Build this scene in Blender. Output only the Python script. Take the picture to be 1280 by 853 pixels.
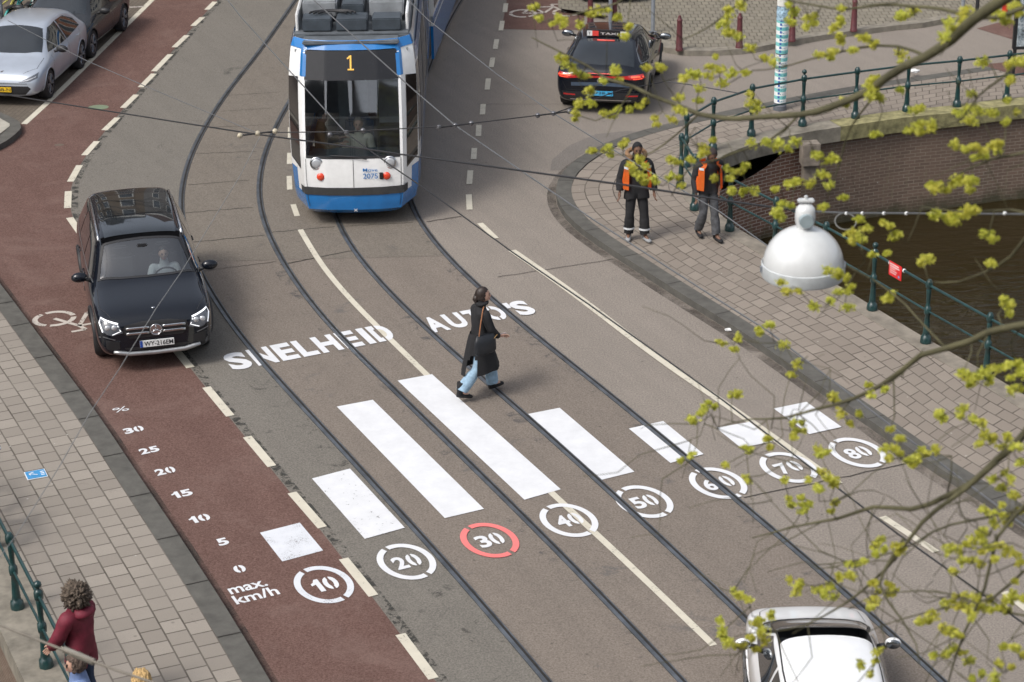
import bpy, bmesh, math, random
from mathutils import Vector, Matrix, geometry, noise
from mathutils.bvhtree import BVHTree
random.seed(7)
PI=math.pi; R=math.radians
scene=bpy.context.scene
COL=scene.collection
for o in list(bpy.data.objects): bpy.data.objects.remove(o)
# ---------------------------------------------------------------- camera
CF=2836.0; TH=R(23.597); RO=R(-.8086); CH=14.3126
FW=Vector((0,math.cos(TH),-math.sin(TH))); UP0=Vector((0,math.sin(TH),math.cos(TH))); RT0=Vector((1,0,0))
RT=RT0*math.cos(RO)+UP0*math.sin(RO); UP=-RT0*math.sin(RO)+UP0*math.cos(RO)
cd=bpy.data.cameras.new('camera'); cam=bpy.data.objects.new('camera',cd); COL.objects.link(cam)
M3=Matrix((RT,UP,-FW)).transposed(); cam.matrix_world=Matrix.Translation((0,0,CH))@M3.to_4x4()
cd.sensor_width=36; cd.lens=CF/1280*36; cd.clip_start=.1; cd.clip_end=800
cd.dof.use_dof=True; cd.dof.focus_distance=33; cd.dof.aperture_fstop=2.9
scene.camera=cam
# ---------------------------------------------------------------- sky, sun, exposure
SUN_EL,SUN_AZ=R(52),R(-128)      # azimuth measured clockwise from +Y (away from the camera) towards +X
w=bpy.data.worlds.new('World'); scene.world=w; w.use_nodes=True
nt=w.node_tree; nt.nodes.clear()
sky=nt.nodes.new('ShaderNodeTexSky'); sky.sky_type='NISHITA'; sky.sun_disc=False
sky.sun_elevation=SUN_EL; sky.sun_rotation=SUN_AZ; sky.air_density=1.0; sky.dust_density=4.0; sky.ozone_density=1.0
hs=nt.nodes.new('ShaderNodeHueSaturation'); hs.inputs['Saturation'].default_value=.42
bg=nt.nodes.new('ShaderNodeBackground'); bg.inputs['Strength'].default_value=.15
wo=nt.nodes.new('ShaderNodeOutputWorld')
nt.links.new(sky.outputs[0],hs.inputs['Color']); nt.links.new(hs.outputs[0],bg.inputs['Color']); nt.links.new(bg.outputs[0],wo.inputs[0])
sl=bpy.data.lights.new('sun','SUN'); sl.energy=1.3; sl.angle=R(15); sl.color=(1,.955,.89)
so=bpy.data.objects.new('sun',sl); COL.objects.link(so)
sd=Vector((math.sin(SUN_AZ)*math.cos(SUN_EL),math.cos(SUN_AZ)*math.cos(SUN_EL),math.sin(SUN_EL)))
so.rotation_euler=sd.to_track_quat('Z','Y').to_euler(); so.location=(-10,-5,40)
scene.view_settings.view_transform='Standard'; scene.view_settings.look='None'
scene.view_settings.gamma=1; scene.view_settings.exposure=.43
scene.render.engine='CYCLES'
# ---------------------------------------------------------------- photograph plan -> ground coordinates
def ray(x,y): return FW*CF+RT*(x-640)-UP*(y-426.5)
def G(x,y,z=0.0):
    d=ray(x,y); t=(z-CH)/d.z; return Vector((d.x*t,d.y*t,z))
def Pd(x,y,dist):
    d=ray(x,y).normalized(); return Vector((0,0,CH))+d*dist
def Gs(pts,z=0.0): return [G(x,y,z) for x,y in pts]
# ---------------------------------------------------------------- materials
MATS={}
class NT:
    def __init__(s,name):
        s.m=bpy.data.materials.new(name); s.m.use_nodes=True; s.t=s.m.node_tree; s.b=s.t.nodes['Principled BSDF']; s.o=s.t.nodes['Material Output']
    def n(s,typ,**k):
        nd=s.t.nodes.new('ShaderNode'+typ)
        for a,v in k.items(): setattr(nd,a,v)
        return nd
    def l(s,a,b): s.t.links.new(a,b)
    def co(s,kind='Object',scale=None,rot=0):
        tc=s.n('TexCoord'); o=tc.outputs[kind]
        if scale or rot:
            mp=s.n('Mapping'); s.l(o,mp.inputs[0])
            if scale: mp.inputs['Scale'].default_value=scale if hasattr(scale,'__len__') else (scale,)*3
            mp.inputs['Rotation'].default_value=(0,0,rot); o=mp.outputs[0]
        return o
    def noise(s,co,scale,detail=3,rough=.6,dist=0):
        x=s.n('TexNoise'); x.inputs['Scale'].default_value=scale; x.inputs['Detail'].default_value=detail; x.inputs['Roughness'].default_value=rough; x.inputs['Distortion'].default_value=dist
        s.l(co,x.inputs['Vector']); return x.outputs['Fac']
    def ramp(s,fac,stops):
        r=s.n('ValToRGB'); e=r.color_ramp.elements
        while len(e)<len(stops): e.new(.5)
        for k,(p,c) in enumerate(stops):
            e[k].position=p; e[k].color=(c,c,c,1) if not hasattr(c,'__len__') else (*c,1)
        s.l(fac,r.inputs[0]); return r.outputs[0]
    def mix(s,fac,a,b,mode='MIX'):
        x=s.n('Mix',data_type='RGBA',blend_type=mode)
        for i,v in ((0,fac),(6,a),(7,b)):
            if hasattr(v,'is_linked') or hasattr(v,'links'): s.l(v,x.inputs[i])
            elif i==0: x.inputs[0].default_value=v
            else: x.inputs[i].default_value=(*v,1)
        return x.outputs[2]
    def math(s,op,a,b=0):
        x=s.n('Math',operation=op)
        for i,v in ((0,a),(1,b)):
            if hasattr(v,'links'): s.l(v,x.inputs[i])
            else: x.inputs[i].default_value=v
        return x.outputs[0]
    def bump(s,h,strength=.3,dist=.01):
        b=s.n('Bump'); b.inputs['Strength'].default_value=strength; b.inputs['Distance'].default_value=dist; s.l(h,b.inputs['Height']); s.l(b.outputs[0],s.b.inputs['Normal'])
    def alpha(s,fac):
        tr=s.n('BsdfTransparent'); mx=s.n('MixShader'); s.l(fac,mx.inputs[0]); s.l(tr.outputs[0],mx.inputs[1]); s.l(s.b.outputs[0],mx.inputs[2]); s.l(mx.outputs[0],s.o.inputs[0])
def mul(c,k): return tuple(min(1,v*k) for v in c)
def plain(name,col,rough=.6,metal=0,var=.12,scale=9,coat=0,bump=0,spec=.5):
    if name in MATS: return MATS[name]
    t=NT(name); co=t.co(); n=t.noise(co,scale,4)
    c=t.mix(t.ramp(n,[(.3,0),(.7,1)]),mul(col,1-var),mul(col,1+var)); t.l(c,t.b.inputs['Base Color'])
    t.b.inputs['Roughness'].default_value=rough; t.b.inputs['Metallic'].default_value=metal
    t.b.inputs['Coat Weight'].default_value=coat; t.b.inputs['Coat Roughness'].default_value=.03; t.b.inputs['Specular IOR Level'].default_value=spec
    if bump: t.bump(t.noise(co,scale*6,3),bump,.01)
    MATS[name]=t.m; return t.m
def asphalt(name,col,patch,speck,stain=None,red=False,cell=1.0):
    t=NT(name); co=t.co()
    big=t.noise(co,.35,4,.65,.4); mid=t.noise(co,2.2,5,.7); fine=t.noise(co,38,3,.85)
    c=t.mix(t.ramp(big,[(.35,0),(.65,1)]),col,patch)
    c=t.mix(t.ramp(mid,[(.3,0),(.75,1)]),c,mul(patch,1.13))
    c2=t.mix(t.ramp(fine,[(.36,0),(.50,.5),(.66,1)]),mul(col,.55),mul(speck,1.35)); c=t.mix(.50,c,c2)
    vo=t.n('TexVoronoi'); vo.inputs['Scale'].default_value=28; t.l(co,vo.inputs['Vector'])
    c=t.mix(t.ramp(vo.outputs['Distance'],[(.0,.75),(.085,0)]),c,mul(speck,1.9))
    vo2=t.n('TexVoronoi'); vo2.inputs['Scale'].default_value=2.3; t.l(co,vo2.inputs['Vector'])
    c=t.mix(t.ramp(vo2.outputs['Distance'],[(.015,.75),(.06,0)]),c,mul(col,.4))
    # long dirt streaks along the driving direction and darker oily wheel wear
    vr=t.n('VectorRotate',rotation_type='Z_AXIS'); vr.inputs['Angle'].default_value=R(64.6); t.l(co,vr.inputs['Vector']); mpp=t.n('Mapping'); mpp.inputs['Scale'].default_value=(.16,1.8,1); t.l(vr.outputs[0],mpp.inputs[0]); st=t.noise(mpp.outputs[0],1.6,4,.6); c=t.mix(t.ramp(st,[(.34,.16),(.62,0)]),c,mul(col,.66))
    if stain:
        s1=t.noise(co,1.1,7,.75,.9); c=t.mix(t.ramp(s1,[(.60,0),(.72,.8)]),c,stain)
    if red:
        d1=t.noise(co,.8,6,.72,.6); c=t.mix(t.ramp(d1,[(.50,0),(.70,.5)]),c,(.20,.135,.115))
    cr=t.n('TexVoronoi',feature='DISTANCE_TO_EDGE'); cr.inputs['Scale'].default_value=.33; mp=t.n('Mapping')
    nz=t.n('TexNoise'); nz.inputs['Scale'].default_value=1.7; nz.inputs['Detail'].default_value=5; t.l(co,nz.inputs['Vector'])
    wr=t.n('Mix',data_type='RGBA',blend_type='LINEAR_LIGHT'); wr.inputs[0].default_value=.28; t.l(co,wr.inputs[6]); t.l(nz.outputs['Color'],wr.inputs[7]); t.l(wr.outputs[2],cr.inputs['Vector'])
    c=t.mix(t.ramp(cr.outputs['Distance'],[(.0,.16),(.004,0)]),c,mul(col,.4))
    t.l(c,t.b.inputs['Base Color']); t.b.inputs['Roughness'].default_value=.86; t.b.inputs['Specular IOR Level'].default_value=.25
    t.bump(fine,.35,.006); MATS[name]=t.m; return t.m
def tiles(name,c1,c2,mortar,bw,rh,off=.5,ms=.012,uv=True,rot=0,dirt=(.10,.09,.075),damp=False):
    t=NT(name); co=t.co('UV' if uv else 'Object',None if uv else (1,1,1),rot); oc=t.co()
    b=t.n('TexBrick'); b.offset=off; b.inputs['Scale'].default_value=1; b.inputs['Brick Width'].default_value=bw; b.inputs['Row Height'].default_value=rh
    b.inputs['Mortar Size'].default_value=ms; b.inputs['Mortar Smooth'].default_value=.25; b.inputs['Bias'].default_value=0
    b.inputs['Color1'].default_value=(*c1,1); b.inputs['Color2'].default_value=(*c2,1); b.inputs['Mortar'].default_value=(*mortar,1); t.l(co,b.inputs['Vector'])
    n=t.noise(oc,.7,5,.7,.5); c=t.mix(t.ramp(n,[(.35,.55),(.62,0)]),b.outputs['Color'],mul(c1,.78))
    f=t.noise(oc,60,3,.8); c=t.mix(t.ramp(f,[(.35,.35),(.65,0)]),c,mul(c1,.62))
    s1=t.noise(oc,1.4,6,.75,1.2); c=t.mix(t.ramp(s1,[(.64,0),(.76,.6)]),c,dirt)
    vo=t.n('TexVoronoi'); vo.inputs['Scale'].default_value=3.1; t.l(oc,vo.inputs['Vector']); c=t.mix(t.ramp(vo.outputs['Distance'],[(.03,.6),(.055,0)]),c,(.5,.49,.45))
    vo3=t.n('TexVoronoi'); vo3.inputs['Scale'].default_value=2.3; t.l(oc,vo3.inputs['Vector']); c=t.mix(t.ramp(vo3.outputs['Distance'],[(.03,.7),(.075,0)]),c,mul(c1,.45))
    if damp:
        sz=t.n('SeparateXYZ'); t.l(oc,sz.inputs[0]); dz=t.math('ADD',sz.outputs[2],t.math('MULTIPLY',t.noise(oc,1.8,6,.8),.9)); c=t.mix(t.ramp(t.math('MULTIPLY',t.math('ADD',dz,1.95),.9),[(.40,.85),(.70,0)]),c,(.055,.055,.032))
        lk=t.noise(t.co('Object',(2.2,2.2,.25)),1.5,5,.8); c=t.mix(t.ramp(lk,[(.56,0),(.70,.45)]),c,(.20,.19,.12))
    t.l(c,t.b.inputs['Base Color']); t.b.inputs['Roughness'].default_value=.88; t.b.inputs['Specular IOR Level'].default_value=.2
    h=t.math('ADD',t.math('MULTIPLY',b.outputs['Fac'],-1.0),t.math('MULTIPLY',f,.15)); t.bump(h,.5,.008)
    MATS[name]=t.m; return t.m
def paint(name,col,wear=.25,fine=60,edge=.5):
    t=NT(name); co=t.co(); n=t.noise(co,fine,3,.8); n2=t.noise(co,3,5,.7)
    c=t.mix(t.ramp(n2,[(.3,0),(.7,1)]),mul(col,.86),col); t.l(c,t.b.inputs['Base Color']); t.b.inputs['Roughness'].default_value=.75
    s=t.math('ADD',t.math('MULTIPLY',n,.6),t.math('MULTIPLY',n2,.4))
    t.alpha(t.ramp(s,[(.22+wear*.45,0),(.28+wear*.45,1)])); MATS[name]=t.m; return t.m
ASPH=asphalt('asphalt_tan',(.190,.169,.148),(.215,.189,.165),(.30,.262,.225))
ASPH_L=asphalt('asphalt_grey',(.135,.125,.110),(.152,.139,.121),(.215,.198,.172),(.052,.050,.046))
BED=asphalt('track_concrete',(.150,.129,.110),(.178,.149,.125),(.235,.202,.172),(.098,.096,.096))
BED2=asphalt('track_concrete_grey',(.145,.128,.108),(.158,.136,.114),(.21,.185,.155),(.085,.083,.080))
REDA=asphalt('red_asphalt',(.094,.047,.038),(.122,.066,.054),(.18,.118,.10),red=True)
TILE_L=tiles('paving_left',(.330,.296,.256),(.245,.218,.188),(.075,.064,.052),.298,.278)
TILE_R=tiles('paving_right',(.298,.258,.218),(.222,.190,.160),(.065,.055,.045),.31,.265)
PLAZA=tiles('plaza_setts',(.27,.245,.195),(.205,.185,.15),(.075,.068,.055),.17,.27,uv=False,ms=.014)
PARK=tiles('parking_setts',(.165,.138,.112),(.132,.112,.09),(.07,.06,.05),.2,.1,uv=False,rot=R(100),ms=.006)
STONE=plain('kerb_stone',(.092,.088,.078),.85,var=.22,scale=5,bump=.3)
STONE2=plain('coping_stone',(.205,.185,.150),.88,var=.35,scale=4,bump=.3)
MOSS=plain('mossy_coping',(.235,.215,.105),.9,var=.45,scale=6,bump=.3)
STEEL=plain('rail_steel',(.15,.165,.185),.42,.65,var=.35,scale=3)
GROOVE=plain('rail_groove',(.018,.016,.014),.8,var=.4)
SEAL=plain('rail_seal',(.058,.056,.055),.75,var=.5,scale=3)
WHITE=paint('marking_white',(.71,.72,.74),.15)
WHITE_W=paint('marking_white_worn',(.66,.68,.72),.33,55)
WHITE_O=paint('marking_cream',(.60,.56,.46),.30,30)
WHITE_B=paint('marking_old_white',(.52,.47,.42),.36,25)
WHITE_M=paint('marking_white_scuffed',(.70,.71,.73),.31,14)
PINK=paint('marking_red',(.80,.20,.19),.12)
WATER=None
t=NT('canal_water'); co=t.co(); t.b.inputs['Base Color'].default_value=(.022,.016,.006,1); t.b.inputs['Roughness'].default_value=.04; t.b.inputs['IOR'].default_value=1.33
h=t.noise(t.co('Object',(1,2.6,1),.3),1.6,3,.5,.6); h2=t.noise(co,7,2,.5); t.bump(t.math('ADD',h,t.math('MULTIPLY',h2,.12)),.35,.10); WATER=t.m
# ---------------------------------------------------------------- mesh helpers
def obj(name,bm,m,parent=None,smooth=False,angle=None):
    me=bpy.data.meshes.new(name); bmesh.ops.recalc_face_normals(bm,faces=bm.faces[:]); bm.to_mesh(me); bm.free()
    if m: me.materials.append(m)
    if smooth:
        me.polygons.foreach_set('use_smooth',[True]*len(me.polygons))
        if angle: me.set_sharp_from_angle(angle=R(angle))
    o=bpy.data.objects.new(name,me); COL.objects.link(o)
    if parent: o.parent=parent
    return o
def tag(o,label=None,cat=None,group=None,kind=None):
    if label: o['label']=label
    if cat: o['category']=cat
    if group: o['group']=group
    if kind: o['kind']=kind
    return o
def thing(name,label,cat,loc=(0,0,0),rz=0,group=None):
    o=bpy.data.objects.new(name,None); COL.objects.link(o); o.location=loc; o.rotation_euler=(0,0,rz); o.empty_display_size=.2
    return tag(o,label,cat,group)
def struct(name,bm,m,smooth=False): return tag(obj(name,bm,m,smooth=smooth),kind='structure')
def copy_tree(o,parent=None):
    c=o.copy(); COL.objects.link(c)
    if parent: c.parent=parent
    for ch in [x for x in bpy.data.objects if x.parent==o]: copy_tree(ch,c)
    return c
def fill(bm,pts,z=None):
    pts=[Vector((p[0],p[1],p[2] if len(p)>2 else 0)) for p in pts]
    if z is not None:
        for p in pts: p.z=z
    vs=[bm.verts.new(p) for p in pts]
    for tr in geometry.tessellate_polygon([pts]): 
        try: bm.faces.new([vs[i] for i in tr])
        except ValueError: pass
def sheet(name,pts,m,z): bm=bmesh.new(); fill(bm,pts,z); return struct(name,bm,m)
def smoothline(P,step=.3):
    P=[Vector(p) for p in P]; out=[]
    n=len(P)
    for i in range(n-1):
        p0=P[max(0,i-1)]; p1=P[i]; p2=P[i+1]; p3=P[min(n-1,i+2)]
        k=max(1,int((p2-p1).length/step))
        for j in range(k):
            t=j/k; out.append(.5*((2*p1)+(p2-p0)*t+(2*p0-5*p1+4*p2-p3)*t*t+(-p0+3*p1-3*p2+p3)*t**3))
    out.append(P[-1]); return out
def ext(P,a=0,b=0):
    P=[Vector(p) for p in P]
    if a:
        d=(P[0]-P[1]).normalized(); P=[P[0]+d*a*k/8 for k in range(8,0,-1)]+P
    if b:
        d=(P[-1]-P[-2]).normalized(); P=P+[P[-1]+d*b*k/8 for k in range(1,9)]
    return P
def relax(P,n=12):
    P=[Vector(p) for p in P]
    for _ in range(n): P=[P[0]]+[(P[i-1]+P[i]*2+P[i+1])/4 for i in range(1,len(P)-1)]+[P[-1]]
    return P
def normals2(P):
    N=[]
    for i in range(len(P)):
        d=P[min(i+1,len(P)-1)]-P[max(i-1,0)]; d.z=0; d.normalize(); N.append(Vector((-d.y,d.x,0)))
    return N
def offs(P,d): return [p+n*d for p,n in zip(P,normals2(P))]
def ribbon(bm,P,w,z,off=0,h=None):
    """flat band (or a low solid when h is given) of width w along P"""
    A=offs(P,off-w/2); B=offs(P,off+w/2)
    va=[bm.verts.new((p.x,p.y,z)) for p in A]; vb=[bm.verts.new((p.x,p.y,z)) for p in B]
    for i in range(len(P)-1): bm.faces.new((va[i],va[i+1],vb[i+1],vb[i]))
    if h:
        ca=[bm.verts.new((p.x,p.y,z-h)) for p in A]; cb=[bm.verts.new((p.x,p.y,z-h)) for p in B]
        for i in range(len(P)-1):
            bm.faces.new((ca[i],ca[i+1],va[i+1],va[i])); bm.faces.new((vb[i],vb[i+1],cb[i+1],cb[i]))
        bm.faces.new((va[0],vb[0],cb[0],ca[0])); bm.faces.new((va[-1],ca[-1],cb[-1],vb[-1]))
def strip_uv(name,A,B,m,z,swap=False):
    bm=bmesh.new(); uv=bm.loops.layers.uv.new(); s=0; rows=[]
    for i,(a,b) in enumerate(zip(A,B)):
        if i: s+=((a-A[i-1]).length+(b-B[i-1]).length)/2
        n=6; wd=(b-a).length; row=[]
        for k in range(n+1):
            p=a.lerp(b,k/n); row.append((bm.verts.new((p.x,p.y,z)),s,wd*k/n))
        rows.append(row)
    for r0,r1 in zip(rows[:-1],rows[1:]):
        for k in range(len(r0)-1):
            q=(r0[k],r1[k],r1[k+1],r0[k+1]); f=bm.faces.new([x[0] for x in q])
            for lp,x in zip(f.loops,q): lp[uv].uv=(x[1],x[2])
    return struct(name,bm,m)
def resample(P,n):
    L=[0]
    for a,b in zip(P[:-1],P[1:]): L.append(L[-1]+(b-a).length)
    out=[]; j=0
    for k in range(n):
        s=L[-1]*k/(n-1)
        while j<len(P)-2 and L[j+1]<s: j+=1
        t=(s-L[j])/max(1e-6,L[j+1]-L[j]); out.append(P[j].lerp(P[j+1],min(1,t)))
    return out
def box(bm,c,s,rz=0,bev=0):
    r=bmesh.ops.create_cube(bm,size=1); vs=r['verts']
    bmesh.ops.scale(bm,vec=s,verts=vs)
    if bev: 
        es=list({e for v in vs for e in v.link_edges}); rr=bmesh.ops.bevel(bm,geom=es,offset=bev,segments=2,affect='EDGES'); vs=list({v for f in rr['faces'] for v in f.verts}|{v for v in vs if v.is_valid})
    if rz: bmesh.ops.rotate(bm,cent=(0,0,0),matrix=Matrix.Rotation(rz,3,'Z'),verts=vs)
    bmesh.ops.translate(bm,vec=c,verts=vs); return vs
def tube(bm,P,r,seg=8,cap=True,flat=None):
    P=[Vector(p) for p in P]; n=len(P); rr=r if hasattr(r,'__len__') else [r]*n
    T=[(P[min(i+1,n-1)]-P[max(i-1,0)]).normalized() for i in range(n)]
    u=T[0].orthogonal().normalized() if flat is None else Vector(flat[0]); rings=[]
    for i in range(n):
        u=(u-T[i]*u.dot(T[i])).normalized(); v=T[i].cross(u)
        ri=rr[i] if hasattr(rr[i],'__len__') else (rr[i],rr[i])
        rings.append([bm.verts.new(P[i]+u*math.cos(2*PI*k/seg)*ri[0]+v*math.sin(2*PI*k/seg)*ri[1]) for k in range(seg)])
    for a,b in zip(rings[:-1],rings[1:]):
        for k in range(seg): bm.faces.new((a[k],a[(k+1)%seg],b[(k+1)%seg],b[k]))
    if cap: bm.faces.new(rings[0][::-1]); bm.faces.new(rings[-1])
def lathe(bm,prof,seg=20,c=(0,0,0),axis='Z'):
    rings=[]
    def tr(x,y,z):
        if axis=='Z': v=(x,y,z)
        elif axis=='Y': v=(x,z,y)
        else: v=(z,x,y)
        return (v[0]+c[0],v[1]+c[1],v[2]+c[2])
    for r,z in prof:
        if r<1e-5: rings.append([bm.verts.new(tr(0,0,z))])
        else: rings.append([bm.verts.new(tr(r*math.cos(2*PI*k/seg),r*math.sin(2*PI*k/seg),z)) for k in range(seg)])
    for a,b in zip(rings[:-1],rings[1:]):
        for k in range(seg):
            k2=(k+1)%seg
            if len(a)==1 and len(b)==1: continue
            if len(a)==1: bm.faces.new((a[0],b[k2],b[k]))
            elif len(b)==1: bm.faces.new((a[k],a[k2],b[0]))
            else: bm.faces.new((a[k],a[k2],b[k2],b[k]))
def prism(bm,poly,y0,y1,tr=lambda a,b,h:(a,b,h)):
    pts=[Vector((a,b,0)) for a,b in poly]
    v0=[bm.verts.new(tr(p.x,p.y,y0)) for p in pts]; v1=[bm.verts.new(tr(p.x,p.y,y1)) for p in pts]
    for t3 in geometry.tessellate_polygon([pts]):
        bm.faces.new([v0[i] for i in t3]); bm.faces.new([v1[i] for i in t3[::-1]])
    n=len(pts)
    for i in range(n): bm.faces.new((v0[i],v0[(i+1)%n],v1[(i+1)%n],v1[i]))
def bake(o):
    """evaluate modifiers into plain mesh"""
    dg=bpy.context.evaluated_depsgraph_get(); dg.update(); me=bpy.data.meshes.new_from_object(o.evaluated_get(dg),depsgraph=dg)
    me.name=o.name; o.modifiers.clear(); o.data=me; return o
def textmesh(s,offset=0,spacing=1.0):
    cu=bpy.data.curves.new('t','FONT'); cu.body=s; cu.size=1; cu.offset=offset; cu.space_character=spacing; cu.resolution_u=4
    o=bpy.data.objects.new('t',cu); COL.objects.link(o); dg=bpy.context.evaluated_depsgraph_get(); dg.update()
    me=bpy.data.meshes.new_from_object(o.evaluated_get(dg),depsgraph=dg); bpy.data.objects.remove(o); bpy.data.curves.remove(cu)
    xs=[v.co.x for v in me.vertices]; ys=[v.co.y for v in me.vertices]
    x0,x1,y0,y1=min(xs),max(xs),min(ys),max(ys)
    for v in me.vertices: v.co.x=(v.co.x-x0)/(x1-x0); v.co.y=(v.co.y-y0)/(y1-y0); v.co.z=0
    return me
def digits(bm,s,O,U,V,offset=.03,cut=.0):
    """digits set one by one; a 1 gets its flag, a 0 its two stencil gaps"""
    O=Vector(O);U=Vector(U);V=Vector(V); n=len(s)
    wid=[.72 if c=='1' else 1.0 for c in s]; gap=.10; tot=sum(wid)+gap*(n-1); x=0
    for c,w_ in zip(s,wid):
        o=O+U*(x/tot); u=U*(w_/tot)
        if c=='1':
            pl=[(.42,0),(.92,0),(.92,1),(.52,1),(.30,.80),(.0,.72),(.0,.55),(.42,.62)]; vs=[bm.verts.new(o+u*a+V*b) for a,b in pl]
            for t3 in geometry.tessellate_polygon([[Vector((a,b,0)) for a,b in pl]]): bm.faces.new([vs[i] for i in t3])
        else: glyph(bm,c,o,u,V,offset,cuts=((.5,.08),) if c=='0' and cut else ())
        x+=w_+gap
def glyph(bm,s,O,U,V,offset=.0,spacing=1.0,cuts=(),extr=0):
    """text filling the parallelogram O, O+U, O+V; cuts = stencil gaps (centre, half width) along U"""
    me=textmesh(s,offset,spacing); b2=bmesh.new(); b2.from_mesh(me); bpy.data.meshes.remove(me)
    for c,hw in cuts:
        for sgn in (-1,1):
            bmesh.ops.bisect_plane(b2,geom=b2.verts[:]+b2.edges[:]+b2.faces[:],plane_co=(c+sgn*hw,0,0),plane_no=(1,0,0))
        bmesh.ops.delete(b2,geom=[f for f in b2.faces if abs(f.calc_center_median().x-c)<hw],context='FACES')
    O=Vector(O);U=Vector(U);V=Vector(V); N=U.cross(V).normalized()
    mp={}
    for v in b2.verts: mp[v]=bm.verts.new(O+U*v.co.x+V*v.co.y)
    fs=[]
    for f in b2.faces:
        try: fs.append(bm.faces.new([mp[v] for v in f.verts]))
        except ValueError: pass
    b2.free()
    if extr:
        r=bmesh.ops.extrude_face_region(bm,geom=fs); bmesh.ops.translate(bm,vec=N*extr,verts=[x for x in r['geom'] if isinstance(x,bmesh.types.BMVert)])
# ================================================================ SETTING
U=Vector((math.cos(R(25.6)),math.sin(R(25.6)),0)); V=Vector((-math.sin(R(25.6)),math.cos(R(25.6)),0))   # across / along the street
ZS=.12
# --- kerb and pavement lines
LK=ext(Gs([(5,370),(19,385),(40,415),(67.5,452),(100,495),(127,532),(155,575),(190,627),(225,680),(272,752),(290,780),(333,853)]),0,14)
LK=[Vector((-12.0,45.4,0)),Vector((-11.3,42.6,0)),Vector((-10.1,38.6,0)),Vector((-9.0,36.2,0))]+LK
LK=relax(smoothline(LK,.4),5)
RKpx=[(1280,660),(1245,635),(1193,611),(1086,534),(980,461),(960,445),(920,417),(890,400),(852,377),(815,352),(780,330),(745,307),(715,287),(697,267),(690,245),(694,225),(706,209),(728,196),(755,184),(800,169),(860,156),(950,137),(1040,119),(1139,104),(1225,91),(1280,84)]
RK=relax(smoothline(ext(Gs(RKpx),14,12),.4),6)
RA=offs(RK,-.26)         # inner edge of the right kerb
# canal edge on the right
Bpx=[(1280,494),(1230,464),(1175,434),(1100,389),(1052,360),(985,322),(952,303),(922,286),(893,262),(876,245),(870,232),(872,218),(883,204),(905,190),(940,178),(1003,164),(1069,154),(1133,145),(1196,139),(1258,131),(1290,128)]
RBc=ext([G(x,y,ZS) for x,y in Bpx],16,12)
RB=smoothline(RBc,.35)
pairs=[((1280,650),(1430,585)),((1208,605),(1340,530)),((1111,534),(1230,464)),((995,455),(1135,410)),((922,402),(1052,360)),((830,345),(930,291)),((780,315),(912,278)),((740,292),(893,262)),((715,268),(876,245)),((707,250),(870,232)),((706,232),(870,225)),((716,214),(872,218)),((748,195),(877,210)),((790,179),(885,202)),((840,166),(905,190)),((900,150),(940,178)),((1040,121),(1069,154)),((1139,107),(1133,145)),((1225,94),(1210,137)),((1280,86),(1290,128))]
PA=smoothline(ext([G(a[0],a[1],ZS) for a,b in pairs],15,12),.5); PB0=ext([G(b[0],b[1],ZS) for a,b in pairs],15,12)
def lockstep(KA,KB,step=.4):
    A=[];B=[]
    for i in range(len(KA)-1):
        k=max(2,int(max((KA[i+1]-KA[i]).length,(KB[i+1]-KB[i]).length)/step))
        for j in range(k): A.append((i,j/k))
    A.append((len(KA)-2,1.0))
    def cr(P,i,t):
        p0=P[max(0,i-1)];p1=P[i];p2=P[i+1];p3=P[min(len(P)-1,i+2)]
        return .5*((2*p1)+(p2-p0)*t+(2*p0-5*p1+4*p2-p3)*t*t+(-p0+3*p1-3*p2+p3)*t**3)
    return [cr(KA,i,t) for i,t in A],[cr(KB,i,t) for i,t in A]
PA,PB=lockstep(ext([G(a[0],a[1],ZS) for a,b in pairs],15,12),PB0)
RAI=offs(RK,-.25)
PA=[min(RAI,key=lambda q:(q.x-a.x)**2+(q.y-a.y)**2) for a in PA]
PA=relax(PA,3)
# --- street sheet (with the canals left open)
bot=-14
Lc=[G(95,905,ZS),G(35,853,ZS),G(0,779,ZS)]; Lc=[Lc[0]+(Lc[1]-Lc[2]).normalized()*10,Lc[1],Lc[2],Lc[2]+(Lc[2]-Lc[1]).normalized()*9]
outer=[Vector((60,bot,0)),Vector((RBc[0].x,RBc[0].y,0))]+[Vector((p.x,p.y,0)) for p in RB]+[Vector((90,RBc[-1].y+4,0)),Vector((90,180,0)),Vector((-90,180,0)),Vector((-90,36,0))]
street=[Vector((p.x,p.y,0)) for p in RB]+[Vector((120,RBc[-1].y+10,0)),Vector((120,260,0)),Vector((-120,260,0)),Vector((-120,Lc[3].y+2,0)),Vector((Lc[3].x,Lc[3].y,0)),Vector((Lc[2].x,Lc[2].y,0)),Vector((Lc[1].x,Lc[1].y,0)),Vector((Lc[0].x,Lc[0].y,0)),Vector((Lc[0].x,-16,0)),Vector((RBc[0].x,-16,0))]
sheet('road',street,ASPH,0)
bm=bmesh.new(); fill(bm,[(-150,-60),(260,-60),(260,300),(-150,300)],-3.4); struct('terrain',bm,plain('canal_mud',(.05,.04,.03),.9))
bm=bmesh.new(); fill(bm,[(-140,-40),(200,-40),(200,280),(-140,280)],-1.95); struct('water',bm,WATER)
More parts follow.
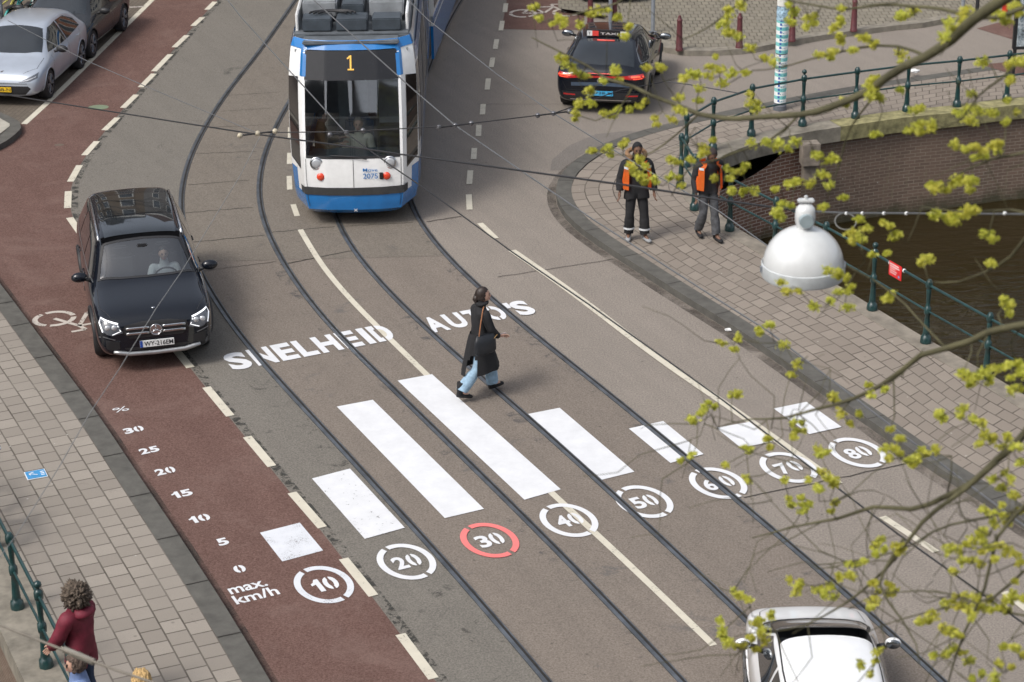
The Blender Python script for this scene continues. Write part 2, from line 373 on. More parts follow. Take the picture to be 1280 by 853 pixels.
# --- coloured surfaces
RED_R=Gs([(285,-14),(265,8),(247,27),(226,52),(203,79),(184,101),(162,127),(139,155),(113,187),(93,215),(85,240),(84,260),(97,290),(120,325),(157,370),(190,405),(228,447),(268,500),(322,566),(380,638),(415,681),(463,744),(515,813),(545,853)])
RED_R=relax(smoothline(ext(RED_R,12,16),.4),8)
rail1=relax(smoothline(ext(Gs([(363,10),(320,72),(287,110),(257,157),(233.7,200),(222.5,245),(223,270),(236,318),(263.7,370),(290,412.5),(312.5,440),(340,470),(380,510),(425,560),(472.5,612.5),(512.5,655),(560,707.5),(612.5,767.5),(650,812.5)]),14,26),.35),30)
rail4=relax(smoothline([Vector((2.2,74,0)),Vector((.3,62,0)),Vector((-1.3,52,0)),Vector((-1.85,46,0)),Vector((-2.02,42,0))]+ext(Gs([(507.5,260),(530,292.5),(555,320),(585,350),(612.5,375),(650,405),(695,442.5),(745,480),(800,525),(890,600),(935,637.5),(992.5,686),(1055,742.5),(1098.7,777),(1173.7,848.7)]),0,26),.35),30)
rail2=offs(rail1,1.435)
rail3=offs(rail4,-1.435)
bed=[p for p in offs(rail1,-.02)]+[p for p in reversed(offs(rail4,.02))]
left=[p for p in RED_R]+[p for p in reversed(offs(rail1,-.02))]
def quadstrip(name,A,B,m,z,n=140):
    A=resample(A,n);B=resample(B,n); bm=bmesh.new(); va=[bm.verts.new((p.x,p.y,z)) for p in A]; vb=[bm.verts.new((p.x,p.y,z)) for p in B]
    for i in range(n-1): bm.faces.new((va[i],va[i+1],vb[i+1],vb[i]))
    return struct(name,bm,m)
quadstrip('traffic_lane',RED_R,rail1,ASPH_L,.004)
quadstrip('tram_track_bed',rail1,rail4,BED,.005)
j=G(250,337); 
slab=[p for p in rail1 if p.y>j.y]; slab4=[p for p in rail4 if p.y>G(560,322).y]
bm=bmesh.new(); fill(bm,[(p.x,p.y) for p in slab]+[(p.x,p.y) for p in reversed(slab4)],.009); struct('tram_track_slabs',bm,BED2)
# red cycle path: right edge = dashed line, left edge = kerb and parking line
PL=Gs([(191,0),(115,75),(70,120),(30,156)])
redleft=ext(PL,12)+[Vector((-11.2,44.0,0)),Vector((-11.4,42.8,0))]+[p for p in LK if p.y<42.3]
bm=bmesh.new(); A=resample(redleft,160); B=resample([p for p in RED_R if p.y>LK[-1].y-2],160)
va=[bm.verts.new((p.x,p.y,.009)) for p in A]; vb=[bm.verts.new((p.x,p.y,.009)) for p in B]
for i in range(159): bm.faces.new((va[i],va[i+1],vb[i+1],vb[i]))
struct('cycle_path',bm,REDA)
# jagged tar edge between cycle path and lane, and dark blotches by the left rail
t=NT('tar_edge'); co=t.co(); n=t.noise(co,5,7,.8,.5); t.b.inputs['Base Color'].default_value=(.042,.041,.036,1); t.b.inputs['Roughness'].default_value=.8; t.alpha(t.ramp(n,[(.50,0),(.56,.9)])); TAR=t.m
bm=bmesh.new(); ribbon(bm,RED_R,.13,.0112,off=.08); tag(struct('road_seam',bm,TAR))
t=NT('tar_blotch'); co=t.co(); n=t.noise(co,2.2,9,.82,.6); gx=t.n('TexCoord'); t.b.inputs['Base Color'].default_value=(.034,.034,.032,1); t.b.inputs['Roughness'].default_value=.8; t.alpha(t.ramp(n,[(.56,0),(.64,.6)])); BLO=t.m
bm=bmesh.new(); ribbon(bm,[p for p in rail1 if p.y<31.8],.40,.0095,off=-.26); struct('road_patch',bm,BLO)
t=NT('rail_stain'); co=t.co(); n=t.noise(co,1.3,9,.8,.9); t.b.inputs['Base Color'].default_value=(.085,.090,.098,1); t.b.inputs['Roughness'].default_value=.8; t.alpha(t.ramp(n,[(.54,0),(.66,.5)])); RST=t.m
for rl in (rail2,rail3,rail4):
    bm=bmesh.new(); ribbon(bm,[p for p in rl if p.y<37.5],.26,.0095,off=-.10); struct('road_patch',bm,RST)
sheet('road_patch',Gs([(706,212),(722,196),(752,181),(790,172),(803,166),(786,164),(745,168),(712,182),(690,200),(688,214)]),asphalt('asphalt_patch',(.16,.145,.128),(.17,.15,.135),(.22,.2,.18)),.004)
# cross joints in the track slabs and the lane
JT=plain('joint_dark',(.030,.026,.022),.9,var=.3)
for k,(a,b,wd) in enumerate([((235,232),(312,226),.018),((232,267),(317,260),.022),((238,304),(330,295),.024),((250,340),(345,328),.012),((333,292),(419,284),.02),((350,332),(441,314),.024),((425,284),(516,279),.016),((533,278),(577,271),.02),((622,347),(766,325),.014),((930,623),(1230,560),.016),((596,131),(700,131),.010),((334,200),(313,201),.012),((244,193),(322,190),.014),((262,160),(334,157),.014),((285,120),(350,116),.012),((276,140),(340,136),.01)]):
    A=G(*a);B=G(*b); P=[A.lerp(B,i/14)+Vector((noise.noise((k*3,i*.9,0))*.02,noise.noise((k*3+50,i*.9,0))*.045,0)) for i in range(15)]
    bm=bmesh.new(); ribbon(bm,P,wd,.0120); struct('road_joint',bm,JT)
# --- kerbs
bm=bmesh.new(); ribbon(bm,LK,.30,ZS,off=-.15,h=.2); k=struct('kerb',bm,STONE)
for P,sg,n in ((LK,-.15,1),(RK,-.14,1)):     # kerbstone joints
    pass
bm=bmesh.new(); ribbon(bm,RK,.28,ZS+.005,off=-.14,h=.2); struct('kerb',bm,STONE)
def kjoints(P,off,w):
    bm=bmesh.new(); s=0; last=P[0]; N=normals2(P)
    for p,n in zip(P,N):
        s+=(p-last).length; last=p
        if s>1.0:
            s=0; a=p+n*(off-w/2); b=p+n*(off+w/2); ribbon(bm,[Vector((a.x,a.y,0)),Vector((b.x,b.y,0))],.016,ZS+.008)
    return bm
struct('kerb_joints',kjoints(LK,-.15,.30),JT); struct('kerb_joints',kjoints(RK,-.14,.28),JT)
# --- left pavement: tile rows run along the kerb
LI=resample(offs(LK,-.30),120); LJ=[]
for p,n in zip(LI,normals2(LI)):
    d_=(Lc[2]-Lc[1]).normalized(); q=Lc[1]-p; m_=-n; t_=(q.x*d_.y-q.y*d_.x)/(m_.x*d_.y-m_.y*d_.x); LJ.append(p+m_*(min(t_-.45,6) if t_>1 else 4.35))
strip_uv('pavement_left',LI,LJ,TILE_L,ZS)
bm=bmesh.new(); far=resample(LJ,60)
bm2=[Vector((-26,47,0)),Vector((-26,Lc[3].y+1.0,0)),Vector((Lc[3].x,Lc[3].y,0)),Vector((Lc[2].x,Lc[2].y,0)),Vector((Lc[1].x,Lc[1].y,0)),Vector((Lc[0].x,Lc[0].y,0))]
fill(bm,[(p.x,p.y) for p in LI[2:]]+[(Lc[0].x,Lc[0].y)]+[(p.x,p.y) for p in reversed(bm2[:-1])],ZS-.006); struct('pavement_base',bm,tiles('paving_back',(.30,.27,.235),(.255,.23,.20),(.07,.06,.05),.3,.3,uv=False,rot=R(-25)))
# stone band along the left railing and quay wall below it
def quay(name,P,m,depth=3.2,z=ZS,shift=0):
    bm=bmesh.new(); va=[bm.verts.new((p.x,p.y,z-.02)) for p in P]; vb=[bm.verts.new((p.x,p.y,z-depth)) for p in P]; uv=bm.loops.layers.uv.new(); s=0
    for i in range(len(P)-1):
        d=(P[i+1]-P[i]).length; f=bm.faces.new((va[i],va[i+1],vb[i+1],vb[i]))
        for lp,c in zip(f.loops,((s,0),(s+d,0),(s+d,-depth),(s,-depth))): lp[uv].uv=c
        s+=d
    return struct(name,bm,m)
BRICK=tiles('quay_brick',(.23,.13,.095),(.15,.085,.065),(.52,.47,.41),.225,.072,ms=.009,dirt=(.06,.055,.04),damp=True)
BRICKD=tiles('quay_brick_dark',(.20,.14,.108),(.14,.102,.080),(.33,.29,.235),.225,.072,ms=.007,dirt=(.05,.045,.03),damp=True)
BRICKD.node_tree
LcS=[Lc[0],Lc[1],Lc[2],Lc[3]]
bm=bmesh.new(); ribbon(bm,[Vector((p.x,p.y,0)) for p in LcS],.62,ZS+.02,off=-.27,h=.3); struct('coping',bm,STONE2)
quay('quay_wall',LcS,BRICKD)
# --- right pavement
strip_uv('pavement_right',PA,PB,TILE_R,ZS)
near=[p for p in RB if p.y<41.2 and p.x<30]
k0=min(range(len(RB)),key=lambda i:(RB[i]-G(872,218,ZS)).length)
nearE=RB[:k0+1]; farE=RB[k0:]
bm=bmesh.new(); ribbon(bm,nearE,.34,ZS+.008,off=.17,h=.34); struct('coping',bm,plain('coping_near',(.215,.19,.155),.88,var=.3,scale=4,bump=.3))
quay('quay_wall',[p for p in nearE],BRICKD)
quay('bridge_wall',offs([p for p in farE if (p-farE[0]).length>3.3],-.03),BRICKD)
# wall with the low arch opening: brick below, void above
arch=[p for p in farE if (p-farE[0]).length<=3.6]
A0=offs(arch,-.03); L=[0]
for a,b in zip(A0[:-1],A0[1:]): L.append(L[-1]+(b-a).length)
bm=bmesh.new(); uv=bm.loops.layers.uv.new(); top=[]
for s in L:
    q=s/L[-1]; top.append(ZS-.34-.42*max(0,math.sin(PI*min(1,max(0,(q-.06)/.78))))**.6)
va=[bm.verts.new((p.x,p.y,z)) for p,z in zip(A0,top)]; vb=[bm.verts.new((p.x,p.y,-3.2)) for p in A0]
for i in range(len(A0)-1):
    f=bm.faces.new((va[i],va[i+1],vb[i+1],vb[i]))
    for lp,c in zip(f.loops,((L[i],top[i]),(L[i+1],top[i+1]),(L[i+1],-3.2),(L[i],-3.2))): lp[uv].uv=c
struct('bridge_wall',bm,BRICK)
DARK=plain('void_shade',(.012,.011,.012),.9)  # near-black colour stands in for the shade inside the arch opening
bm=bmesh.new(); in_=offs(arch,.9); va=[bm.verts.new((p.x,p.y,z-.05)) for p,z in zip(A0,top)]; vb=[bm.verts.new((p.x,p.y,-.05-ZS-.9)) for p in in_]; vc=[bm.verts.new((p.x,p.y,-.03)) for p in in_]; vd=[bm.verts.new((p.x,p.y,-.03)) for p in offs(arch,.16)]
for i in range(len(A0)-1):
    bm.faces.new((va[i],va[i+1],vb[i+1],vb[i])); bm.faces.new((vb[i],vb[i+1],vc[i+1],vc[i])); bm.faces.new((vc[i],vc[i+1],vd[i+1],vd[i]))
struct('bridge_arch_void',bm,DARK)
f1=[p for p in farE if (p-farE[0]).length<4.1]; f2=[p for p in farE if (p-farE[0]).length>=4.0]
bm=bmesh.new(); ribbon(bm,f1,.46,ZS+.01,off=.1,h=.30); struct('coping',bm,STONE2)
bm=bmesh.new(); ribbon(bm,f2,.46,ZS+.014,off=.1,h=.30); struct('coping',bm,MOSS)
c=G(1012,168,ZS); bm=bmesh.new(); box(bm,(c.x,c.y-.16,-.22),(.36,.30,.46),R(8),.02); box(bm,(c.x,c.y-.10,-.62),(.26,.20,.36),R(8),.015); struct('stone_block',bm,plain('pilaster_stone',(.20,.17,.14),.85,var=.3,scale=6,bump=.2))
t=NT('gutter_dirt'); co=t.co(); n=t.noise(co,1.1,7,.75,.6); t.b.inputs['Base Color'].default_value=(.06,.05,.042,1); t.b.inputs['Roughness'].default_value=.95; t.alpha(t.ramp(n,[(.36,0),(.64,.7)])); GUT=t.m
bm=bmesh.new(); ribbon(bm,[p for p in RK if p.x<12],.16,.0045,off=.09); struct('gutter_dirt',bm,GUT)
bm=bmesh.new(); ribbon(bm,[p for p in LK if p.y<44],.12,.0135,off=.07); struct('gutter_dirt',bm,GUT)
# --- the far plaza and upper surfaces
plz=Gs([(832,66),(860,70),(927,68),(990,57),(1043,48),(1120,38),(1152,35),(1191,28),(1290,14)])
bm=bmesh.new(); fill(bm,[(p.x,p.y) for p in plz]+[(40,60),(40,75),(1.5,75),(1.2,52),(plz[0].x-1.1,plz[0].y+2.6),(plz[0].x-.25,plz[0].y+.9)],ZS); struct('plaza',bm,PLAZA)
bm=bmesh.new(); ribbon(bm,smoothline(ext([Vector((p.x-1.1,p.y+2.6,0)) for p in plz[:1]]+[Vector((plz[0].x-.25,plz[0].y+.9,0))]+plz,3,20),.4),.26,ZS+.006,off=.1,h=.2); struct('kerb',bm,plain('kerb_far',(.215,.195,.16),.88,var=.25,scale=6,bump=.2))
sheet('cycle_path_top',Gs([(636,-20),(632,10),(627,36.5),(680,38),(726,38),(733,12),(742,-20)]),REDA,.006)
sheet('cycle_path_right',Gs([(1221,36),(1266,50),(1330,66),(1330,26),(1258,26)]),REDA,.006)
sheet('cycle_path_corner',Gs([(1226,88),(1258,98),(1330,112),(1330,92),(1265,84)]),REDA,ZS+.006)
pk=Gs([(191,0),(115,75),(70,120),(30,156)])
bm=bmesh.new(); fill(bm,[(p.x,p.y) for p in ext(pk,14)]+[(-11.2,43.6),(-22,43),(-30,75)],.006); struct('parking_bay',bm,PARK)
sheet('pavement_upper_left',[G(-10,150),G(13,163),G(13,166),G(-12,186),G(-70,190),G(-70,148)],plain('light_paving',(.36,.34,.29),.85,var=.2,scale=3),.14)
bm=bmesh.new(); ribbon(bm,smoothline([G(-40,205,0),G(0,188,0),G(18,176,0),G(26,167,0),G(24,160,0),G(-5,146,0),G(-30,138,0)],.2),.28,.13,off=.12,h=.2); struct('kerb',bm,STONE)
# --- tram rails (head, groove, sealant strip)
RL=['leftmost tram rail, passing under the black SUV','second tram rail from the left, between the white bars','third tram rail from the left, passing under the walking woman','rightmost tram rail, crossing the 60 ring']
for rl,lb in zip((rail1,rail2,rail3,rail4),RL):
    t_=thing('tram_rail',lb,'tram rail',(0,0,0),0,'tram rails')
    rl=[Vector((p.x,p.y,0)) for p in rl]
    bm=bmesh.new(); ribbon(bm,rl,.098,.0180); obj('sealant',bm,SEAL,t_)
    bm=bmesh.new(); ribbon(bm,rl,.050,.024,off=-.022,h=.02); obj('rail_head',bm,STEEL,t_)
    bm=bmesh.new(); ribbon(bm,rl,.032,.0200,off=.020); obj('groove',bm,GROOVE,t_)
    bm=bmesh.new(); ribbon(bm,rl,.014,.0225,off=.047,h=.006); obj('guard_lip',bm,STEEL,t_)
# ================================================================ ROAD MARKINGS
ZM=.0135
def quadmark(name,q,m,label,cat,group=None):
    bm=bmesh.new(); P=[G(x,y,0) for x,y in q]; vs=[bm.verts.new((p.x,p.y,ZM+.0013)) for p in P]; bm.faces.new(vs); return tag(obj(name,bm,m),label,cat,group)
bars=[(((325.0,667.3),(374.8,654.7),(404,689.5),(352.9,703.3)),WHITE_W,'short speckled white bar on the red cycle path above the 10 ring'),
(((390,599.5),(437.5,587),(506,661),(456,675)),WHITE_M,'white bar with a grey scuffed end above the 20 ring'),
(((421,509.5),(466,501),(605,637.5),(556,649)),WHITE,'long white bar above the red 30 ring'),
(((497,477),(540,469),(701,613),(655.5,626)),WHITE,'longest white bar, its top touched by the walking woman, above the 40 ring'),
(((659,519),(699.5,511),(793,591),(752.5,601)),WHITE,'medium white bar above the 50 ring'),
(((786,537),(829,527.6),(879.5,569),(838,580)),WHITE,'white bar crossed by the tram rail above the 60 ring'),
(((895,536),(937,528.8),(965.5,553.4),(926,561)),WHITE,'short white bar touching the solid white line above the 70 ring'),
(((967,512),(1008,503.6),(1052,535),(1011.5,544)),WHITE,'short white bar nearest the right kerb above the 80 ring')]
for q,m,lb in bars: quadmark('painted_bar',q,m,lb,'road marking','white bars of the painted speed chart')
rc=[(404.8,732),(508,703.3),(612,676.5),(711,651.5),(805,628.3),(897.5,605.2),(985.5,585.5),(1072,567)]
for k,(c,nm) in enumerate(zip(rc,('10','20','30','40','50','60','70','80'))):
    ctr=G(*c); t_=thing('speed_ring','broken %s ring painted round the number %s%s'%(('pink red' if nm=='30' else 'speckled white' if nm=='10' else 'white'),nm,' on the red cycle path' if nm=='10' else ' on the tram road'),'road marking',(ctr.x,ctr.y,0),R(25.6),'numbered rings of the painted speed chart')
    bm=bmesh.new(); N=72; a0,b0=.36,.498; a1,b1=.275,.40
    ga=R(110)
    for i in range(N):
        t0=2*PI*i/N; t1=2*PI*(i+1)/N; tm=(t0+t1)/2
        if min(abs((tm-ga+PI)%(2*PI)-PI),abs((tm-ga-PI+PI)%(2*PI)-PI))<R(6.0): continue
        vs=[bm.verts.new((r0*math.cos(tt),r1*math.sin(tt),ZM+.0026)) for tt,r0,r1 in ((t0,a1,b1),(t0,a0,b0),(t1,a0,b0),(t1,a1,b1))]; bm.faces.new(vs)
    obj('ring',bm,PINK if nm=='30' else WHITE_W if nm=='10' else WHITE,t_)
    bm=bmesh.new()
    if nm=='60': glyph(bm,'6',(-.215,-.165,ZM+.0026),(.165,0,0),(0,.33,0),.035); glyph(bm,'0',(.055,-.165,ZM+.0026),(.165,0,0),(0,.33,0),.035,cuts=((.5,.08),))
    else: digits(bm,nm,((-.150 if nm=='10' else -.175),-.165,ZM+.0026),(.335 if nm=='10' else .36,0,0),(0,.33,0),.035,1)
    obj('number',bm,WHITE,t_)
def words(name,s,bl,wd,ht,label,m=WHITE,off=.03,sp=1.0,cuts=(),group=None,org=None,cat='road lettering'):
    O=G(*bl) if org is None else org
    t_=thing(name,label,cat,(O.x,O.y,0),R(25.6),group); bm=bmesh.new()
    (glyph(bm,s,(0,0,ZM+.0015),(wd,0,0),(0,ht,0),.0,sp,cuts) if s=='%' else digits(bm,s,(0,0,ZM+.0015),(wd,0,0),(0,ht,0),off,1)); obj('lettering',bm,m,t_); return t_
# SNELHEID AUTO'S letter by letter
def word(s,px0,px1,ht,label,adv,gaps={}):
    A=G(*px0);B=G(*px1); ang=math.atan2(B.y-A.y,B.x-A.x); t_=thing('road_word',label,'road lettering',(A.x,A.y,0),ang,'painted words'); W=(B-A).length
    tot=sum(adv); x=0
    for ch,a in zip(s,adv):
        if ch!=' ':
            bm=bmesh.new(); w_=a/tot*W
            if ch=="'": glyph(bm,ch,(x+w_*.42,ht*.62,ZM+.002),(w_*.75,0,0),(0,ht*.38,0),.03)
            else: glyph(bm,ch,(x+w_*(.25 if ch=='I' else .05),0,ZM+.002),(w_*(.6 if ch=='I' else .86),0,0),(0,ht,0),.045,cuts=gaps.get(ch,()))
            obj('letter',bm,WHITE,t_)
        x+=a/tot*W
word('SNELHEID',(291,465),(500.5,424.0),.66,'white painted word SNELHEID crossing the left tram rails',(1.15,1.15,.98,.92,1.15,.98,.55,1.05),{'D':((.42,.05),)})
word("AUTO'S",(540.5,417.5),(675.5,392.0),.62,"white painted word AUTO'S partly behind the walking woman",(1.1,1.05,1,1.1,.42,1.05),{'O':((.5,.05),)})
lw=dict(org=None)
for s,(x,y),wd,ht,cut in (('%',(151,513),.23,.16,()),('30',(167,538.5),.29,.19,((.78,.035),)),('25',(186.5,564),.28,.19,()),('20',(206.5,590),.28,.20,((.78,.035),)),('15',(227.5,618.5),.28,.20,()),('10',(249.5,649.5),.28,.20,((.74,.04),)),('5',(278.5,678.5),.145,.20,()),('0',(299.5,712.5),.15,.20,((.5,.09),))):
    c=G(x,y); o=c-U*wd/2-V*ht/2; words('axis_number',s,None,wd,ht,'small white %s painted on the red cycle path by the left kerb'%{'%':'percent sign','0':'zero below the 5'}.get(s,'number '+s),cuts=cut,org=o,off=.04,group='percent scale on the cycle path',cat='road marking')
c=G(293.5,758); 
t_=thing('unit_lettering','small white words max. km/h left of the 10 ring','road lettering',(c.x,c.y,0),R(25.6)); bm=bmesh.new(); glyph(bm,'max.',(.05,.27,ZM+.002),(.50,0,0),(0,.16,0),.02); glyph(bm,'km/h',(.03,.0,ZM+.002),(.58,0,0),(0,.23,0),.02); obj('lettering',bm,WHITE,t_)
# broken lines and solid lines
def line(pts,w,m,label,group,name='lane_dash'):
    P=relax(smoothline(Gs(pts),.3),25); bm=bmesh.new(); ribbon(bm,P,w,ZM); tag(obj(name,bm,m),label,'road marking',group)
z4=lambda L,x0=0,y0=0,s=4.0:[[(x0+a/s,y0+b/s) for a,b in q] for q in L]
Ld=z4([[(1075,12),(1035,52)],[(1012,90),(965,133)],[(935,180),(872,240)],[(852,275),(770,360)],[(770,372),(703,440)],[(682,477),(615,543)],[(588,592),(522,655)],[(485,710),(422,780)]])
Ld+= [[(99.5,207.5),(88,228)],[(85.5,240),(84.5,261)],[(87,273),(101,293)]]+z4([[(70,142),(152,242)]],200,400)+[[(258,485),(288,521)],[(309,547),(340,584)],[(365,617),(403,660.5)],[(429.5,699.5),(467,746)],[(500.5,794),(542,849.5)]]
for q in Ld: line(q,.13,WHITE_O,'cream dash of the broken line between the red cycle path and the grey lane','dashes along the cycle path')
Rd=[[(632.5,5),(631,16)],[(628,27),(626,39)],[(621,50),(619,62)],[(616,73),(614,85)],[(610.5,99),(609,113)],[(604,131),(603,144)],[(598.6,157),(598,171)],[(593,186),(592,200)],[(588,214),(586.6,231)],[(586,244),(587,263)],[(600,280),(620,299)]]
for q in Rd: line(q,.11,WHITE_O,'cream dash of the broken line running up the road right of the tram','dashes right of the tram')
for q in ([(1103,647),(1136,669),(1170,691)],[(1255,741),(1290,768)],[(1372,828),(1410,856)]): line(q,.11,WHITE_O,'worn dash of the line beside the right lane near the branches','dashes in the right lane')
for q in ([(362.3,192),(361.8,206)],[(361.6,221),(362.2,238)],[(366.5,256.5),(371.5,271)],[(363,160),(363,175)]): line(q,.10,WHITE_O,'small cream dash between the tram and the left tracks','dashes beside the tram front')
line([(375.5,288),(393,321),(415,352),(452,391),(485,422),(534,470)],.10,WHITE_O,'solid cream line curving from the tram front to the longest bar',None,'lane_line')
line([(684,612),(740,665),(790,707),(837,757),(892,808)],.10,WHITE_O,'solid cream line running from the longest bar through the 40 ring',None,'lane_line')
line([(640,314),(735,380),(825,452),(903,502),(960,543),(1048,606)],.14,WHITE_O,'solid white line along the right lane past the 70 ring',None,'lane_line')
line([(196,-5),(115,75),(70,120),(30,156)],.13,WHITE_O,'solid white line between the parked cars and the cycle path',None,'lane_line')
line([(112,12.5),(180,9)],.09,WHITE_B,'thin white line across the parking bay behind the parked cars',None,'lane_line')
# bicycle symbols
def bikesym(name,c,sx,sy,m,label,ang,flip=1):
    C=G(*c); t_=thing(name,label,'road marking',(C.x,C.y,0),ang,'painted bicycle symbols'); bm=bmesh.new()
    def ring(cx,cy,r,w):
        for i in range(28):
            if i%9==4: continue
            a=2*PI*i/28;b=2*PI*(i+1)/28
            bm.faces.new([bm.verts.new(((cx+rr*math.cos(q))*sx,(cy+rr*math.sin(q))*sy,ZM)) for rr,q in ((r-w,a),(r,a),(r,b),(r-w,b))])
    def bar(p,q,w):
        p=Vector((*p,0));q=Vector((*q,0));n=(q-p).normalized();n=Vector((-n.y,n.x,0))*w/2
        bm.faces.new([bm.verts.new((v.x*sx,v.y*sy,ZM+.0015)) for v in (p-n,q-n,q+n,p+n)])
    ring(-.52,-.2,.34,.085); ring(.52,-.2,.34,.085)
    for p,q in (((-.52,-.2),(-.28,.3)),((-.28,.3),(.25,.3)),((.25,.3),(.52,-.2)),((-.28,.3),(0,-.2)),((0,-.2),(.25,.3)),((-.52,-.2),(0,-.2)),((-.40,.42),(-.18,.42)),((.25,.3),(.2,.5)),((.2,.5),(.42,.5))): bar(p,q,.07)
    obj('symbol',bm,m,t_)
bikesym('bicycle_symbol',(113,397),1.05,.95,WHITE_B,'faded white bicycle symbol on the red path beside the black SUV',R(-155))
bikesym('bicycle_symbol',(680,14),.98,1.05,WHITE_B,'white bicycle symbol on the red surface at the top',R(2))
# small blue plaque with a white arrow on the left pavement
C=G(45,593.5,ZS); t_=thing('pavement_sticker','blue sticker with a white arrow on the left pavement','sticker',(C.x,C.y,0),R(22)); bm=bmesh.new(); box(bm,(0,0,ZS+.003),(.285,.255,.006)); obj('plate',bm,plain('sticker_white',(.75,.78,.8),.5),t_)
bm=bmesh.new(); box(bm,(0,0,ZS+.0075),(.262,.232,.004)); obj('blue_field',bm,plain('sticker_blue',(.05,.27,.55),.5),t_)
bm=bmesh.new()
for a,b in (((-.09,.045),(.02,-.03)),((-.09,.045),(-.02,.07)),((-.09,.045),(-.075,-.01))):
    p=Vector((*a,0));q=Vector((*b,0)); ribbon(bm,[p,q],.016,ZS+.0115)
for k in range(3): box(bm,(.09,.05-.05*k,ZS+.0105),(.05,.022,.002))
obj('arrow',bm,MATS['sticker_white'],t_)
# ================================================================ VEHICLES
def paintmat(name,col,rough=.18,metal=0,var=.06): 
    m=plain(name,col,rough,metal,var,3,coat=(.75 if max(col)<.05 else 1.0),spec=(.15 if max(col)<.05 else .5)); return m
BLACKP=paintmat('paint_black',(.006,.008,.013),.12)
SILVER=paintmat('paint_silver',(.43,.475,.545),.32,.3)
WHITEP=paintmat('paint_white',(.80,.81,.82),.3)
DGREY=paintmat('paint_dark_grey',(.03,.033,.038),.2)
GLASSD=plain('glass_dark',(.012,.016,.020),.03,0,.3,3,coat=1)
RUB=plain('tyre_rubber',(.022,.022,.023),.75,bump=.2); PLAST=plain('black_plastic',(.018,.018,.02),.5); CHROME=plain('chrome',(.62,.63,.65),.18,1)
ALU=plain('alloy',(.30,.31,.32),.3,.8); TRIM=plain('window_trim',(.35,.36,.38),.3,.8); LENS=plain('lamp_lens',(.55,.57,.6),.08,.3,coat=1); REDL=plain('tail_red',(.45,.02,.02),.15,coat=1)
SEATM=plain('seat_cloth',(.03,.03,.033),.8); SKIN=plain('skin',(.52,.31,.23),.55); SKIND=plain('skin_dark',(.16,.085,.055),.55); PLW=plain('plate_white',(.75,.76,.76),.4); PLY=plain('plate_yellow',(.78,.50,.02),.4); PLB=plain('plate_blue',(.07,.42,.72),.4); EUB=plain('plate_band',(.02,.07,.35),.4); INK=plain('plate_ink',(.015,.015,.02),.6)
def glow(name,col,st):
    t=NT(name); t.b.inputs['Base Color'].default_value=(*col,1); t.b.inputs['Emission Color'].default_value=(*col,1); t.b.inputs['Emission Strength'].default_value=st; MATS[name]=t.m; return t.m
LED=glow('daytime_light',(.95,.97,1),.45); TAILON=glow('tail_light_on',(1,.10,.04),.7); DISP=glow('display_amber',(.85,.48,.10),.28)
t=NT('clear_glass'); 
fr=t.n('Fresnel'); fr.inputs[0].default_value=1.5; tr=t.n('BsdfTransparent'); tr.inputs[0].default_value=(.72,.80,.82,1); gl=t.n('BsdfGlossy'); gl.inputs['Roughness'].default_value=.03; mx=t.n('MixShader')
ad=t.math('ADD',fr.outputs[0],.17); t.l(ad,mx.inputs[0]); t.l(tr.outputs[0],mx.inputs[1]); t.l(gl.outputs[0],mx.inputs[2]); t.l(mx.outputs[0],t.o.inputs[0]); CLEAR=t.m
def bvh_of(me): 
    bm=bmesh.new(); bm.from_mesh(me); b=BVHTree.FromBMesh(bm); bm.free(); return b
def cdt(poly,step):
    pts=[Vector((a,b)) for a,b in poly]; vs=[];ed=[]
    n=len(pts)
    for i in range(n):
        a=pts[i];b=pts[(i+1)%n]; k=max(1,int((b-a).length/step))
        for j in range(k): vs.append(a.lerp(b,j/k))
    m=len(vs); ed=[(i,(i+1)%m) for i in range(m)]
    x0=min(v.x for v in vs);x1=max(v.x for v in vs);y0=min(v.y for v in vs);y1=max(v.y for v in vs)
    def inside(p):
        c=False
        for i in range(n):
            a=pts[i];b=pts[i-1]
            if (a.y>p.y)!=(b.y>p.y) and p.x<(b.x-a.x)*(p.y-a.y)/(b.y-a.y)+a.x: c=not c
        return c
    x=x0+step*.5
    while x<x1:
        y=y0+step*.5
        while y<y1:
            p=Vector((x,y))
            if inside(p): vs.append(p)
            y+=step
        x+=step
    r=geometry.delaunay_2d_cdt(vs,ed,[list(range(m))],1,1e-5)
    return r[0],r[2]
def patch(bm,bvh,poly,view,off=.004,step=.06,mirror=False):
    """a surface piece that follows the body; view = side / front / rear / top gives the projection"""
    vs,fs=cdt(poly,step)
    for sg in ((1,-1) if mirror else (1,)):
        out=[]
        for v in vs:
            if view=='side': o=Vector((v.x,3*sg,v.y)); d=Vector((0,-sg,0))
            elif view=='front': o=Vector((6,v.x*sg,v.y)); d=Vector((-1,0,0))
            elif view=='rear': o=Vector((-6,v.x*sg,v.y)); d=Vector((1,0,0))
            else: o=Vector((v.x,v.y*sg,6)); d=Vector((0,0,-1))
            h=bvh.ray_cast(o,d)
            if h[0] is None: h=bvh.find_nearest(o+d*(4 if view in('front','rear') else 2.1))
            n=h[1]; dd=Vector((d.x,d.y*bvh.sg,d.z)) if isinstance(bvh,SideFlip) else d; n=n if n.dot(dd)<0 else -n
            out.append(bm.verts.new(h[0]+n*off))
        for f in fs:
            try: bm.faces.new([out[i] for i in f])
            except ValueError: pass
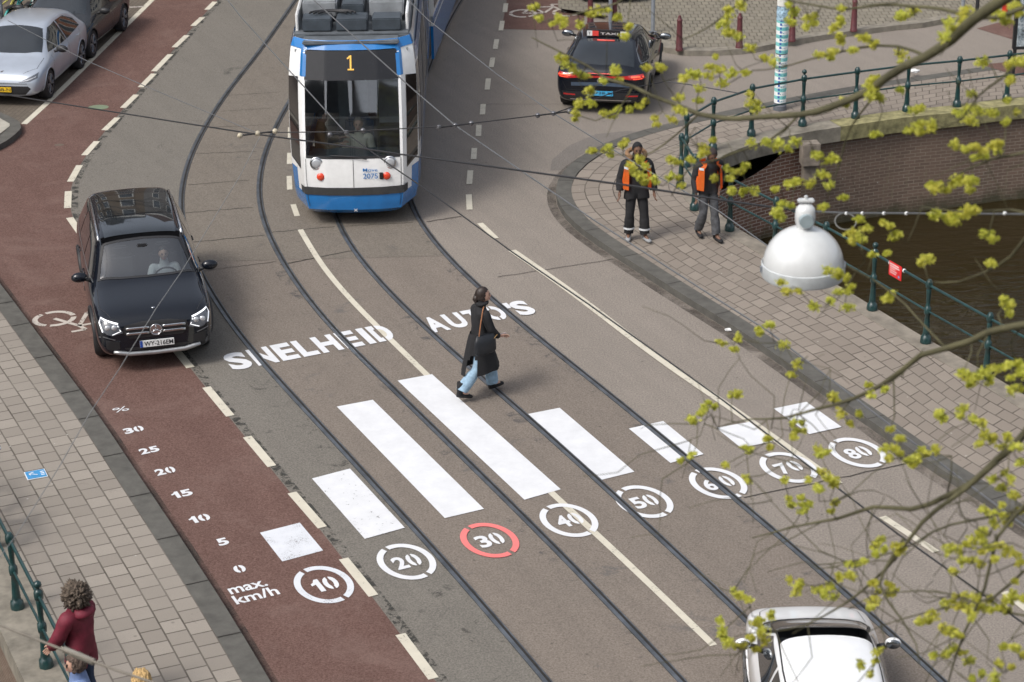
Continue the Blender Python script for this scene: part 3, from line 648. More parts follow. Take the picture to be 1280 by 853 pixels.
def seam(bm,bvh,pts,view,w=.010,off=.0015,mirror=True):
    for sg in ((1,-1) if mirror else (1,)):
        P=[]
        for a,b in zip(pts[:-1],pts[1:]):
            k=max(1,int(math.dist(a,b)/.05))
            for j in range(k): P.append((a[0]+(b[0]-a[0])*j/k,a[1]+(b[1]-a[1])*j/k))
        P.append(pts[-1]); Q=[];Nn=[]
        for x,y in P:
            if view=='side': o=Vector((x,3*sg,y)); d=Vector((0,-sg,0))
            elif view=='front': o=Vector((6,x*sg,y)); d=Vector((-1,0,0))
            elif view=='rear': o=Vector((-6,x*sg,y)); d=Vector((1,0,0))
            else: o=Vector((x,y*sg,6)); d=Vector((0,0,-1))
            h=bvh.ray_cast(o,d)
            if h[0] is None: continue
            Q.append(h[0]+h[1]*off); Nn.append(h[1])
        if len(Q)<2: continue
        va=[];vb=[]
        for i,q in enumerate(Q):
            tg=(Q[min(i+1,len(Q)-1)]-Q[max(i-1,0)]).normalized(); s=tg.cross(Nn[i]).normalized()*w/2; va.append(bm.verts.new(q-s)); vb.append(bm.verts.new(q+s))
        for i in range(len(Q)-1): bm.faces.new((va[i],va[i+1],vb[i+1],vb[i]))
def sidepatch(t_,bvh,q,step):
    for sg in (1,-1):
        bm=bmesh.new(); patch(bm,SideFlip(bvh,sg),q,'side',.004,step); obj('side_window',bm,GLASSD,t_,True)
def sideseam(name,t_,bvh,pts,w,off,m,view='side'):
    for sg in (1,-1):
        bm=bmesh.new()
        if view=='side': seam(bm,SideFlip(bvh,sg),pts,'side',w,off,False)
        else: seam(bm,bvh,[(a,b*sg) for a,b in pts],'top',w,off,False)
        obj(name,bm,m,t_,True)
class SideFlip:
    def __init__(s,b,sg): s.b=b; s.sg=sg
    def ray_cast(s,o,d): 
        return s.b.ray_cast(Vector((o.x,o.y*s.sg,o.z)),Vector((d.x,d.y*s.sg,d.z)))
    def find_nearest(s,o): return s.b.find_nearest(Vector((o.x,o.y*s.sg,o.z)))
def hull(st,name,m,parent,axles,wr,hood_x,levels=3,cut=None,wy=.62):
    bm=bmesh.new(); rings=[]
    for (x,w_,zb,zm,belt,top,wt) in st:
        if x>=hood_x: pr=[(0,zb),(w_*.8,zb),(w_*.96,zb+.09),(w_,zm),(w_*.985,belt-.07),(w_*.93,belt),(w_*.78,top-.015),(w_*.45,top),(0,top+.012)]
        else: pr=[(0,zb),(w_*.8,zb),(w_*.96,zb+.09),(w_,zm),(w_*.985,belt-.07),(w_*.95,belt),(wt,top-.085),(wt*.82,top-.008),(0,top+.012)]
        rings.append(([bm.verts.new((x,y,z)) for y,z in pr],[None]+[bm.verts.new((x,-y,z)) for y,z in pr[1:-1]]+[None]))
    for L_,R_ in rings: R_[0]=L_[0]; R_[-1]=L_[-1]
    n=9
    for (a,ar),(b,br) in zip(rings[:-1],rings[1:]):
        for k in range(n-1): bm.faces.new((a[k],b[k],b[k+1],a[k+1])); bm.faces.new((ar[k+1],br[k+1],br[k],ar[k]))
    for (a,ar),fl in ((rings[0],0),(rings[-1],1)):
        for k in range(n-1):
            vs=[a[k],a[k+1],ar[k+1],ar[k]]; vs=list(dict.fromkeys(vs))
            if len(vs)>2: bm.faces.new(vs)
    o=obj(name,bm,m,parent,True); md=o.modifiers.new('s','SUBSURF'); md.levels=md.render_levels=levels; bake(o)
    bvh=bvh_of(o.data); cut_objs=[]
    bmc=bmesh.new()
    for ax in axles:
        for sg in (1,-1): lathe(bmc,[(0,wy*sg),(wr,wy*sg),(wr,1.4*sg),(0,1.4*sg)],36,(ax,0,wr-.035),'Y')
    c1=obj('cutter',bmc,PLAST); cut_objs.append(c1)
    if cut:
        bmc=bmesh.new(); prism(bmc,cut[0],-cut[1],cut[1],lambda a,b,h:(a,h,b)); cut_objs.append(obj('cutter',bmc,SEATM))
    for c in cut_objs:
        md=o.modifiers.new('b','BOOLEAN'); md.operation='DIFFERENCE'; md.object=c; md.solver='EXACT'; md.material_mode='TRANSFER'
    bake(o)
    for c in cut_objs: bpy.data.objects.remove(c)
    o.data.polygons.foreach_set('use_smooth',[True]*len(o.data.polygons)); o.data.set_sharp_from_angle(angle=R(40))
    return o,bvh
def wheel(parent,x,y,r,w_=.22,spokes=5,rimm=None,rr=.70,steer=0):
    s=1 if y>0 else -1
    wo=bpy.data.objects.new('wheel',None); COL.objects.link(wo); wo.parent=parent; wo.location=(x,y,r); wo.rotation_euler=(0,0,steer)
    bm=bmesh.new(); lathe(bm,[(r*rr,-w_/2),(r*.93,-w_/2),(r,-w_/2+.03),(r,w_/2-.03),(r*.93,w_/2),(r*rr,w_/2),(r*rr,-w_/2)],40,(0,0,0),'Y'); obj('tyre',bm,RUB,wo,True,40)
    bm=bmesh.new(); f=s*w_/2; lathe(bm,[(r*rr,f*.96),(r*rr*.93,f*.98),(r*rr*.9,f*.3),(0,f*.25)],40,(0,0,0),'Y')
    lathe(bm,[(r*.17,f*.3),(r*.16,f*.9),(0,f*.95)],16,(0,0,0),'Y')
    obj('rim',bm,PLAST if spokes>5 else PLAST,wo,True,40)
    bm=bmesh.new()
    for k in range(spokes):
        a=2*PI*k/spokes
        for d in (-.13,.13):
            P=[(math.cos(a+d*.2)*r*.1,f*.86,math.sin(a+d*.2)*r*.1),(math.cos(a+d)*r*rr*.95,f*.93,math.sin(a+d)*r*rr*.95)]; tube(bm,P,[.020,.016],6)
    lathe(bm,[(r*rr,f*.99),(r*rr*.92,f*1.0),(r*rr*.92,f*.9)],40,(0,0,0),'Y'); obj('spokes',bm,rimm or ALU,wo,True,40)
    return wo
def plate(parent,txt,x,z,m,front=True,w_=.52,h=.115,band=True,tilt=0):
    s=1 if front else -1
    bm=bmesh.new(); box(bm,(x,0,z),(.012,w_,h),0,.003); po=obj('number_plate',bm,m,parent)
    bm=bmesh.new(); X=x+s*.0085
    glyph(bm,txt,(X,-s*(w_/2-.015-(.05 if band else 0)) if True else 0,z-h*.33),(0,s*(w_-.03-(.05 if band else 0)),0),(0,0,h*.66),.012); obj('characters',bm,INK,po)
    if band: bm=bmesh.new(); box(bm,(x+s*.002,-s*(w_/2-.022),z),(.013,.04,h-.006)); obj('country_band',bm,EUB,po)
    return po
def mirror_part(parent,x,y,z,m,s=1):
    for sg in (1,-1):
        bm=bmesh.new(); bmesh.ops.create_icosphere(bm,subdivisions=3,radius=1); 
        for v in bm.verts: v.co=s*Vector((v.co.x*.085 if v.co.x>0 else v.co.x*.045,v.co.y*.13,v.co.z*.085)); v.co+=Vector((x,sg*(y+.12),z))
        mo=obj('mirror',bm,m,parent,True)
        bm=bmesh.new(); tube(bm,[(x+.02,sg*(y-.05),z-.06),(x+.01,sg*(y+.05),z-.03)],[.035,.028],8); obj('mirror_arm',bm,PLAST,mo,True)
        bm=bmesh.new(); lathe(bm,[(0,-.047),(.085,-.047),(.09,-.03)],20,(0,0,0),'X'); 
        for v in bm.verts: v.co=s*Vector((v.co.x,v.co.y*1.3,v.co.z*.85))+Vector((x,sg*(y+.12),z))
        obj('mirror_glass',bm,plain('mirror_face',(.28,.30,.32),.06,.9),mo,True)
def handles(parent,bvh,pts,m):
    for x,z in pts:
        for sg in (1,-1):
            h=bvh.ray_cast(Vector((x,3*sg,z)),Vector((0,-sg,0)))
            if h[0]: bm=bmesh.new(); y=h[0].y+sg*.018; tube(bm,[(x-.10,y-sg*.02,z),(x-.08,y,z),(x+.08,y,z+.004),(x+.10,y-sg*.02,z+.004)],.013,8); obj('door_handle',bm,m,parent,True)
def place(t_,p,ang): t_.location=p; t_.rotation_euler=(0,0,ang)
def arch(parent,bvh,axles,r,m,w_=.05):
    for ax in axles:
        for sg in (1,-1):
            bm=bmesh.new(); P=[]
            for k in range(25):
                a=PI*k/24*1.16-.08*PI; x=ax+math.cos(a)*r; z=r-.04+math.sin(a)*r
                h=bvh.ray_cast(Vector((x,3*sg,z)),Vector((0,-sg,0)))
                if h[0] and z>.2 and abs(h[0].y)>.5: P.append(h[0])
            if len(P)>3: tube(bm,P,w_/2,6); obj('wheel_arch',bm,m,parent,True)
# ---------------------------------------------------------------- black family car
def suv():
    t_=thing('suv','black family car with a star grille and a white plate driving towards the camera','car')
    st=[(-2.36,.70,.42,.70,.92,.98,.66),(-2.30,.86,.30,.70,1.04,1.30,.66),(-2.10,.915,.25,.64,1.08,1.60,.68),(-1.5,.93,.23,.62,1.08,1.675,.70),(-.5,.93,.22,.62,1.06,1.685,.71),(.25,.93,.22,.62,1.04,1.655,.70),(.50,.93,.22,.62,1.03,1.60,.69),
        (1.12,.925,.22,.62,1.03,1.16,.72),(1.32,.92,.22,.62,1.02,1.10,.7),(1.95,.91,.23,.62,.97,1.03,.7),(2.20,.87,.26,.6,.92,.97,.7),(2.33,.80,.30,.55,.84,.88,.6),(2.37,.74,.34,.5,.72,.78,.6)]
    ws=[(.52,-.60),(.50,0),(.52,.60),(.80,.68),(1.09,.74),(1.16,.4),(1.18,0),(1.16,-.4),(1.09,-.74),(.80,-.68)]
    o,bvh=hull(st,'body',BLACKP,t_,(1.43,-1.42),.40,1.1,cut=([(.30,.72),(.30,1.50),(.52,1.9),(1.30,1.60),(1.06,.92),(.9,.72)],.62))
    bm=bmesh.new(); patch(bm,bvh,ws,'top',.004,.07); obj('windscreen',bm,CLEAR,t_,True)
    bm=bmesh.new(); ring=[(.50,-.64),(.47,0),(.50,.64),(.80,.72),(1.11,.78),(1.185,.42),(1.20,0),(1.185,-.42),(1.11,-.78),(.80,-.72)]
    seam(bm,bvh,ws+[ws[0]],'top',.05,.007,False); obj('windscreen_border',bm,PLAST,t_,True)
    bm=bmesh.new(); patch(bm,bvh,[(.38,-.56),(.38,.56),(-.35,.58),(-.35,-.58)],'top',.003,.08); patch(bm,bvh,[(-.40,-.58),(-.40,.58),(-1.45,.57),(-1.45,-.57)],'top',.003,.08); obj('roof_glass',bm,GLASSD,t_,True)
    for q in ([(.98,1.09),(.60,1.36),(.38,1.50),(-.22,1.55),(-.22,1.10)],[(-.28,1.10),(-.28,1.55),(-1.15,1.55),(-1.22,1.13)],[(-1.28,1.13),(-1.22,1.54),(-1.75,1.50),(-2.0,1.17)]):
        for mi in (False,):
            sidepatch(t_,bvh,q,.08)
    sideseam('window_trim',t_,bvh,[(1.02,1.085),(-1.3,1.10),(-2.05,1.15)],.022,.006,TRIM)
    bm=bmesh.new()
    seam(bm,bvh,[(.98,.32),(1.03,.75),(.98,1.03)],'side'); seam(bm,bvh,[(-.25,.30),(-.25,1.05)],'side'); seam(bm,bvh,[(-1.0,.9),(-1.2,1.08)],'side'); seam(bm,bvh,[(.98,.31),(-1.0,.31)],'side')
    seam(bm,bvh,[(1.24,.78),(1.9,.80),(2.22,.66)],'top'); obj('panel_gaps',bm,PLAST,t_,True)
    handles(t_,bvh,((.05,.93),(-.95,.95)),BLACKP)
    arch(t_,bvh,(1.43,-1.42),.42,PLAST,.07)
    for sg in (1,-1):
        bm=bmesh.new(); P=[]
        for k in range(15):
            x=.35-2.2*k/14; h=bvh.ray_cast(Vector((x,sg*.655,4)),Vector((0,0,-1))); P.append(h[0]+Vector((0,0,.028 if 0<k<14 else 0)))
        tube(bm,P,.019,8); obj('roof_rail',bm,CHROME,t_,True)
        hl=[(.50*1,.71),(.56,.86),(.80,.93),(.84,.86),(.80,.72),(.66,.67)]
        bm=bmesh.new(); patch(bm,bvh,[(a*sg,b) for a,b in hl],'front',.006,.05); ho=obj('headlight',bm,LENS if False else plain('lamp_inner',(.10,.11,.13),.12,coat=1),t_,True)
        bm=bmesh.new(); seam(bm,bvh,[(a*sg,b) for a,b in [(.56,.85),(.80,.915),(.825,.86),(.79,.735)]],'front',.028,.010,False); seam(bm,bvh,[(a*sg,b) for a,b in [(.57,.83),(.53,.74),(.66,.69)]],'front',.016,.010,False); obj('light_strip',bm,LED,ho,True)
        for yy in (.62,.72):
            bm=bmesh.new(); h=bvh.ray_cast(Vector((6,yy*sg,.80)),Vector((-1,0,0))); lathe(bm,[(0,.02),(.038,.014),(.046,0)],16,tuple(h[0]+Vector((.0,0,0))),'X'); obj('projector',bm,LENS,ho,True)
        bm=bmesh.new(); patch(bm,bvh,[(a*sg,b) for a,b in [(.56,.56),(.80,.62),(.83,.50),(.70,.42),(.56,.44)]],'front',.004,.05); obj('air_intake',bm,PLAST,t_,True)
        bm=bmesh.new(); seam(bm,bvh,[(a*sg,b) for a,b in [(.62,.60),(.78,.66),(.85,.62)]],'front',.018,.008,False); obj('intake_trim',bm,plain('trim_grey',(.22,.23,.25),.3,.7),t_,True)
    bm=bmesh.new(); patch(bm,bvh,[(-.47,.82),(-.50,.70),(-.40,.60),(.40,.60),(.50,.70),(.47,.82),(.2,.86),(-.2,.86)],'front',.006,.05); gr=obj('grille',bm,PLAST,t_,True)
    for z,sg in ((.77,1),(.77,-1),(.685,1),(.685,-1)):
        bm=bmesh.new(); 
        if True:
            P=[]; 
            for k in range(8):
                y=.10+.35*k/7; h=bvh.ray_cast(Vector((6,y*sg,z)),Vector((-1,0,0))); P.append(h[0]+Vector((.02,0,0)))
            tube(bm,P,[(.010,.022)]*8,8,flat=((1,0,0),))
        obj('grille_bar',bm,CHROME,gr,True)
    h=bvh.ray_cast(Vector((6,0,.725)),Vector((-1,0,0)))[0]; bm=bmesh.new(); c=Vector((h.x+.035,0,.725))
    P=[(c.x,.088*math.cos(a*PI/16),c.z+.088*math.sin(a*PI/16)) for a in range(33)]; tube(bm,P,.009,8)
    for a in (90,210,330): tube(bm,[tuple(c),(c.x,.085*math.cos(R(a)),c.z+.085*math.sin(R(a)))],[.017,.004],6)
    lathe(bm,[(0,0),(.083,0)],20,(c.x-.012,0,c.z),'X'); obj('star_emblem',bm,CHROME,gr,True)
    hx=bvh.ray_cast(Vector((6,0,.90)),Vector((-1,0,0)))[0]; bm=bmesh.new(); hh=bvh.ray_cast(Vector((2.12,0,4)),Vector((0,0,-1)))[0]; lathe(bm,[(0,.008),(.026,.006),(.03,0)],16,tuple(hh)); obj('bonnet_badge',bm,CHROME,t_,True)
    plate(t_,'WY-216EM',bvh.ray_cast(Vector((6,0,.50)),Vector((-1,0,0)))[0].x+.03,.50,PLW)
    bm=bmesh.new(); P=[]
    for y,z in [(-.66,.40),(-.56,.375),(-.42,.345),(0,.335),(.42,.345),(.56,.375),(.66,.40)]:
        h=bvh.ray_cast(Vector((6,y,max(z,.40))),Vector((-1,0,0)))[0]; P.append((h.x+.015,y,z))
    tube(bm,P,[(.02,.022)]+[(.03,.036)]*5+[(.02,.022)],8,flat=((1,0,0),)); obj('skid_plate',bm,plain('satin_silver',(.45,.46,.47),.35,.7),t_,True)
    bm=bmesh.new(); patch(bm,bvh,[(-.50,.45),(-.42,.40),(.42,.40),(.50,.45)],'front',.004,.05); obj('lower_grille',bm,PLAST,t_,True)
    mirror_part(t_,.83,.90,1.12,BLACKP)
    for x in (1.43,-1.42):
        for y in (.765,-.765): wheel(t_,x,y,.355,.235,5,steer=R(-8) if x>0 else 0)
    # cabin: dashboard, seats, steering wheel
    bm=bmesh.new(); box(bm,(1.02,0,.90),(.34,1.2,.12),0,.03); obj('dashboard',bm,PLAST,t_)
    for y in (.33,-.33):
        bm=bmesh.new(); box(bm,(.42,y,1.02),(.14,.44,.56),0,.05); box(bm,(.40,y,1.36),(.09,.24,.16),0,.03); obj('front_seat',bm,SEATM,t_,True,40)
    bm=bmesh.new(); P=[(.86+.06*math.sin(a*PI/10),.33+.17*math.cos(a*PI/10),1.03+.15*math.sin(a*PI/10)) for a in range(21)]; tube(bm,P,.014,8); obj('steering_wheel',bm,PLAST,t_,True)
    bm=bmesh.new(); box(bm,(.62,0,1.48),(.10,.18,.08),0,.02); obj('rear_view_mirror',bm,PLAST,t_)
    return t_
SUVH=R(-72); S=suv(); SUVH=R(-76.5); S.scale=(.95,1,.97); S.location=(-5.95,33.98,0.010); S.rotation_euler=(0,0,SUVH)
# ---------------------------------------------------------------- silver hatchback
def hatch(m,label,ptxt,pm,nm='parked_car',grp=None,tail=False):
    t_=thing(nm,label,'car',group=grp)
    st=[(-2.18,.66,.42,.66,.86,.92,.6),(-2.12,.84,.30,.66,.96,1.10,.6),(-1.86,.895,.23,.62,1.00,1.36,.58),(-1.3,.905,.20,.60,.98,1.49,.60),(-.4,.905,.20,.6,.95,1.545,.62),(.10,.905,.20,.6,.93,1.515,.61),(.42,.905,.20,.6,.92,1.42,.60),
        (1.15,.90,.20,.6,.90,1.03,.7),(1.32,.90,.20,.6,.89,.97,.7),(1.85,.88,.21,.56,.80,.85,.7),(2.08,.82,.22,.5,.70,.76,.7),(2.18,.74,.26,.44,.60,.66,.6),(2.22,.66,.3,.42,.52,.57,.6)]
    o,bvh=hull(st,'body',m,t_,(1.34,-1.34),.375,1.1)
    bm=bmesh.new(); patch(bm,bvh,[(.34,-.52),(.30,0),(.34,.52),(.75,.62),(1.10,.68),(1.20,.35),(1.22,0),(1.20,-.35),(1.10,-.68),(.75,-.62)],'top',.004,.07); obj('windscreen',bm,GLASSD,t_,True)
    for q in ([(.95,.99),(.50,1.25),(.22,1.39),(-.28,1.43),(-.30,.99)],[(-.36,.99),(-.34,1.43),(-.95,1.40),(-1.45,1.22),(-1.52,1.04)]):
        sidepatch(t_,bvh,q,.07)
    bm=bmesh.new(); patch(bm,bvh,[(-1.55,-.5),(-1.5,.5),(-2.02,.56),(-2.02,-.56)],'top',.004,.07); obj('rear_window',bm,GLASSD,t_,True)
    bm=bmesh.new(); seam(bm,bvh,[(.92,.26),(.98,.6),(.93,.92)],'side'); seam(bm,bvh,[(-.33,.26),(-.33,.98)],'side'); seam(bm,bvh,[(-1.0,.62),(-1.25,.8),(-1.35,1.0)],'side'); seam(bm,bvh,[(1.26,.76),(1.8,.74),(2.05,.5)],'top'); seam(bm,bvh,[(.9,.25),(-.95,.25)],'side'); obj('panel_gaps',bm,PLAST,t_,True)
    sideseam('sill',t_,bvh,[(.92,.24),(-.95,.24)],.07,.003,PLAST)
    handles(t_,bvh,((-.12,.86),(-1.15,.90)),m)
    arch(t_,bvh,(1.34,-1.34),.385,m,.03)
    for sg in (1,-1):
        bm=bmesh.new(); patch(bm,bvh,[(a*sg,b) for a,b in [(.42,.585),(.62,.68),(.80,.76),(.80,.66),(.66,.60)]],'front',.005,.04); ho=obj('headlight',bm,plain('lamp_inner',(.10,.11,.13),.12,coat=1),t_,True)
        bm=bmesh.new(); seam(bm,bvh,[(a*sg,b) for a,b in [(.46,.60),(.62,.635),(.77,.69)]],'front',.018,.009,False); obj('light_strip',bm,LENS,ho,True)
        bm=bmesh.new(); patch(bm,bvh,[(a*sg,b) for a,b in [(.50,.86),(.80,.90),(.82,.80),(.50,.80)]],'rear',.005,.04); obj('tail_light',bm,REDL,t_,True)
    bm=bmesh.new(); patch(bm,bvh,[(-.68,.44),(-.62,.50),(.62,.50),(.68,.44),(.55,.30),(-.55,.30)],'front',.004,.05); obj('lower_grille',bm,PLAST,t_,True)
    bm=bmesh.new(); seam(bm,bvh,[(-.60,.555),(0,.555),(.60,.555)],'front',.012,.004,False); obj('bonnet_gap',bm,PLAST,t_,True)
    h=bvh.ray_cast(Vector((6,0,.42)),Vector((-1,0,0)))[0]; plate(t_,ptxt,h.x+.03,.42,pm,band=False)
    hh=bvh.ray_cast(Vector((2.02,0,4)),Vector((0,0,-1)))[0]; bm=bmesh.new()
    for sg in (1,-1): tube(bm,[(hh.x+.03,sg*.015,hh.z+.002),(hh.x+.0,sg*.03,hh.z+.008),(hh.x-.05,sg*.075,hh.z+.010)],[.008,.009,.005],6)
    obj('emblem',bm,plain('emblem_brown',(.10,.05,.03),.3,.6),t_,True)
    mirror_part(t_,.72,.90,1.02,PLAST)
    for x in (1.34,-1.34):
        for y in (.765,-.765): wheel(t_,x,y,.345,.225,6 if x else 5)
    return t_,bvh
HT,_=hatch(SILVER,'silver parked car with a yellow plate at the left edge beside the cycle path','TA-08-N',PLY)
dl=(G(66,124)-G(108,84)).normalized(); ha=math.atan2(dl.y,dl.x); lat=Vector((-dl.y,dl.x,0))
fwc=G(62,123)
HT.scale=(.80,.98,.91); HT.location=fwc-dl*1.07-lat*.80+Vector((0,0,.01)); HT.rotation_euler=(0,0,ha)
# dark car parked behind it: a copy with dark paint
DK,_=hatch(DGREY,'dark parked car behind the silver car at the top left','47-ZK-R',PLY)
fw2=G(121,72); DK.scale=(.80,.98,.91); DK.location=fw2-dl*1.07-lat*.86+Vector((0,0,.012)); DK.rotation_euler=(0,0,ha-R(2))
# cars at the top edge on the plaza side
TC,_=hatch(BLACKP,'black car with a yellow plate at the top edge above the black taxi','GB-193-X',PLY); 
TC.location=G(762,11)+Vector((.02,2.2,.01)); TC.rotation_euler=(0,0,R(-90))
TC2=copy_tree(TC); TC2['label']='dark car cut by the top edge right of the yellow plated black car'; TC2.location=G(872,2)+Vector((0,2.35,ZS+.005)); TC2.rotation_euler=(0,0,R(-88))
# ---------------------------------------------------------------- black taxi seen from behind
def taxi():
    t_=thing('taxi','black taxi with a blue plate and lit red tail lights, seen from behind','taxi')
    st=[(-2.40,.68,.40,.66,.88,.94,.6),(-2.36,.86,.30,.66,.98,1.06,.62),(-2.16,.93,.25,.64,1.06,1.18,.64),(-1.75,.945,.23,.62,1.07,1.40,.62),(-1.2,.945,.22,.62,1.05,1.58,.63),(-.4,.945,.22,.62,1.03,1.625,.66),(.20,.94,.22,.62,1.01,1.60,.64),(.48,.94,.22,.62,1.0,1.53,.62),
        (1.2,.935,.22,.62,.99,1.10,.72),(1.4,.93,.22,.62,.98,1.05,.7),(2.0,.90,.24,.6,.92,.97,.7),(2.3,.84,.3,.55,.80,.86,.6),(2.38,.76,.34,.5,.70,.74,.6)]
    o,bvh=hull(st,'body',BLACKP,t_,(1.42,-1.44),.40,1.15)
    bm=bmesh.new(); patch(bm,bvh,[(-1.25,-.54),(-1.20,0),(-1.25,.54),(-1.75,.62),(-2.14,.66),(-2.20,0),(-2.14,-.66),(-1.75,-.62)],'top',.004,.07); obj('rear_window',bm,GLASSD,t_,True)
    bm=bmesh.new(); patch(bm,bvh,[(.42,-.54),(.42,.54),(1.15,.68),(1.22,0),(1.15,-.68)],'top',.004,.07); obj('windscreen',bm,GLASSD,t_,True)
    for q in ([(1.0,1.08),(.55,1.34),(.30,1.46),(-.25,1.50),(-.25,1.08)],[(-.31,1.08),(-.31,1.50),(-1.05,1.46),(-1.2,1.10)],[(-1.25,1.12),(-1.12,1.44),(-1.55,1.34),(-1.85,1.17)]):
        sidepatch(t_,bvh,q,.07)
    sideseam('window_trim',t_,bvh,[(1.02,1.07),(-1.3,1.09),(-1.88,1.15),(-1.5,1.36),(-.9,1.50)],.022,.006,TRIM)
    bm=bmesh.new(); seam(bm,bvh,[(-.28,.3),(-.28,1.07)],'side'); seam(bm,bvh,[(-1.0,.8),(-1.25,1.07)],'side'); seam(bm,bvh,[(-.78,.80),(-.70,.60),(.70,.60),(.78,.80)],'rear',.008,.002,False); obj('panel_gaps',bm,PLAST,t_,True)
    handles(t_,bvh,((.0,.95),(-1.0,.97)),BLACKP); arch(t_,bvh,(1.42,-1.44),.41,PLAST,.05)
    for sg in (1,-1):
        bm=bmesh.new(); patch(bm,bvh,[(a*sg,b) for a,b in [(.42,.955),(.85,1.00),(.90,.90),(.70,.87),(.42,.90)]],'rear',.005,.04); tl=obj('tail_light',bm,REDL,t_,True)
        bm=bmesh.new(); seam(bm,bvh,[(a*sg,b) for a,b in [(.62,.935),(.78,.95),(.86,.945)]],'rear',.035,.010,False); seam(bm,bvh,[(a*sg,b) for a,b in [(.66,.90),(.84,.905)]],'rear',.014,.010,False); obj('lit_strip',bm,TAILON,tl,True)
        bm=bmesh.new(); patch(bm,bvh,[(a*sg,b) for a,b in [(.52,.50),(.76,.51),(.76,.475),(.52,.465)]],'rear',.006,.04); obj('reflector',bm,REDL,t_,True)
    bm=bmesh.new(); seam(bm,bvh,[(-.44,.93),(.44,.93)],'rear',.05,.006,False); obj('tail_light_bar',bm,REDL,t_,True)
    bm=bmesh.new(); seam(bm,bvh,[(-.26,1.0),(.26,1.0)],'rear',.02,.03,False); h=bvh.ray_cast(Vector((-1.33,0,4)),Vector((0,0,-1)))[0]; box(bm,(h.x,0,h.z+.01),(.05,.36,.02)); obj('high_brake_light',bm,glow('brake_dim',(.7,.10,.08),.35),t_,True)
    bm=bmesh.new(); patch(bm,bvh,[(-.80,.56),(.80,.56),(.72,.38),(-.72,.38)],'rear',.004,.05); obj('bumper_insert',bm,PLAST,t_,True)
    bm=bmesh.new(); seam(bm,bvh,[(-.62,.375),(.62,.375)],'rear',.025,.010,False); obj('bumper_trim',bm,CHROME,t_,True)
    bm=bmesh.new(); seam(bm,bvh,[(-.60,.74),(0,.76),(.60,.74)],'rear',.085,.006,False); obj('tailgate_ledge',bm,plain('ledge_gloss',(.10,.14,.20),.2,.4),t_,True)
    h=bvh.ray_cast(Vector((-6,0,.54)),Vector((1,0,0)))[0]; plate(t_,'H-728-BJ',h.x-.03,.54,PLB,False,band=False)
    h=bvh.ray_cast(Vector((-6,0,.84)),Vector((1,0,0)))[0]; bm=bmesh.new(); tube(bm,[(h.x-.02,.06*math.cos(a*PI/10),.84+.06*math.sin(a*PI/10)) for a in range(21)],.008,6)
    for a in (90,210,330): tube(bm,[(h.x-.02,0,.84),(h.x-.02,.06*math.cos(R(a)),.84+.06*math.sin(R(a)))],[.012,.004],6)
    obj('star_emblem',bm,CHROME,t_,True)
    # roof sign
    rs_z=bvh.ray_cast(Vector((-1.1,0,4)),Vector((0,0,-1)))[0].z
    bm=bmesh.new(); box(bm,(-1.10,0,rs_z+.08),(.10,.86,.15),0,.015); box(bm,(-1.10,.30,rs_z+.0),(.06,.05,.04)); box(bm,(-1.10,-.30,rs_z+.0),(.06,.05,.04)); rs=obj('roof_sign',bm,PLAST,t_)
    for y0,y1,m in ((.30,.41,PLW),(.17,.30,plain('sign_red',(.70,.06,.05),.5)),(-.41,-.28,PLW)):
        bm=bmesh.new(); box(bm,(-1.155,(y0+y1)/2,rs_z+.08),(.012,y1-y0,.12)); obj('sign_panel',bm,m,rs)
    bm=bmesh.new(); glyph(bm,'TAXI',(-1.1545,.13,rs_z+.055),(0,-.36,0),(0,0,.05),.01); obj('sign_lettering',bm,PLW,rs)
    bm=bmesh.new(); glyph(bm,'T',(-1.1622,.385,rs_z+.045),(0,-.06,0),(0,0,.07),.01); glyph(bm,'tx',(-1.1622,-.30,rs_z+.055),(0,-.09,0),(0,0,.05),.01); obj('sign_lettering',bm,INK,rs)
    mirror_part(t_,.85,.92,1.12,BLACKP)
    for x in (1.42,-1.44):
        for y in (.785,-.785): wheel(t_,x,y,.36,.235,5)
    return t_
TX=taxi(); ta=R(80); TX.scale=(.78,1,.87); TX.location=Vector((1.98,44.82,.01))+Vector((math.cos(ta),math.sin(ta),0))*1.2; TX.rotation_euler=(0,0,ta)
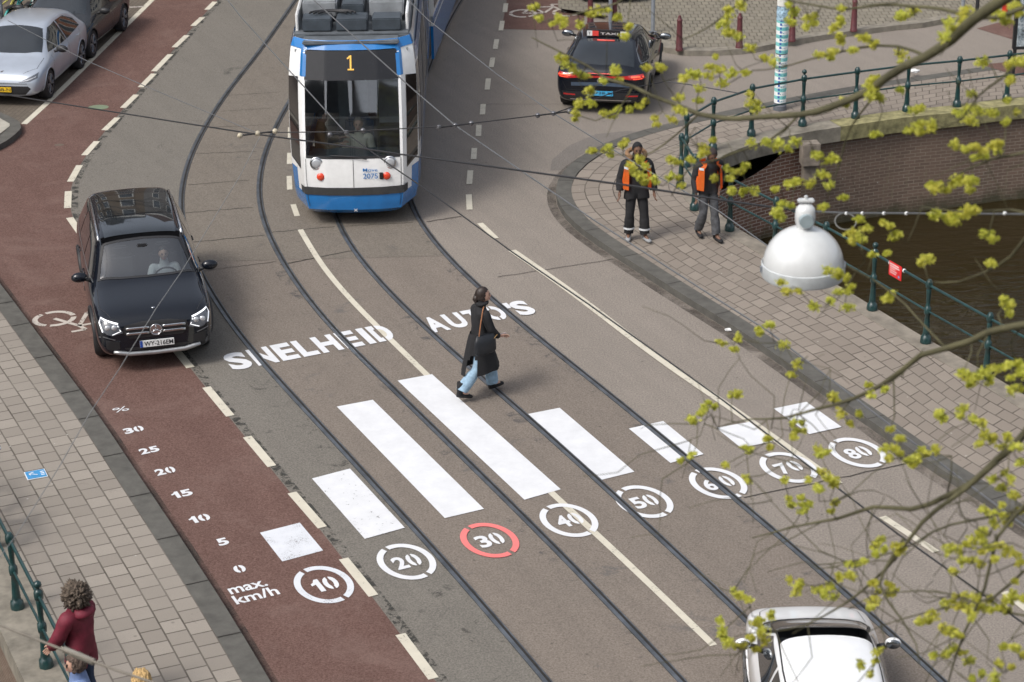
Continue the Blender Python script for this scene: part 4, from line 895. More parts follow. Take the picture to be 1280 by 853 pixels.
# ---------------------------------------------------------------- white car at the bottom edge
def white():
    t_=thing('white_car','white car seen from above driving away, cut by the bottom edge','car')
    st=[(-1.80,.60,.40,.66,.90,.96,.58),(-1.76,.76,.30,.66,1.0,1.16,.60),(-1.62,.81,.24,.62,1.02,1.42,.60),(-1.1,.825,.20,.60,1.0,1.505,.61),(-.4,.83,.20,.6,.97,1.53,.62),(.14,.83,.20,.6,.95,1.50,.61),(.38,.83,.20,.6,.94,1.43,.60),
        (.98,.825,.20,.6,.94,1.08,.7),(1.12,.82,.20,.6,.93,1.03,.7),(1.50,.80,.21,.56,.86,.93,.7),(1.70,.74,.24,.5,.74,.80,.6),(1.78,.66,.3,.45,.62,.66,.6)]
    o,bvh=hull(st,'body',WHITEP,t_,(1.16,-1.16),.34,.95,wy=.55,cut=([(-1.0,.62),(-1.0,1.30),(-.2,1.36),(.36,1.62),(1.06,1.42),(.90,.86),(.7,.62)],.56))
    bm=bmesh.new(); ws=[(.34,-.55),(.31,0),(.34,.55),(.62,.62),(.93,.68),(1.01,.4),(1.04,0),(1.01,-.4),(.93,-.68),(.62,-.62)]; patch(bm,bvh,ws,'top',.004,.07); obj('windscreen',bm,CLEAR,t_,True)
    bm=bmesh.new(); seam(bm,bvh,ws+[ws[0]],'top',.045,.007,False); obj('windscreen_border',bm,PLAST,t_,True)
    for q in ([(.80,1.02),(.50,1.22),(.28,1.36),(-.35,1.40),(-.35,1.02)],[(-.41,1.02),(-.41,1.40),(-1.05,1.38),(-1.40,1.20),(-1.42,1.05)]):
        sidepatch(t_,bvh,q,.07)
    sideseam('roof_ditch',t_,bvh,[(.34,.545),(-.5,.57),(-1.5,.54)],.022,.003,PLAST,'top')
    bm=bmesh.new(); seam(bm,bvh,[(.80,.26),(.84,.6),(.82,.95)],'side'); seam(bm,bvh,[(-.38,.26),(-.38,1.0)],'side'); seam(bm,bvh,[(1.06,.66),(1.4,.62),(1.62,.4),(1.64,0)],'top'); obj('panel_gaps',bm,PLAST,t_,True)
    handles(t_,bvh,((-.22,.86),),WHITEP); arch(t_,bvh,(1.16,-1.16),.345,WHITEP,.03)
    mirror_part(t_,.58,.80,1.05,WHITEP,.78)
    bm=bmesh.new(); box(bm,(.86,0,.84),(.3,1.1,.12),0,.03); obj('dashboard',bm,plain('dash_grey',(.08,.08,.085),.6),t_)
    for sg in (1,-1):
        bm=bmesh.new(); patch(bm,bvh,[(a*sg,b) for a,b in [(.50,.70),(.62,.80),(.74,.72),(.62,.64)]],'front',.005,.04); obj('headlight',bm,LENS,t_,True)
        bm=bmesh.new(); patch(bm,bvh,[(a*sg,b) for a,b in [(.55,.98),(.72,1.02),(.76,.80),(.58,.80)]],'rear',.005,.04); obj('tail_light',bm,REDL,t_,True)
    for x in (1.16,-1.16):
        for y in (.72,-.72): wheel(t_,x,y,.30,.19,6,rr=.74)
    return t_
WC=white(); WC.scale=(1.10,.91,.96); WC.location=(3.36,21.23,.01); WC.rotation_euler=(0,0,R(89))
# ================================================================ TRAM
def tram():
    t_=thing('tram','white and blue tram number 2075 coming towards the camera on the right track','tram')
    BLUE=plain('tram_blue',(.012,.165,.46),.25,coat=.8,var=.06); TW=plain('tram_white',(.82,.825,.82),.28,coat=.6,var=.05); GR=plain('tram_grey',(.10,.10,.10),.5); DKW=plain('tram_window',(.022,.018,.017),.05,coat=1)
    ROOF=plain('roof_grey',(.13,.145,.16),.5,.2,var=.25,scale=4); ROOFL=plain('roof_silver',(.36,.38,.40),.4,.4,var=.2,scale=4); ROOFD=plain('roof_dark',(.05,.062,.075),.5,var=.3,scale=4)
    LV=[(.22,-.14,.74,-.78,1.02,),(.30,-.02,.82,-.76,1.10),(.50,.0,.86,-.74,1.14),(.95,-.02,.88,-.72,1.165),(1.27,-.06,.88,-.72,1.175),(1.9,-.24,.88,-.80,1.18),(2.57,-.46,.87,-.92,1.16),(3.05,-.66,.84,-1.04,1.11),(3.20,-.80,.80,-1.12,1.05)]
    LN=9.1
    def S(z,t,off=0):
        for a,b in zip(LV[:-1],LV[1:]):
            if z<=b[0]: break
        k=(z-a[0])/(b[0]-a[0]); k=max(0,min(1,k)); xf,w1,xc,w2=[a[i]+(b[i]-a[i])*k for i in (1,2,3,4)]
        ring=[(xf,0),(xf-.025,w1*.55),(xf-.11,w1),(xc,w2-.03),(xc-.5,w2),(-LN,w2)]
        s=-1 if t<0 else 1; T=abs(t); i=min(4,int(T)); f=T-i; p0=ring[i];p1=ring[i+1]
        x=p0[0]+(p1[0]-p0[0])*f; y=p0[1]+(p1[1]-p0[1])*f
        # rounded corners
        if i in (1,2) : pass
        n=Vector((p1[1]-p0[1],-(p1[0]-p0[0]),0)).normalized()
        return Vector((x+n.x*off,(y+n.y*off)*s,z))
    def grid(name,m,z0,z1,t0,t1,off=0,nz=6,ntt=None,parent=t_,thick=0):
        bm=bmesh.new(); n=ntt or max(2,int(abs(t1-t0)*8)); rows=[]
        ts=sorted(set([t0+(t1-t0)*k/n for k in range(n+1)]+[float(k) for k in range(-5,6) if min(t0,t1)<k<max(t0,t1)]))
        for i in range(nz+1):
            z=z0+(z1-z0)*i/nz; rows.append([bm.verts.new(S(z,t,off)) for t in ts])
        for a,b in zip(rows[:-1],rows[1:]):
            for k in range(len(ts)-1): bm.faces.new((a[k],a[k+1],b[k+1],b[k]))
        if thick: bmesh.ops.solidify(bm,geom=bm.faces[:],thickness=thick)
        return obj(name,bm,m,parent,True,25)
    def quadw(name,m,zt,off,parent=t_):
        """window from four (z,t) corners"""
        bm=bmesh.new(); n=8; (za,ta),(zb,tb),(zc,tc),(zd,td)=zt; rows=[]
        for i in range(n+1):
            f=i/n; rows.append([bm.verts.new(S((za+(zd-za)*f)*(1-g_)+(zb+(zc-zb)*f)*g_,(ta+(td-ta)*f)*(1-g_)+(tb+(tc-tb)*f)*g_,off)) for g_ in [q/n for q in range(n+1)]])
        for a,b in zip(rows[:-1],rows[1:]):
            for k in range(n): bm.faces.new((a[k],a[k+1],b[k+1],b[k]))
        return obj(name,bm,m,parent,True,25)
    grid('front_skirt',BLUE,.22,.60,-5,5,0,4); grid('front_panel',TW,.60,1.27,-2.02,2.02,0,4)
    for s in (1,-1):
        grid('side_skirt',BLUE,.60,.98,2.55*s,5*s,0,3); grid('corner_panel',TW,.60,1.27,2.02*s,2.55*s,0,3); grid('side_panel',TW,.98,1.27,2.55*s,5*s,0,2)
        grid('corner_pillar',TW,1.27,3.20,1.88*s,3.6*s,0,10); grid('side_wall',TW,1.27,3.20,3.6*s,5*s,0,4)
        quadw('corner_window',DKW,[(1.02,2.22*s),(1.12,2.92*s),(2.55,2.98*s),(2.60,2.30*s)],.008)
        sp=[(3.05,3.95),(4.02,4.20),(4.23,4.45),(4.52,4.66),(4.69,4.84),(4.87,4.98)]
        for a,b in sp: grid('side_window',DKW,1.32 if a not in(4.02,4.52) else .55,2.68,a*s,b*s,.008,3)
        grid('side_stripe',BLUE,2.74,3.0,3.3*s,5*s,.006,2); grid('side_stripe',BLUE,1.05,1.20,3.95*s,5*s,.006,2)
        bm=bmesh.new(); p=S(1.17,1.42*s,.0); lathe(bm,[(0,.035),(.06,.03),(.092,.012),(.10,-.01)],28,tuple(p),'X'); hl=obj('headlight',bm,LENS,t_,True); bm=bmesh.new(); lathe(bm,[(.092,.022),(.115,.02),(.115,-.02)],28,tuple(p),'X'); obj('lamp_ring',bm,CHROME,hl,True)
        p=S(.93,1.25*s,.0); bm=bmesh.new(); lathe(bm,[(0,.03),(.06,.025),(.072,0)],24,tuple(p),'X'); r_=obj('marker_lamp',bm,plain('marker_red',(.75,.06,.02),.25,coat=1),t_,True)
    bm=bmesh.new(); p=S(.92,.82,.012) ; p.y=p.y
    grid('bumper_strip',GR,.60,.74,-2.25,2.25,.018,3,thick=.02)
    bm=bmesh.new()
    for y in (0,.80,-.80): 
        bm=bmesh.new(); P=[]; 
        for k in range(9):
            z=.26+(1.24-.26)*k/8; t=0 if y==0 else (1.9 if y>0 else -1.9); 
            if y==0 and z<.6: continue
            P.append(S(z,t,.003))
        tube(bm,P,.005,4); obj('panel_gap',bm,PLAST,t_)
    grid('windscreen',CLEAR,1.27,2.57,-1.88,1.88,0,8); 
    grid('windscreen_border',PLAST,1.255,1.30,-1.88,1.88,.006,2)
    dp=grid('display_panel',plain('display_black',(.012,.012,.014),.25),2.57,3.05,-1.90,1.90,.004,4)
    c=S(2.86,0,.012); sl=(S(3.0,0)-S(2.7,0)).normalized(); bm=bmesh.new(); tube(bm,[c-sl*.12,c+sl*.13],.016,6); tube(bm,[c+sl*.12,c+sl*.07-Vector((0,.06,0))],.015,6); tube(bm,[c-sl*.12-Vector((0,.055,0)),c-sl*.12+Vector((0,.055,0))],.014,6); obj('route_number',bm,DISP,dp)
    grid('top_band',BLUE,3.06,3.20,-3.3,3.3,.003,3); 
    # brow over the display that runs down beside it
    for s in (1,-1): grid('brow_side',BLUE,2.62,3.2,1.84*s,2.16*s,.006,5)
    # number and lettering
    c=S(1.0,.62,.006); bm=bmesh.new(); glyph(bm,'2075',(c.x+.022,c.y-.13,.90),(0,.26,0),(-.003,0,.095),.01); obj('fleet_number',bm,BLUE,t_)
    bm=bmesh.new(); glyph(bm,'Move',(c.x+.020,c.y-.13,1.03),(0,.26,0),(-.003,0,.06),.01); obj('small_lettering',bm,BLUE,t_)
    bm=bmesh.new(); c=S(.94,1.02,.01); box(bm,(c.x,c.y-.0,c.z),(.02,.07,.13),0,.01); obj('socket',bm,PLAST,t_)
    bm=bmesh.new(); c=S(.33,.05,.006); glyph(bm,'x',(c.x+.003,c.y-.04,.29),(0,.07,0),(0.003,0,.05),.01); obj('emblem',bm,PLW,t_)
    # wipers
    bm=bmesh.new(); P=[S(1.25,.5,.03),S(1.30,0.1,.045),S(1.33,-.8,.045)]; tube(bm,P,.010,5); P=[S(1.26,-1.0,.03),S(1.31,-1.4,.045),S(1.34,-1.75,.04)]; obj('wiper',bm,PLAST,t_)
    # roof
    bm=bmesh.new(); box(bm,(-1.0-LN/2+.4,0,3.17),(LN-1.1,2.06,.10),0,.03); box(bm,(-1.0,0,3.16),(.5,1.7,.06),0,.02); rf=obj('roof',bm,ROOF,t_)
    for y in (.98,-.98): bm=bmesh.new(); box(bm,(-LN/2-.65,y,3.36),(LN-1.5,.05,.34),0,.015); obj('roof_edge_panel',bm,TW if y<0 else TW,rf)
    bm=bmesh.new()
    for y,w_ in ((-.62,.52),(.0,.56),(.62,.52)): box(bm,(-1.52,y,3.34),(.46,w_,.22),0,.02)
    obj('roof_box_front',bm,ROOFD,rf)
    for y in (-.60,.60):
        for k in range(3): bm=bmesh.new(); box(bm,(-2.35-1.9*k,y,3.47),(1.1 if k else .95,.62,.30),0,.03); obj('roof_cabinet',bm,ROOFL if k%2==0 else ROOF,rf)
        bm=bmesh.new(); box(bm,(-3.3,y,3.46),(.80,.62,.28),0,.03); obj('roof_cabinet',bm,ROOFD,rf)
    bm=bmesh.new(); box(bm,(-2.6,0,3.46),(1.6,.40,.24),0,.02); ce=obj('roof_console',bm,ROOFD,rf); bm=bmesh.new()
    for k in range(9): box(bm,(-2.65-.09*k,0,3.60),(.045,.34,.03))
    obj('vent_grille',bm,plain('vent_grey',(.22,.22,.2),.5,.5),ce)
    for r_ in (.22,.30,.37):
        bm=bmesh.new(); tube(bm,[(-1.55-r_*.55*math.sin(a*PI/12),-.35+r_*math.cos(a*PI/12)*1.1,3.49+.02*r_) for a in range(13)],.018,6); obj('roof_cable',bm,PLAST,rf,True)
    # pantograph
    bm=bmesh.new()
    for s in (1,-1): tube(bm,[(-6.2,.35*s,3.4),(-5.1,.30*s,4.5),(-6.1,.28*s,5.42)],.02,6)
    tube(bm,[(-6.1,-.75,5.42),(-6.1,.75,5.42)],.025,6); tube(bm,[(-5.1,-.3,4.5),(-5.1,.3,4.5)],.018,6); obj('pantograph',bm,GR,rf)
    # inside of the cab
    bm=bmesh.new(); box(bm,(-1.9,0,.42),(2.6,2.0,.06)); obj('cab_floor',bm,PLAST,t_)
    bm=bmesh.new(); box(bm,(-.56,0,1.12),(.50,1.62,.22),0,.05); obj('dashboard',bm,plain('dash_blue_grey',(.13,.16,.18),.6),t_)
    bm=bmesh.new(); box(bm,(-3.4,0,2.1),(.06,2.2,2.1)); box(bm,(-2.2,0,3.0),(2.6,2.0,.05)); obj('cab_wall',bm,plain('cab_grey',(.26,.28,.29),.7),t_)
    bm=bmesh.new(); box(bm,(-2.4,-.10,1.75),(.05,.55,1.5)); box(bm,(-2.3,.62,1.8),(.05,.5,1.2)); obj('cab_partition',bm,plain('cab_light',(.42,.45,.46),.5),t_)
    bm=bmesh.new(); box(bm,(-1.55,.05,1.20),(.16,.52,.70),0,.06); box(bm,(-1.35,.05,.86),(.5,.5,.12),0,.04); obj('driver_seat',bm,plain('seat_blue',(.03,.06,.12),.7),t_,True,40)
    # articulated second section
    sec=bpy.data.objects.new('second_section',None); COL.objects.link(sec); sec.parent=t_; sec.location=(-LN-.15,0,0); sec.rotation_euler=(0,0,R(-5))
    bm=bmesh.new(); box(bm,(-.15,0,1.75),(.5,2.05,2.8),0,.05); obj('bellows',bm,plain('bellows_rubber',(.02,.02,.022),.8),sec)
    def side(z0,z1,m,nm,out=1.20,x0=-.4,x1=-9,th=.06):
        for s in (1,-1): bm=bmesh.new(); box(bm,((x0+x1)/2,s*(out-th/2),(z0+z1)/2),(abs(x1-x0),th,z1-z0)); obj(nm,bm,m,sec)
    side(.25,.98,BLUE,'side_skirt'); side(.98,3.2,TW,'side_wall'); side(1.05,1.2,BLUE,'side_stripe',1.207); side(2.8,3.05,BLUE,'side_stripe',1.207)
    for s in (1,-1):
        for k in range(5): bm=bmesh.new(); box(bm,(-1.35-1.7*k,s*1.185,1.98),(1.45,.05,1.35),0,.02); obj('side_window',bm,DKW,sec)
    bm=bmesh.new(); box(bm,(-4.7,0,3.18),(8.6,2.1,.10)); box(bm,(-4.7,0,3.4),(6,1.2,.35),0,.03); obj('roof',bm,ROOF,sec)
    return t_
TR=tram(); TR.location=(-2.76,37.90,.02); TR.rotation_euler=(0,0,R(-89.6))
# ================================================================ PEOPLE
def skinmesh(verts,edges,root,levels=2):
    bm=bmesh.new(); ly=bm.verts.layers.skin.verify(); vm={}
    for k,(p,r) in verts.items():
        v=bm.verts.new(p); v[ly].radius=(r if hasattr(r,'__len__') else (r,r)); v[ly].use_root=(k==root); vm[k]=v
    for a,b in edges: bm.edges.new((vm[a],vm[b]))
    me=bpy.data.meshes.new('sk'); bm.to_mesh(me); bm.free(); o=bpy.data.objects.new('sk',me); COL.objects.link(o)
    m=o.modifiers.new('k','SKIN'); m.use_smooth_shade=True; m.branch_smoothing=.5; s=o.modifiers.new('s','SUBSURF'); s.levels=s.render_levels=levels
    bake(o); b2=bmesh.new(); b2.from_mesh(o.data); bpy.data.objects.remove(o); return b2
def chain(names): return list(zip(names[:-1],names[1:]))
def headmesh(bm,c,yaw=0,pitch=0,sc=1.0):
    r=bmesh.ops.create_icosphere(bm,subdivisions=4,radius=1); M=Matrix.Rotation(yaw,3,'Z')@Matrix.Rotation(pitch,3,'Y')
    for v in r['verts']:
        x,y,z=v.co; w_=1-.28*max(0,-z)**1.3
        X=x*.098*(1-.10*max(0,-z)); Y=y*.076*w_; Z=z*.122
        if x>.5:
            X+=.026*math.exp(-((y/.16)**2+((z+.10)/.20)**2)); X-=.010*math.exp(-(((abs(y)-.36)/.16)**2+((z-.12)/.12)**2)); X+=.007*math.exp(-((y/.28)**2+((z+.48)/.08)**2)); X+=.010*math.exp(-((y/.3)**2+((z+.85)/.18)**2))
        if abs(y)>.86 and -.25<z<.15 and -.3<x<.15: Y*=1.12
        v.co=M@Vector((X*sc,Y*sc,Z*sc))+Vector(c)
    return M
def headparts(t_,c,M,sc=1.0,lips=(.35,.10,.09)):
    for s in (1,-1):
        bm=bmesh.new(); bmesh.ops.create_icosphere(bm,subdivisions=2,radius=.011*sc)
        for v in bm.verts: v.co=M@(Vector((.084*sc,.029*s*sc,.013*sc))+v.co)+Vector(c)
        obj('eye',bm,plain('eye_dark',(.03,.02,.015),.2),t_,True)
        bm=bmesh.new(); tube(bm,[M@Vector((.093*sc,.014*s*sc,.034*sc))+Vector(c),M@Vector((.088*sc,.046*s*sc,.036*sc))+Vector(c)],.0045,5); obj('eyebrow',bm,plain('brow_dark',(.02,.014,.01),.8),t_)
    bm=bmesh.new(); tube(bm,[M@Vector((.088*sc,-.024*sc,-.058*sc))+Vector(c),M@Vector((.097*sc,0,-.057*sc))+Vector(c),M@Vector((.088*sc,.024*sc,-.058*sc))+Vector(c)],[.003,.007,.003],6); obj('lips',bm,plain('lips_%0.2f'%lips[0],lips,.5),t_)
def hair(bm,c,M,r=(.108,.092,.128),cut=-.25,front=.30,lump=0,seed=0,shift=(-.012,0,.012),freq=16):
    rr=bmesh.ops.create_icosphere(bm,subdivisions=5 if lump else 4,radius=1); dl=[]
    for v in rr['verts']:
        x,y,z=v.co; 
        if x>front and z<.42+.25*(1-abs(y)): dl.append(v)
        elif z<cut: dl.append(v)
        n=1+lump*(noise.noise(Vector((x,y,z))*freq*.2+Vector((seed,0,0)))*.6+noise.noise(Vector((x,y,z))*freq*.5)*.6)
        v.co=M@(Vector((x*r[0]*n,y*r[1]*n,z*r[2]*n))+Vector(shift))+Vector(c)
    bmesh.ops.delete(bm,geom=dl,context='VERTS')
def loft(bm,rings,seg=24,cap=(True,True)):
    """rings: (centre, rx, ry, yaw)"""
    R_=[]
    for c,rx,ry,yw in rings:
        c=Vector(c); R_.append([bm.verts.new(c+Vector((rx*math.cos(a)*math.cos(yw)-ry*math.sin(a)*math.sin(yw),rx*math.cos(a)*math.sin(yw)+ry*math.sin(a)*math.cos(yw),0))) for a in [2*PI*k/seg for k in range(seg)]])
    for a,b in zip(R_[:-1],R_[1:]):
        for k in range(seg): bm.faces.new((a[k],a[(k+1)%seg],b[(k+1)%seg],b[k]))
    if cap[0]: bm.faces.new(R_[0][::-1])
    if cap[1]: bm.faces.new(R_[-1])
    return R_
def body(t_,J,skin=SKIN,H=1.0,headyaw=0,headpitch=0,handdir=None):
    """one continuous body grown from a skeleton; J gives the joints"""
    g=lambda k:Vector(J[k]); Vt={}; E=[]
    pel=g('pelvis'); ch=g('chest'); nk=g('neck'); hd=g('head')
    Vt['pelvis']=(pel,(.135,.105)); Vt['belly']=(pel.lerp(ch,.5),(.12,.095)); Vt['chest']=(ch,(.145,.11)); Vt['necklow']=(nk.lerp(ch,.25),(.075,.065)); Vt['neck']=(nk,(.052,.052)); Vt['skull']=(nk.lerp(hd,.6),(.055,.055))
    E+=chain(['pelvis','belly','chest','necklow','neck','skull'])
    for s in 'LR':
        sh,el,wr=g('sh'+s),g('el'+s),g('wr'+s); Vt['sh'+s]=(sh,.058); Vt['ua'+s]=(sh.lerp(el,.4),.050); Vt['el'+s]=(el,.040); Vt['fa'+s]=(el.lerp(wr,.35),.040); Vt['wr'+s]=(wr,(.026,.022))
        d=(wr-el).normalized(); d=Vector(J.get('hd'+s,d)).normalized(); pl=wr+d*.085; Vt['pm'+s]=(wr+d*.05,(.036,.018)); Vt['pl'+s]=(pl,(.038,.016))
        E+=chain(['chest','sh'+s,'ua'+s,'el'+s,'fa'+s,'wr'+s,'pm'+s,'pl'+s])
        sidev=Vector(J.get('hs'+s,(1,0,0))); sidev=(sidev-d*sidev.dot(d)).normalized(); nrm=d.cross(sidev)
        cur=-nrm*(1 if s=='L' else -1)
        for k,(o_,ln) in enumerate(((-.030,.075),(-.010,.085),(.010,.080),(.029,.062))):
            a=pl+sidev*(-o_)*1.0+d*.012; b=a+d*ln*.55+cur*.010; c_=b+d*ln*.38+cur*.026
            for nm,p,r in (('a',a,.0092),('b',b,.0085),('c',c_,.0072)): Vt['f%d%s%s'%(k,nm,s)]=(p,r)
            E+=chain(['pl'+s]+['f%d%s%s'%(k,q,s) for q in 'abc'])
        a=wr+d*.035+sidev*.036; b=a+d*.035+sidev*.018+cur*.006; c_=b+d*.028+cur*.012
        for nm,p,r in (('a',a,.011),('b',b,.010),('c',c_,.0085)): Vt['t%s%s'%(nm,s)]=(p,r)
        E+=chain(['pm'+s]+['t%s%s'%(q,s) for q in 'abc'])
        hp,kn,an,to=g('hp'+s),g('kn'+s),g('an'+s),g('to'+s); Vt['hp'+s]=(hp,.088); Vt['th'+s]=(hp.lerp(kn,.4),.080); Vt['kn'+s]=(kn,.056); Vt['cf'+s]=(kn.lerp(an,.3),.056); Vt['an'+s]=(an,.038); Vt['to'+s]=(to,(.036,.026))
        E+=chain(['pelvis','hp'+s,'th'+s,'kn'+s,'cf'+s,'an'+s,'to'+s])
    bm=skinmesh(Vt,E,'pelvis',2); BASE[t_.name]=bm.copy(); M=headmesh(bm,hd,headyaw,headpitch); o=obj('body',bm,skin,t_,True); headparts(t_,hd,M,1.0,(.35,.10,.09) if skin is SKIN else (.14,.05,.045)); return M
BASE={}
def region(t_,J,name,m,pick,thick,seed=0,wr=.006):
    """clothing grown outwards from the body surface; pick(bone, f) keeps a vertex, thick(bone, f) is its distance"""
    bm=BASE[t_.name].copy(); bm.normal_update(); g=lambda k:Vector(J[k])
    bones={'torso':(g('pelvis'),g('chest')),'bust':(g('chest'),g('neck')),'neck':(g('neck'),g('head'))}
    for s in 'LR': bones['ua'+s]=(g('sh'+s),g('el'+s)); bones['fa'+s]=(g('el'+s),g('wr'+s)); bones['hand'+s]=(g('wr'+s),g('wr'+s)+(g('wr'+s)-g('el'+s)).normalized()*.2 if not J.get('hd'+s) else g('wr'+s)+Vector(J['hd'+s]).normalized()*.2); bones['th'+s]=(g('hp'+s),g('kn'+s)); bones['sk'+s]=(g('kn'+s),g('an'+s)); bones['ft'+s]=(g('an'+s),g('to'+s))
    keep={}; rad={'torso':.13,'bust':.13,'neck':.05,'ua':.05,'fa':.04,'hand':.035,'th':.09,'sk':.05,'ft':.04}
    for v in bm.verts:
        best=None
        for k,(p,q) in bones.items():
            d=q-p; f=(v.co-p).dot(d)/d.length_squared; fc=max(0,min(1,f)); ds=(v.co-p-d*fc).length/rad[k.rstrip('LR')]
            if best is None or ds<best[0]: best=(ds,k,fc)
        keep[v]=(best[1],best[2])
    dl=[v for v in bm.verts if not pick(*keep[v])]
    for v in bm.verts: 
        th=thick(*keep[v]); v.co=v.co+v.normal*(th+wr*noise.noise(v.co*12+Vector((seed,0,0)))+wr*.5*noise.noise(v.co*31))
    bmesh.ops.delete(bm,geom=dl,context='VERTS')
    for _ in range(3): bmesh.ops.smooth_vert(bm,verts=bm.verts[:],factor=.5,use_axis_x=True,use_axis_y=True,use_axis_z=True)
    return obj(name,bm,m,t_,True)
def trousers(t_,J,m,wide=1.0,hem=.09,name='trousers',flare=1.0):
    w=.012+.045*(wide-1)+.004
    def th(b,f):
        if b[:2]=='ft': return w+.035
        if b[:2]=='sk': return w+.022*f**.6*(1 if flare==1 else 1.9)+.008
        if b[:2]=='th': return w+.006*f
        return w
    return region(t_,J,name,m,lambda b,f:(b=='torso' and f<.42) or b[:2]=='th' or (b[:2]=='sk' and f<1-hem*.2) or (b[:2]=='ft' and f<.22 and hem>.02),th,2)
def jacket(t_,J,m,bulk=1.0,low=-.02,name='jacket',sl=1.0,hem=1.0):
    k=.026+.16*(bulk-1)
    def pk(b,f): return b in('torso','bust') or b[:2]=='ua' or (b[:2]=='fa' and f<.93) or (b[:2]=='th' and f<max(0,-low)/.42)
    def th(b,f): return k*.75+.006 if b[:2] in('ua','fa') else k*.8 if b=='bust' else k+(.012 if b[:2]=='th' else 0)
    return region(t_,J,name,m,pk,th,5,.009)
def shoe(t_,an,to,m,name='shoe',high=.10):
    an=Vector(an);to=Vector(to); d=(to-an); dz=d.normalized(); f=Vector((d.x,d.y,0)).normalized()
    bm=bmesh.new(); heel=an-f*.06+Vector((0,0,-.045)); tip=to+f*.05
    P=[heel,heel.lerp(tip,.25),heel.lerp(tip,.5),heel.lerp(tip,.75),heel.lerp(tip,.93),tip]
    side=Vector((-f.y,f.x,0)); tube(bm,P,[(.034,.040),(.040,.045),(.043,.038),(.047,.032),(.040,.026),(.022,.016)],12,flat=(side,))
    tube(bm,[an-f*.015+Vector((0,0,-.04)),an-f*.015+Vector((0,0,high*.5)),an+Vector((0,0,high+.07))],[.047,.049,.056],12)
    return obj(name,bm,m,t_,True)
def pose(**k):
    J=dict(pelvis=(0,0,.95),chest=(.0,0,1.30),neck=(.01,0,1.50),head=(.035,0,1.645),shL=(0,.19,1.42),shR=(0,-.19,1.42),elL=(-.02,.25,1.13),elR=(-.02,-.25,1.13),wrL=(.05,.27,.88),wrR=(.05,-.27,.88),
    hpL=(0,.09,.90),hpR=(0,-.09,.90),knL=(.02,.10,.50),knR=(.02,-.10,.50),anL=(0,.10,.10),anR=(0,-.10,.10),toL=(.15,.12,.04),toR=(.15,-.12,.04))
    J.update(k); return J
BLKC=plain('coat_black',(.012,.012,.014),.85,bump=.2,scale=20); BLKP=plain('trousers_black',(.016,.016,.018),.85,bump=.2,scale=20); ORG=plain('vest_orange',(.95,.20,.03),.6,var=.1); REFL=plain('reflective_band',(.62,.64,.66),.35); FUR=plain('fur_trim',(.24,.14,.075),.95,var=.6,scale=60); HAIRD=plain('hair_dark',(.022,.013,.010),.5,var=.5,scale=40)
JEAN=plain('jeans_light',(.27,.40,.52),.85,var=.25,scale=12,bump=.2); GREYJ=plain('jeans_grey',(.075,.078,.085),.85,var=.5,scale=10)
# --- the woman crossing
Bf=G(573,502);Ff=G(627,489); mid=(Bf+Ff)/2; hd_=math.atan2(Ff.y-Bf.y,Ff.x-Bf.x); L2=(Ff-Bf).length/2
W=thing('person','woman in a long black coat and pale jeans walking across the tram rails','person',(mid.x,mid.y,.026),hd_)
a_=L2-.06
J=pose(pelvis=(0,0,.90),chest=(.03,0,1.26),neck=(.05,0,1.45),head=(.085,0,1.585),shL=(.04,.165,1.37),shR=(.02,-.165,1.37),elL=(.05,.21,1.10),elR=(.10,-.22,1.10),wrL=(.20,.18,.93),wrR=(.24,-.17,.96),hdL=(.9,-.1,0),hdR=(.9,.1,-.1),
  hpL=(.01,.085,.87),hpR=(-.01,-.085,.87),knL=(.22,.09,.50),knR=(-.09,-.09,.47),anL=(a_-.05,.08,.10),anR=(-a_-.05,-.07,.17),toL=(a_+.09,.09,.06),toR=(-a_+.08,-.08,.045))
M=body(W,J,SKIN,headyaw=R(-22)); trousers(W,J,JEAN,.98,.03,'jeans',1.18)
jacket(W,J,BLKC,1.0,-.05,'coat',1.02,1.08)
bm=bmesh.new(); seg=36; rows=[]
for i in range(11):
    f=i/10; z=1.02-.60*f; row=[]
    for k in range(seg):
        a=2*PI*k/seg; rx=(.135+.175*f**.8); ry=(.13+.09*f**.8); x=rx*math.cos(a)+.015*f; y=ry*math.sin(a)
        fold=1+.05*f*math.sin(a*6+.7)+.03*f*math.sin(a*11); x*=fold; y*=fold
        zz=z
        if f>.3: zz+=.03*math.cos(a)*f
        row.append(bm.verts.new((x,y,zz)))
    rows.append(row)
for i in range(10):
    for k in range(seg):
        if i>=4 and (k in (20,21,22,23) ) and i>=4+abs(k-21.5)*1.2: continue    # slit at the back
        bm.faces.new((rows[i][k],rows[i][(k+1)%seg],rows[i+1][(k+1)%seg],rows[i+1][k]))
obj('coat_skirt',bm,BLKC,W,True)
for s,an,to in (('L',J['anL'],J['toL']),('R',J['anR'],J['toR'])): shoe(W,an,to,BLKC,'boot',.07)
bm=bmesh.new(); hair(bm,J['head'],M,(.112,.088,.128),-.55,.38); tube(bm,[Vector(J['head'])+M@Vector((-.09,0,.0)),Vector(J['head'])+M@Vector((-.115,0,-.06)),Vector(J['head'])+M@Vector((-.085,0,-.15))],[.05,.045,.02],10); obj('hair',bm,HAIRD,W,True)
bm=bmesh.new(); tube(bm,[(.06+.075*math.cos(a*PI/8),.075*math.sin(a*PI/8),1.475+.01*math.cos(a*PI/8)) for a in range(17)],.030,8,False); obj('collar',bm,BLKC,W,True)
BG=thing('shoulder_bag','black shoulder bag hanging on the crossing woman\'s near side','bag',(mid.x,mid.y,.026),hd_)
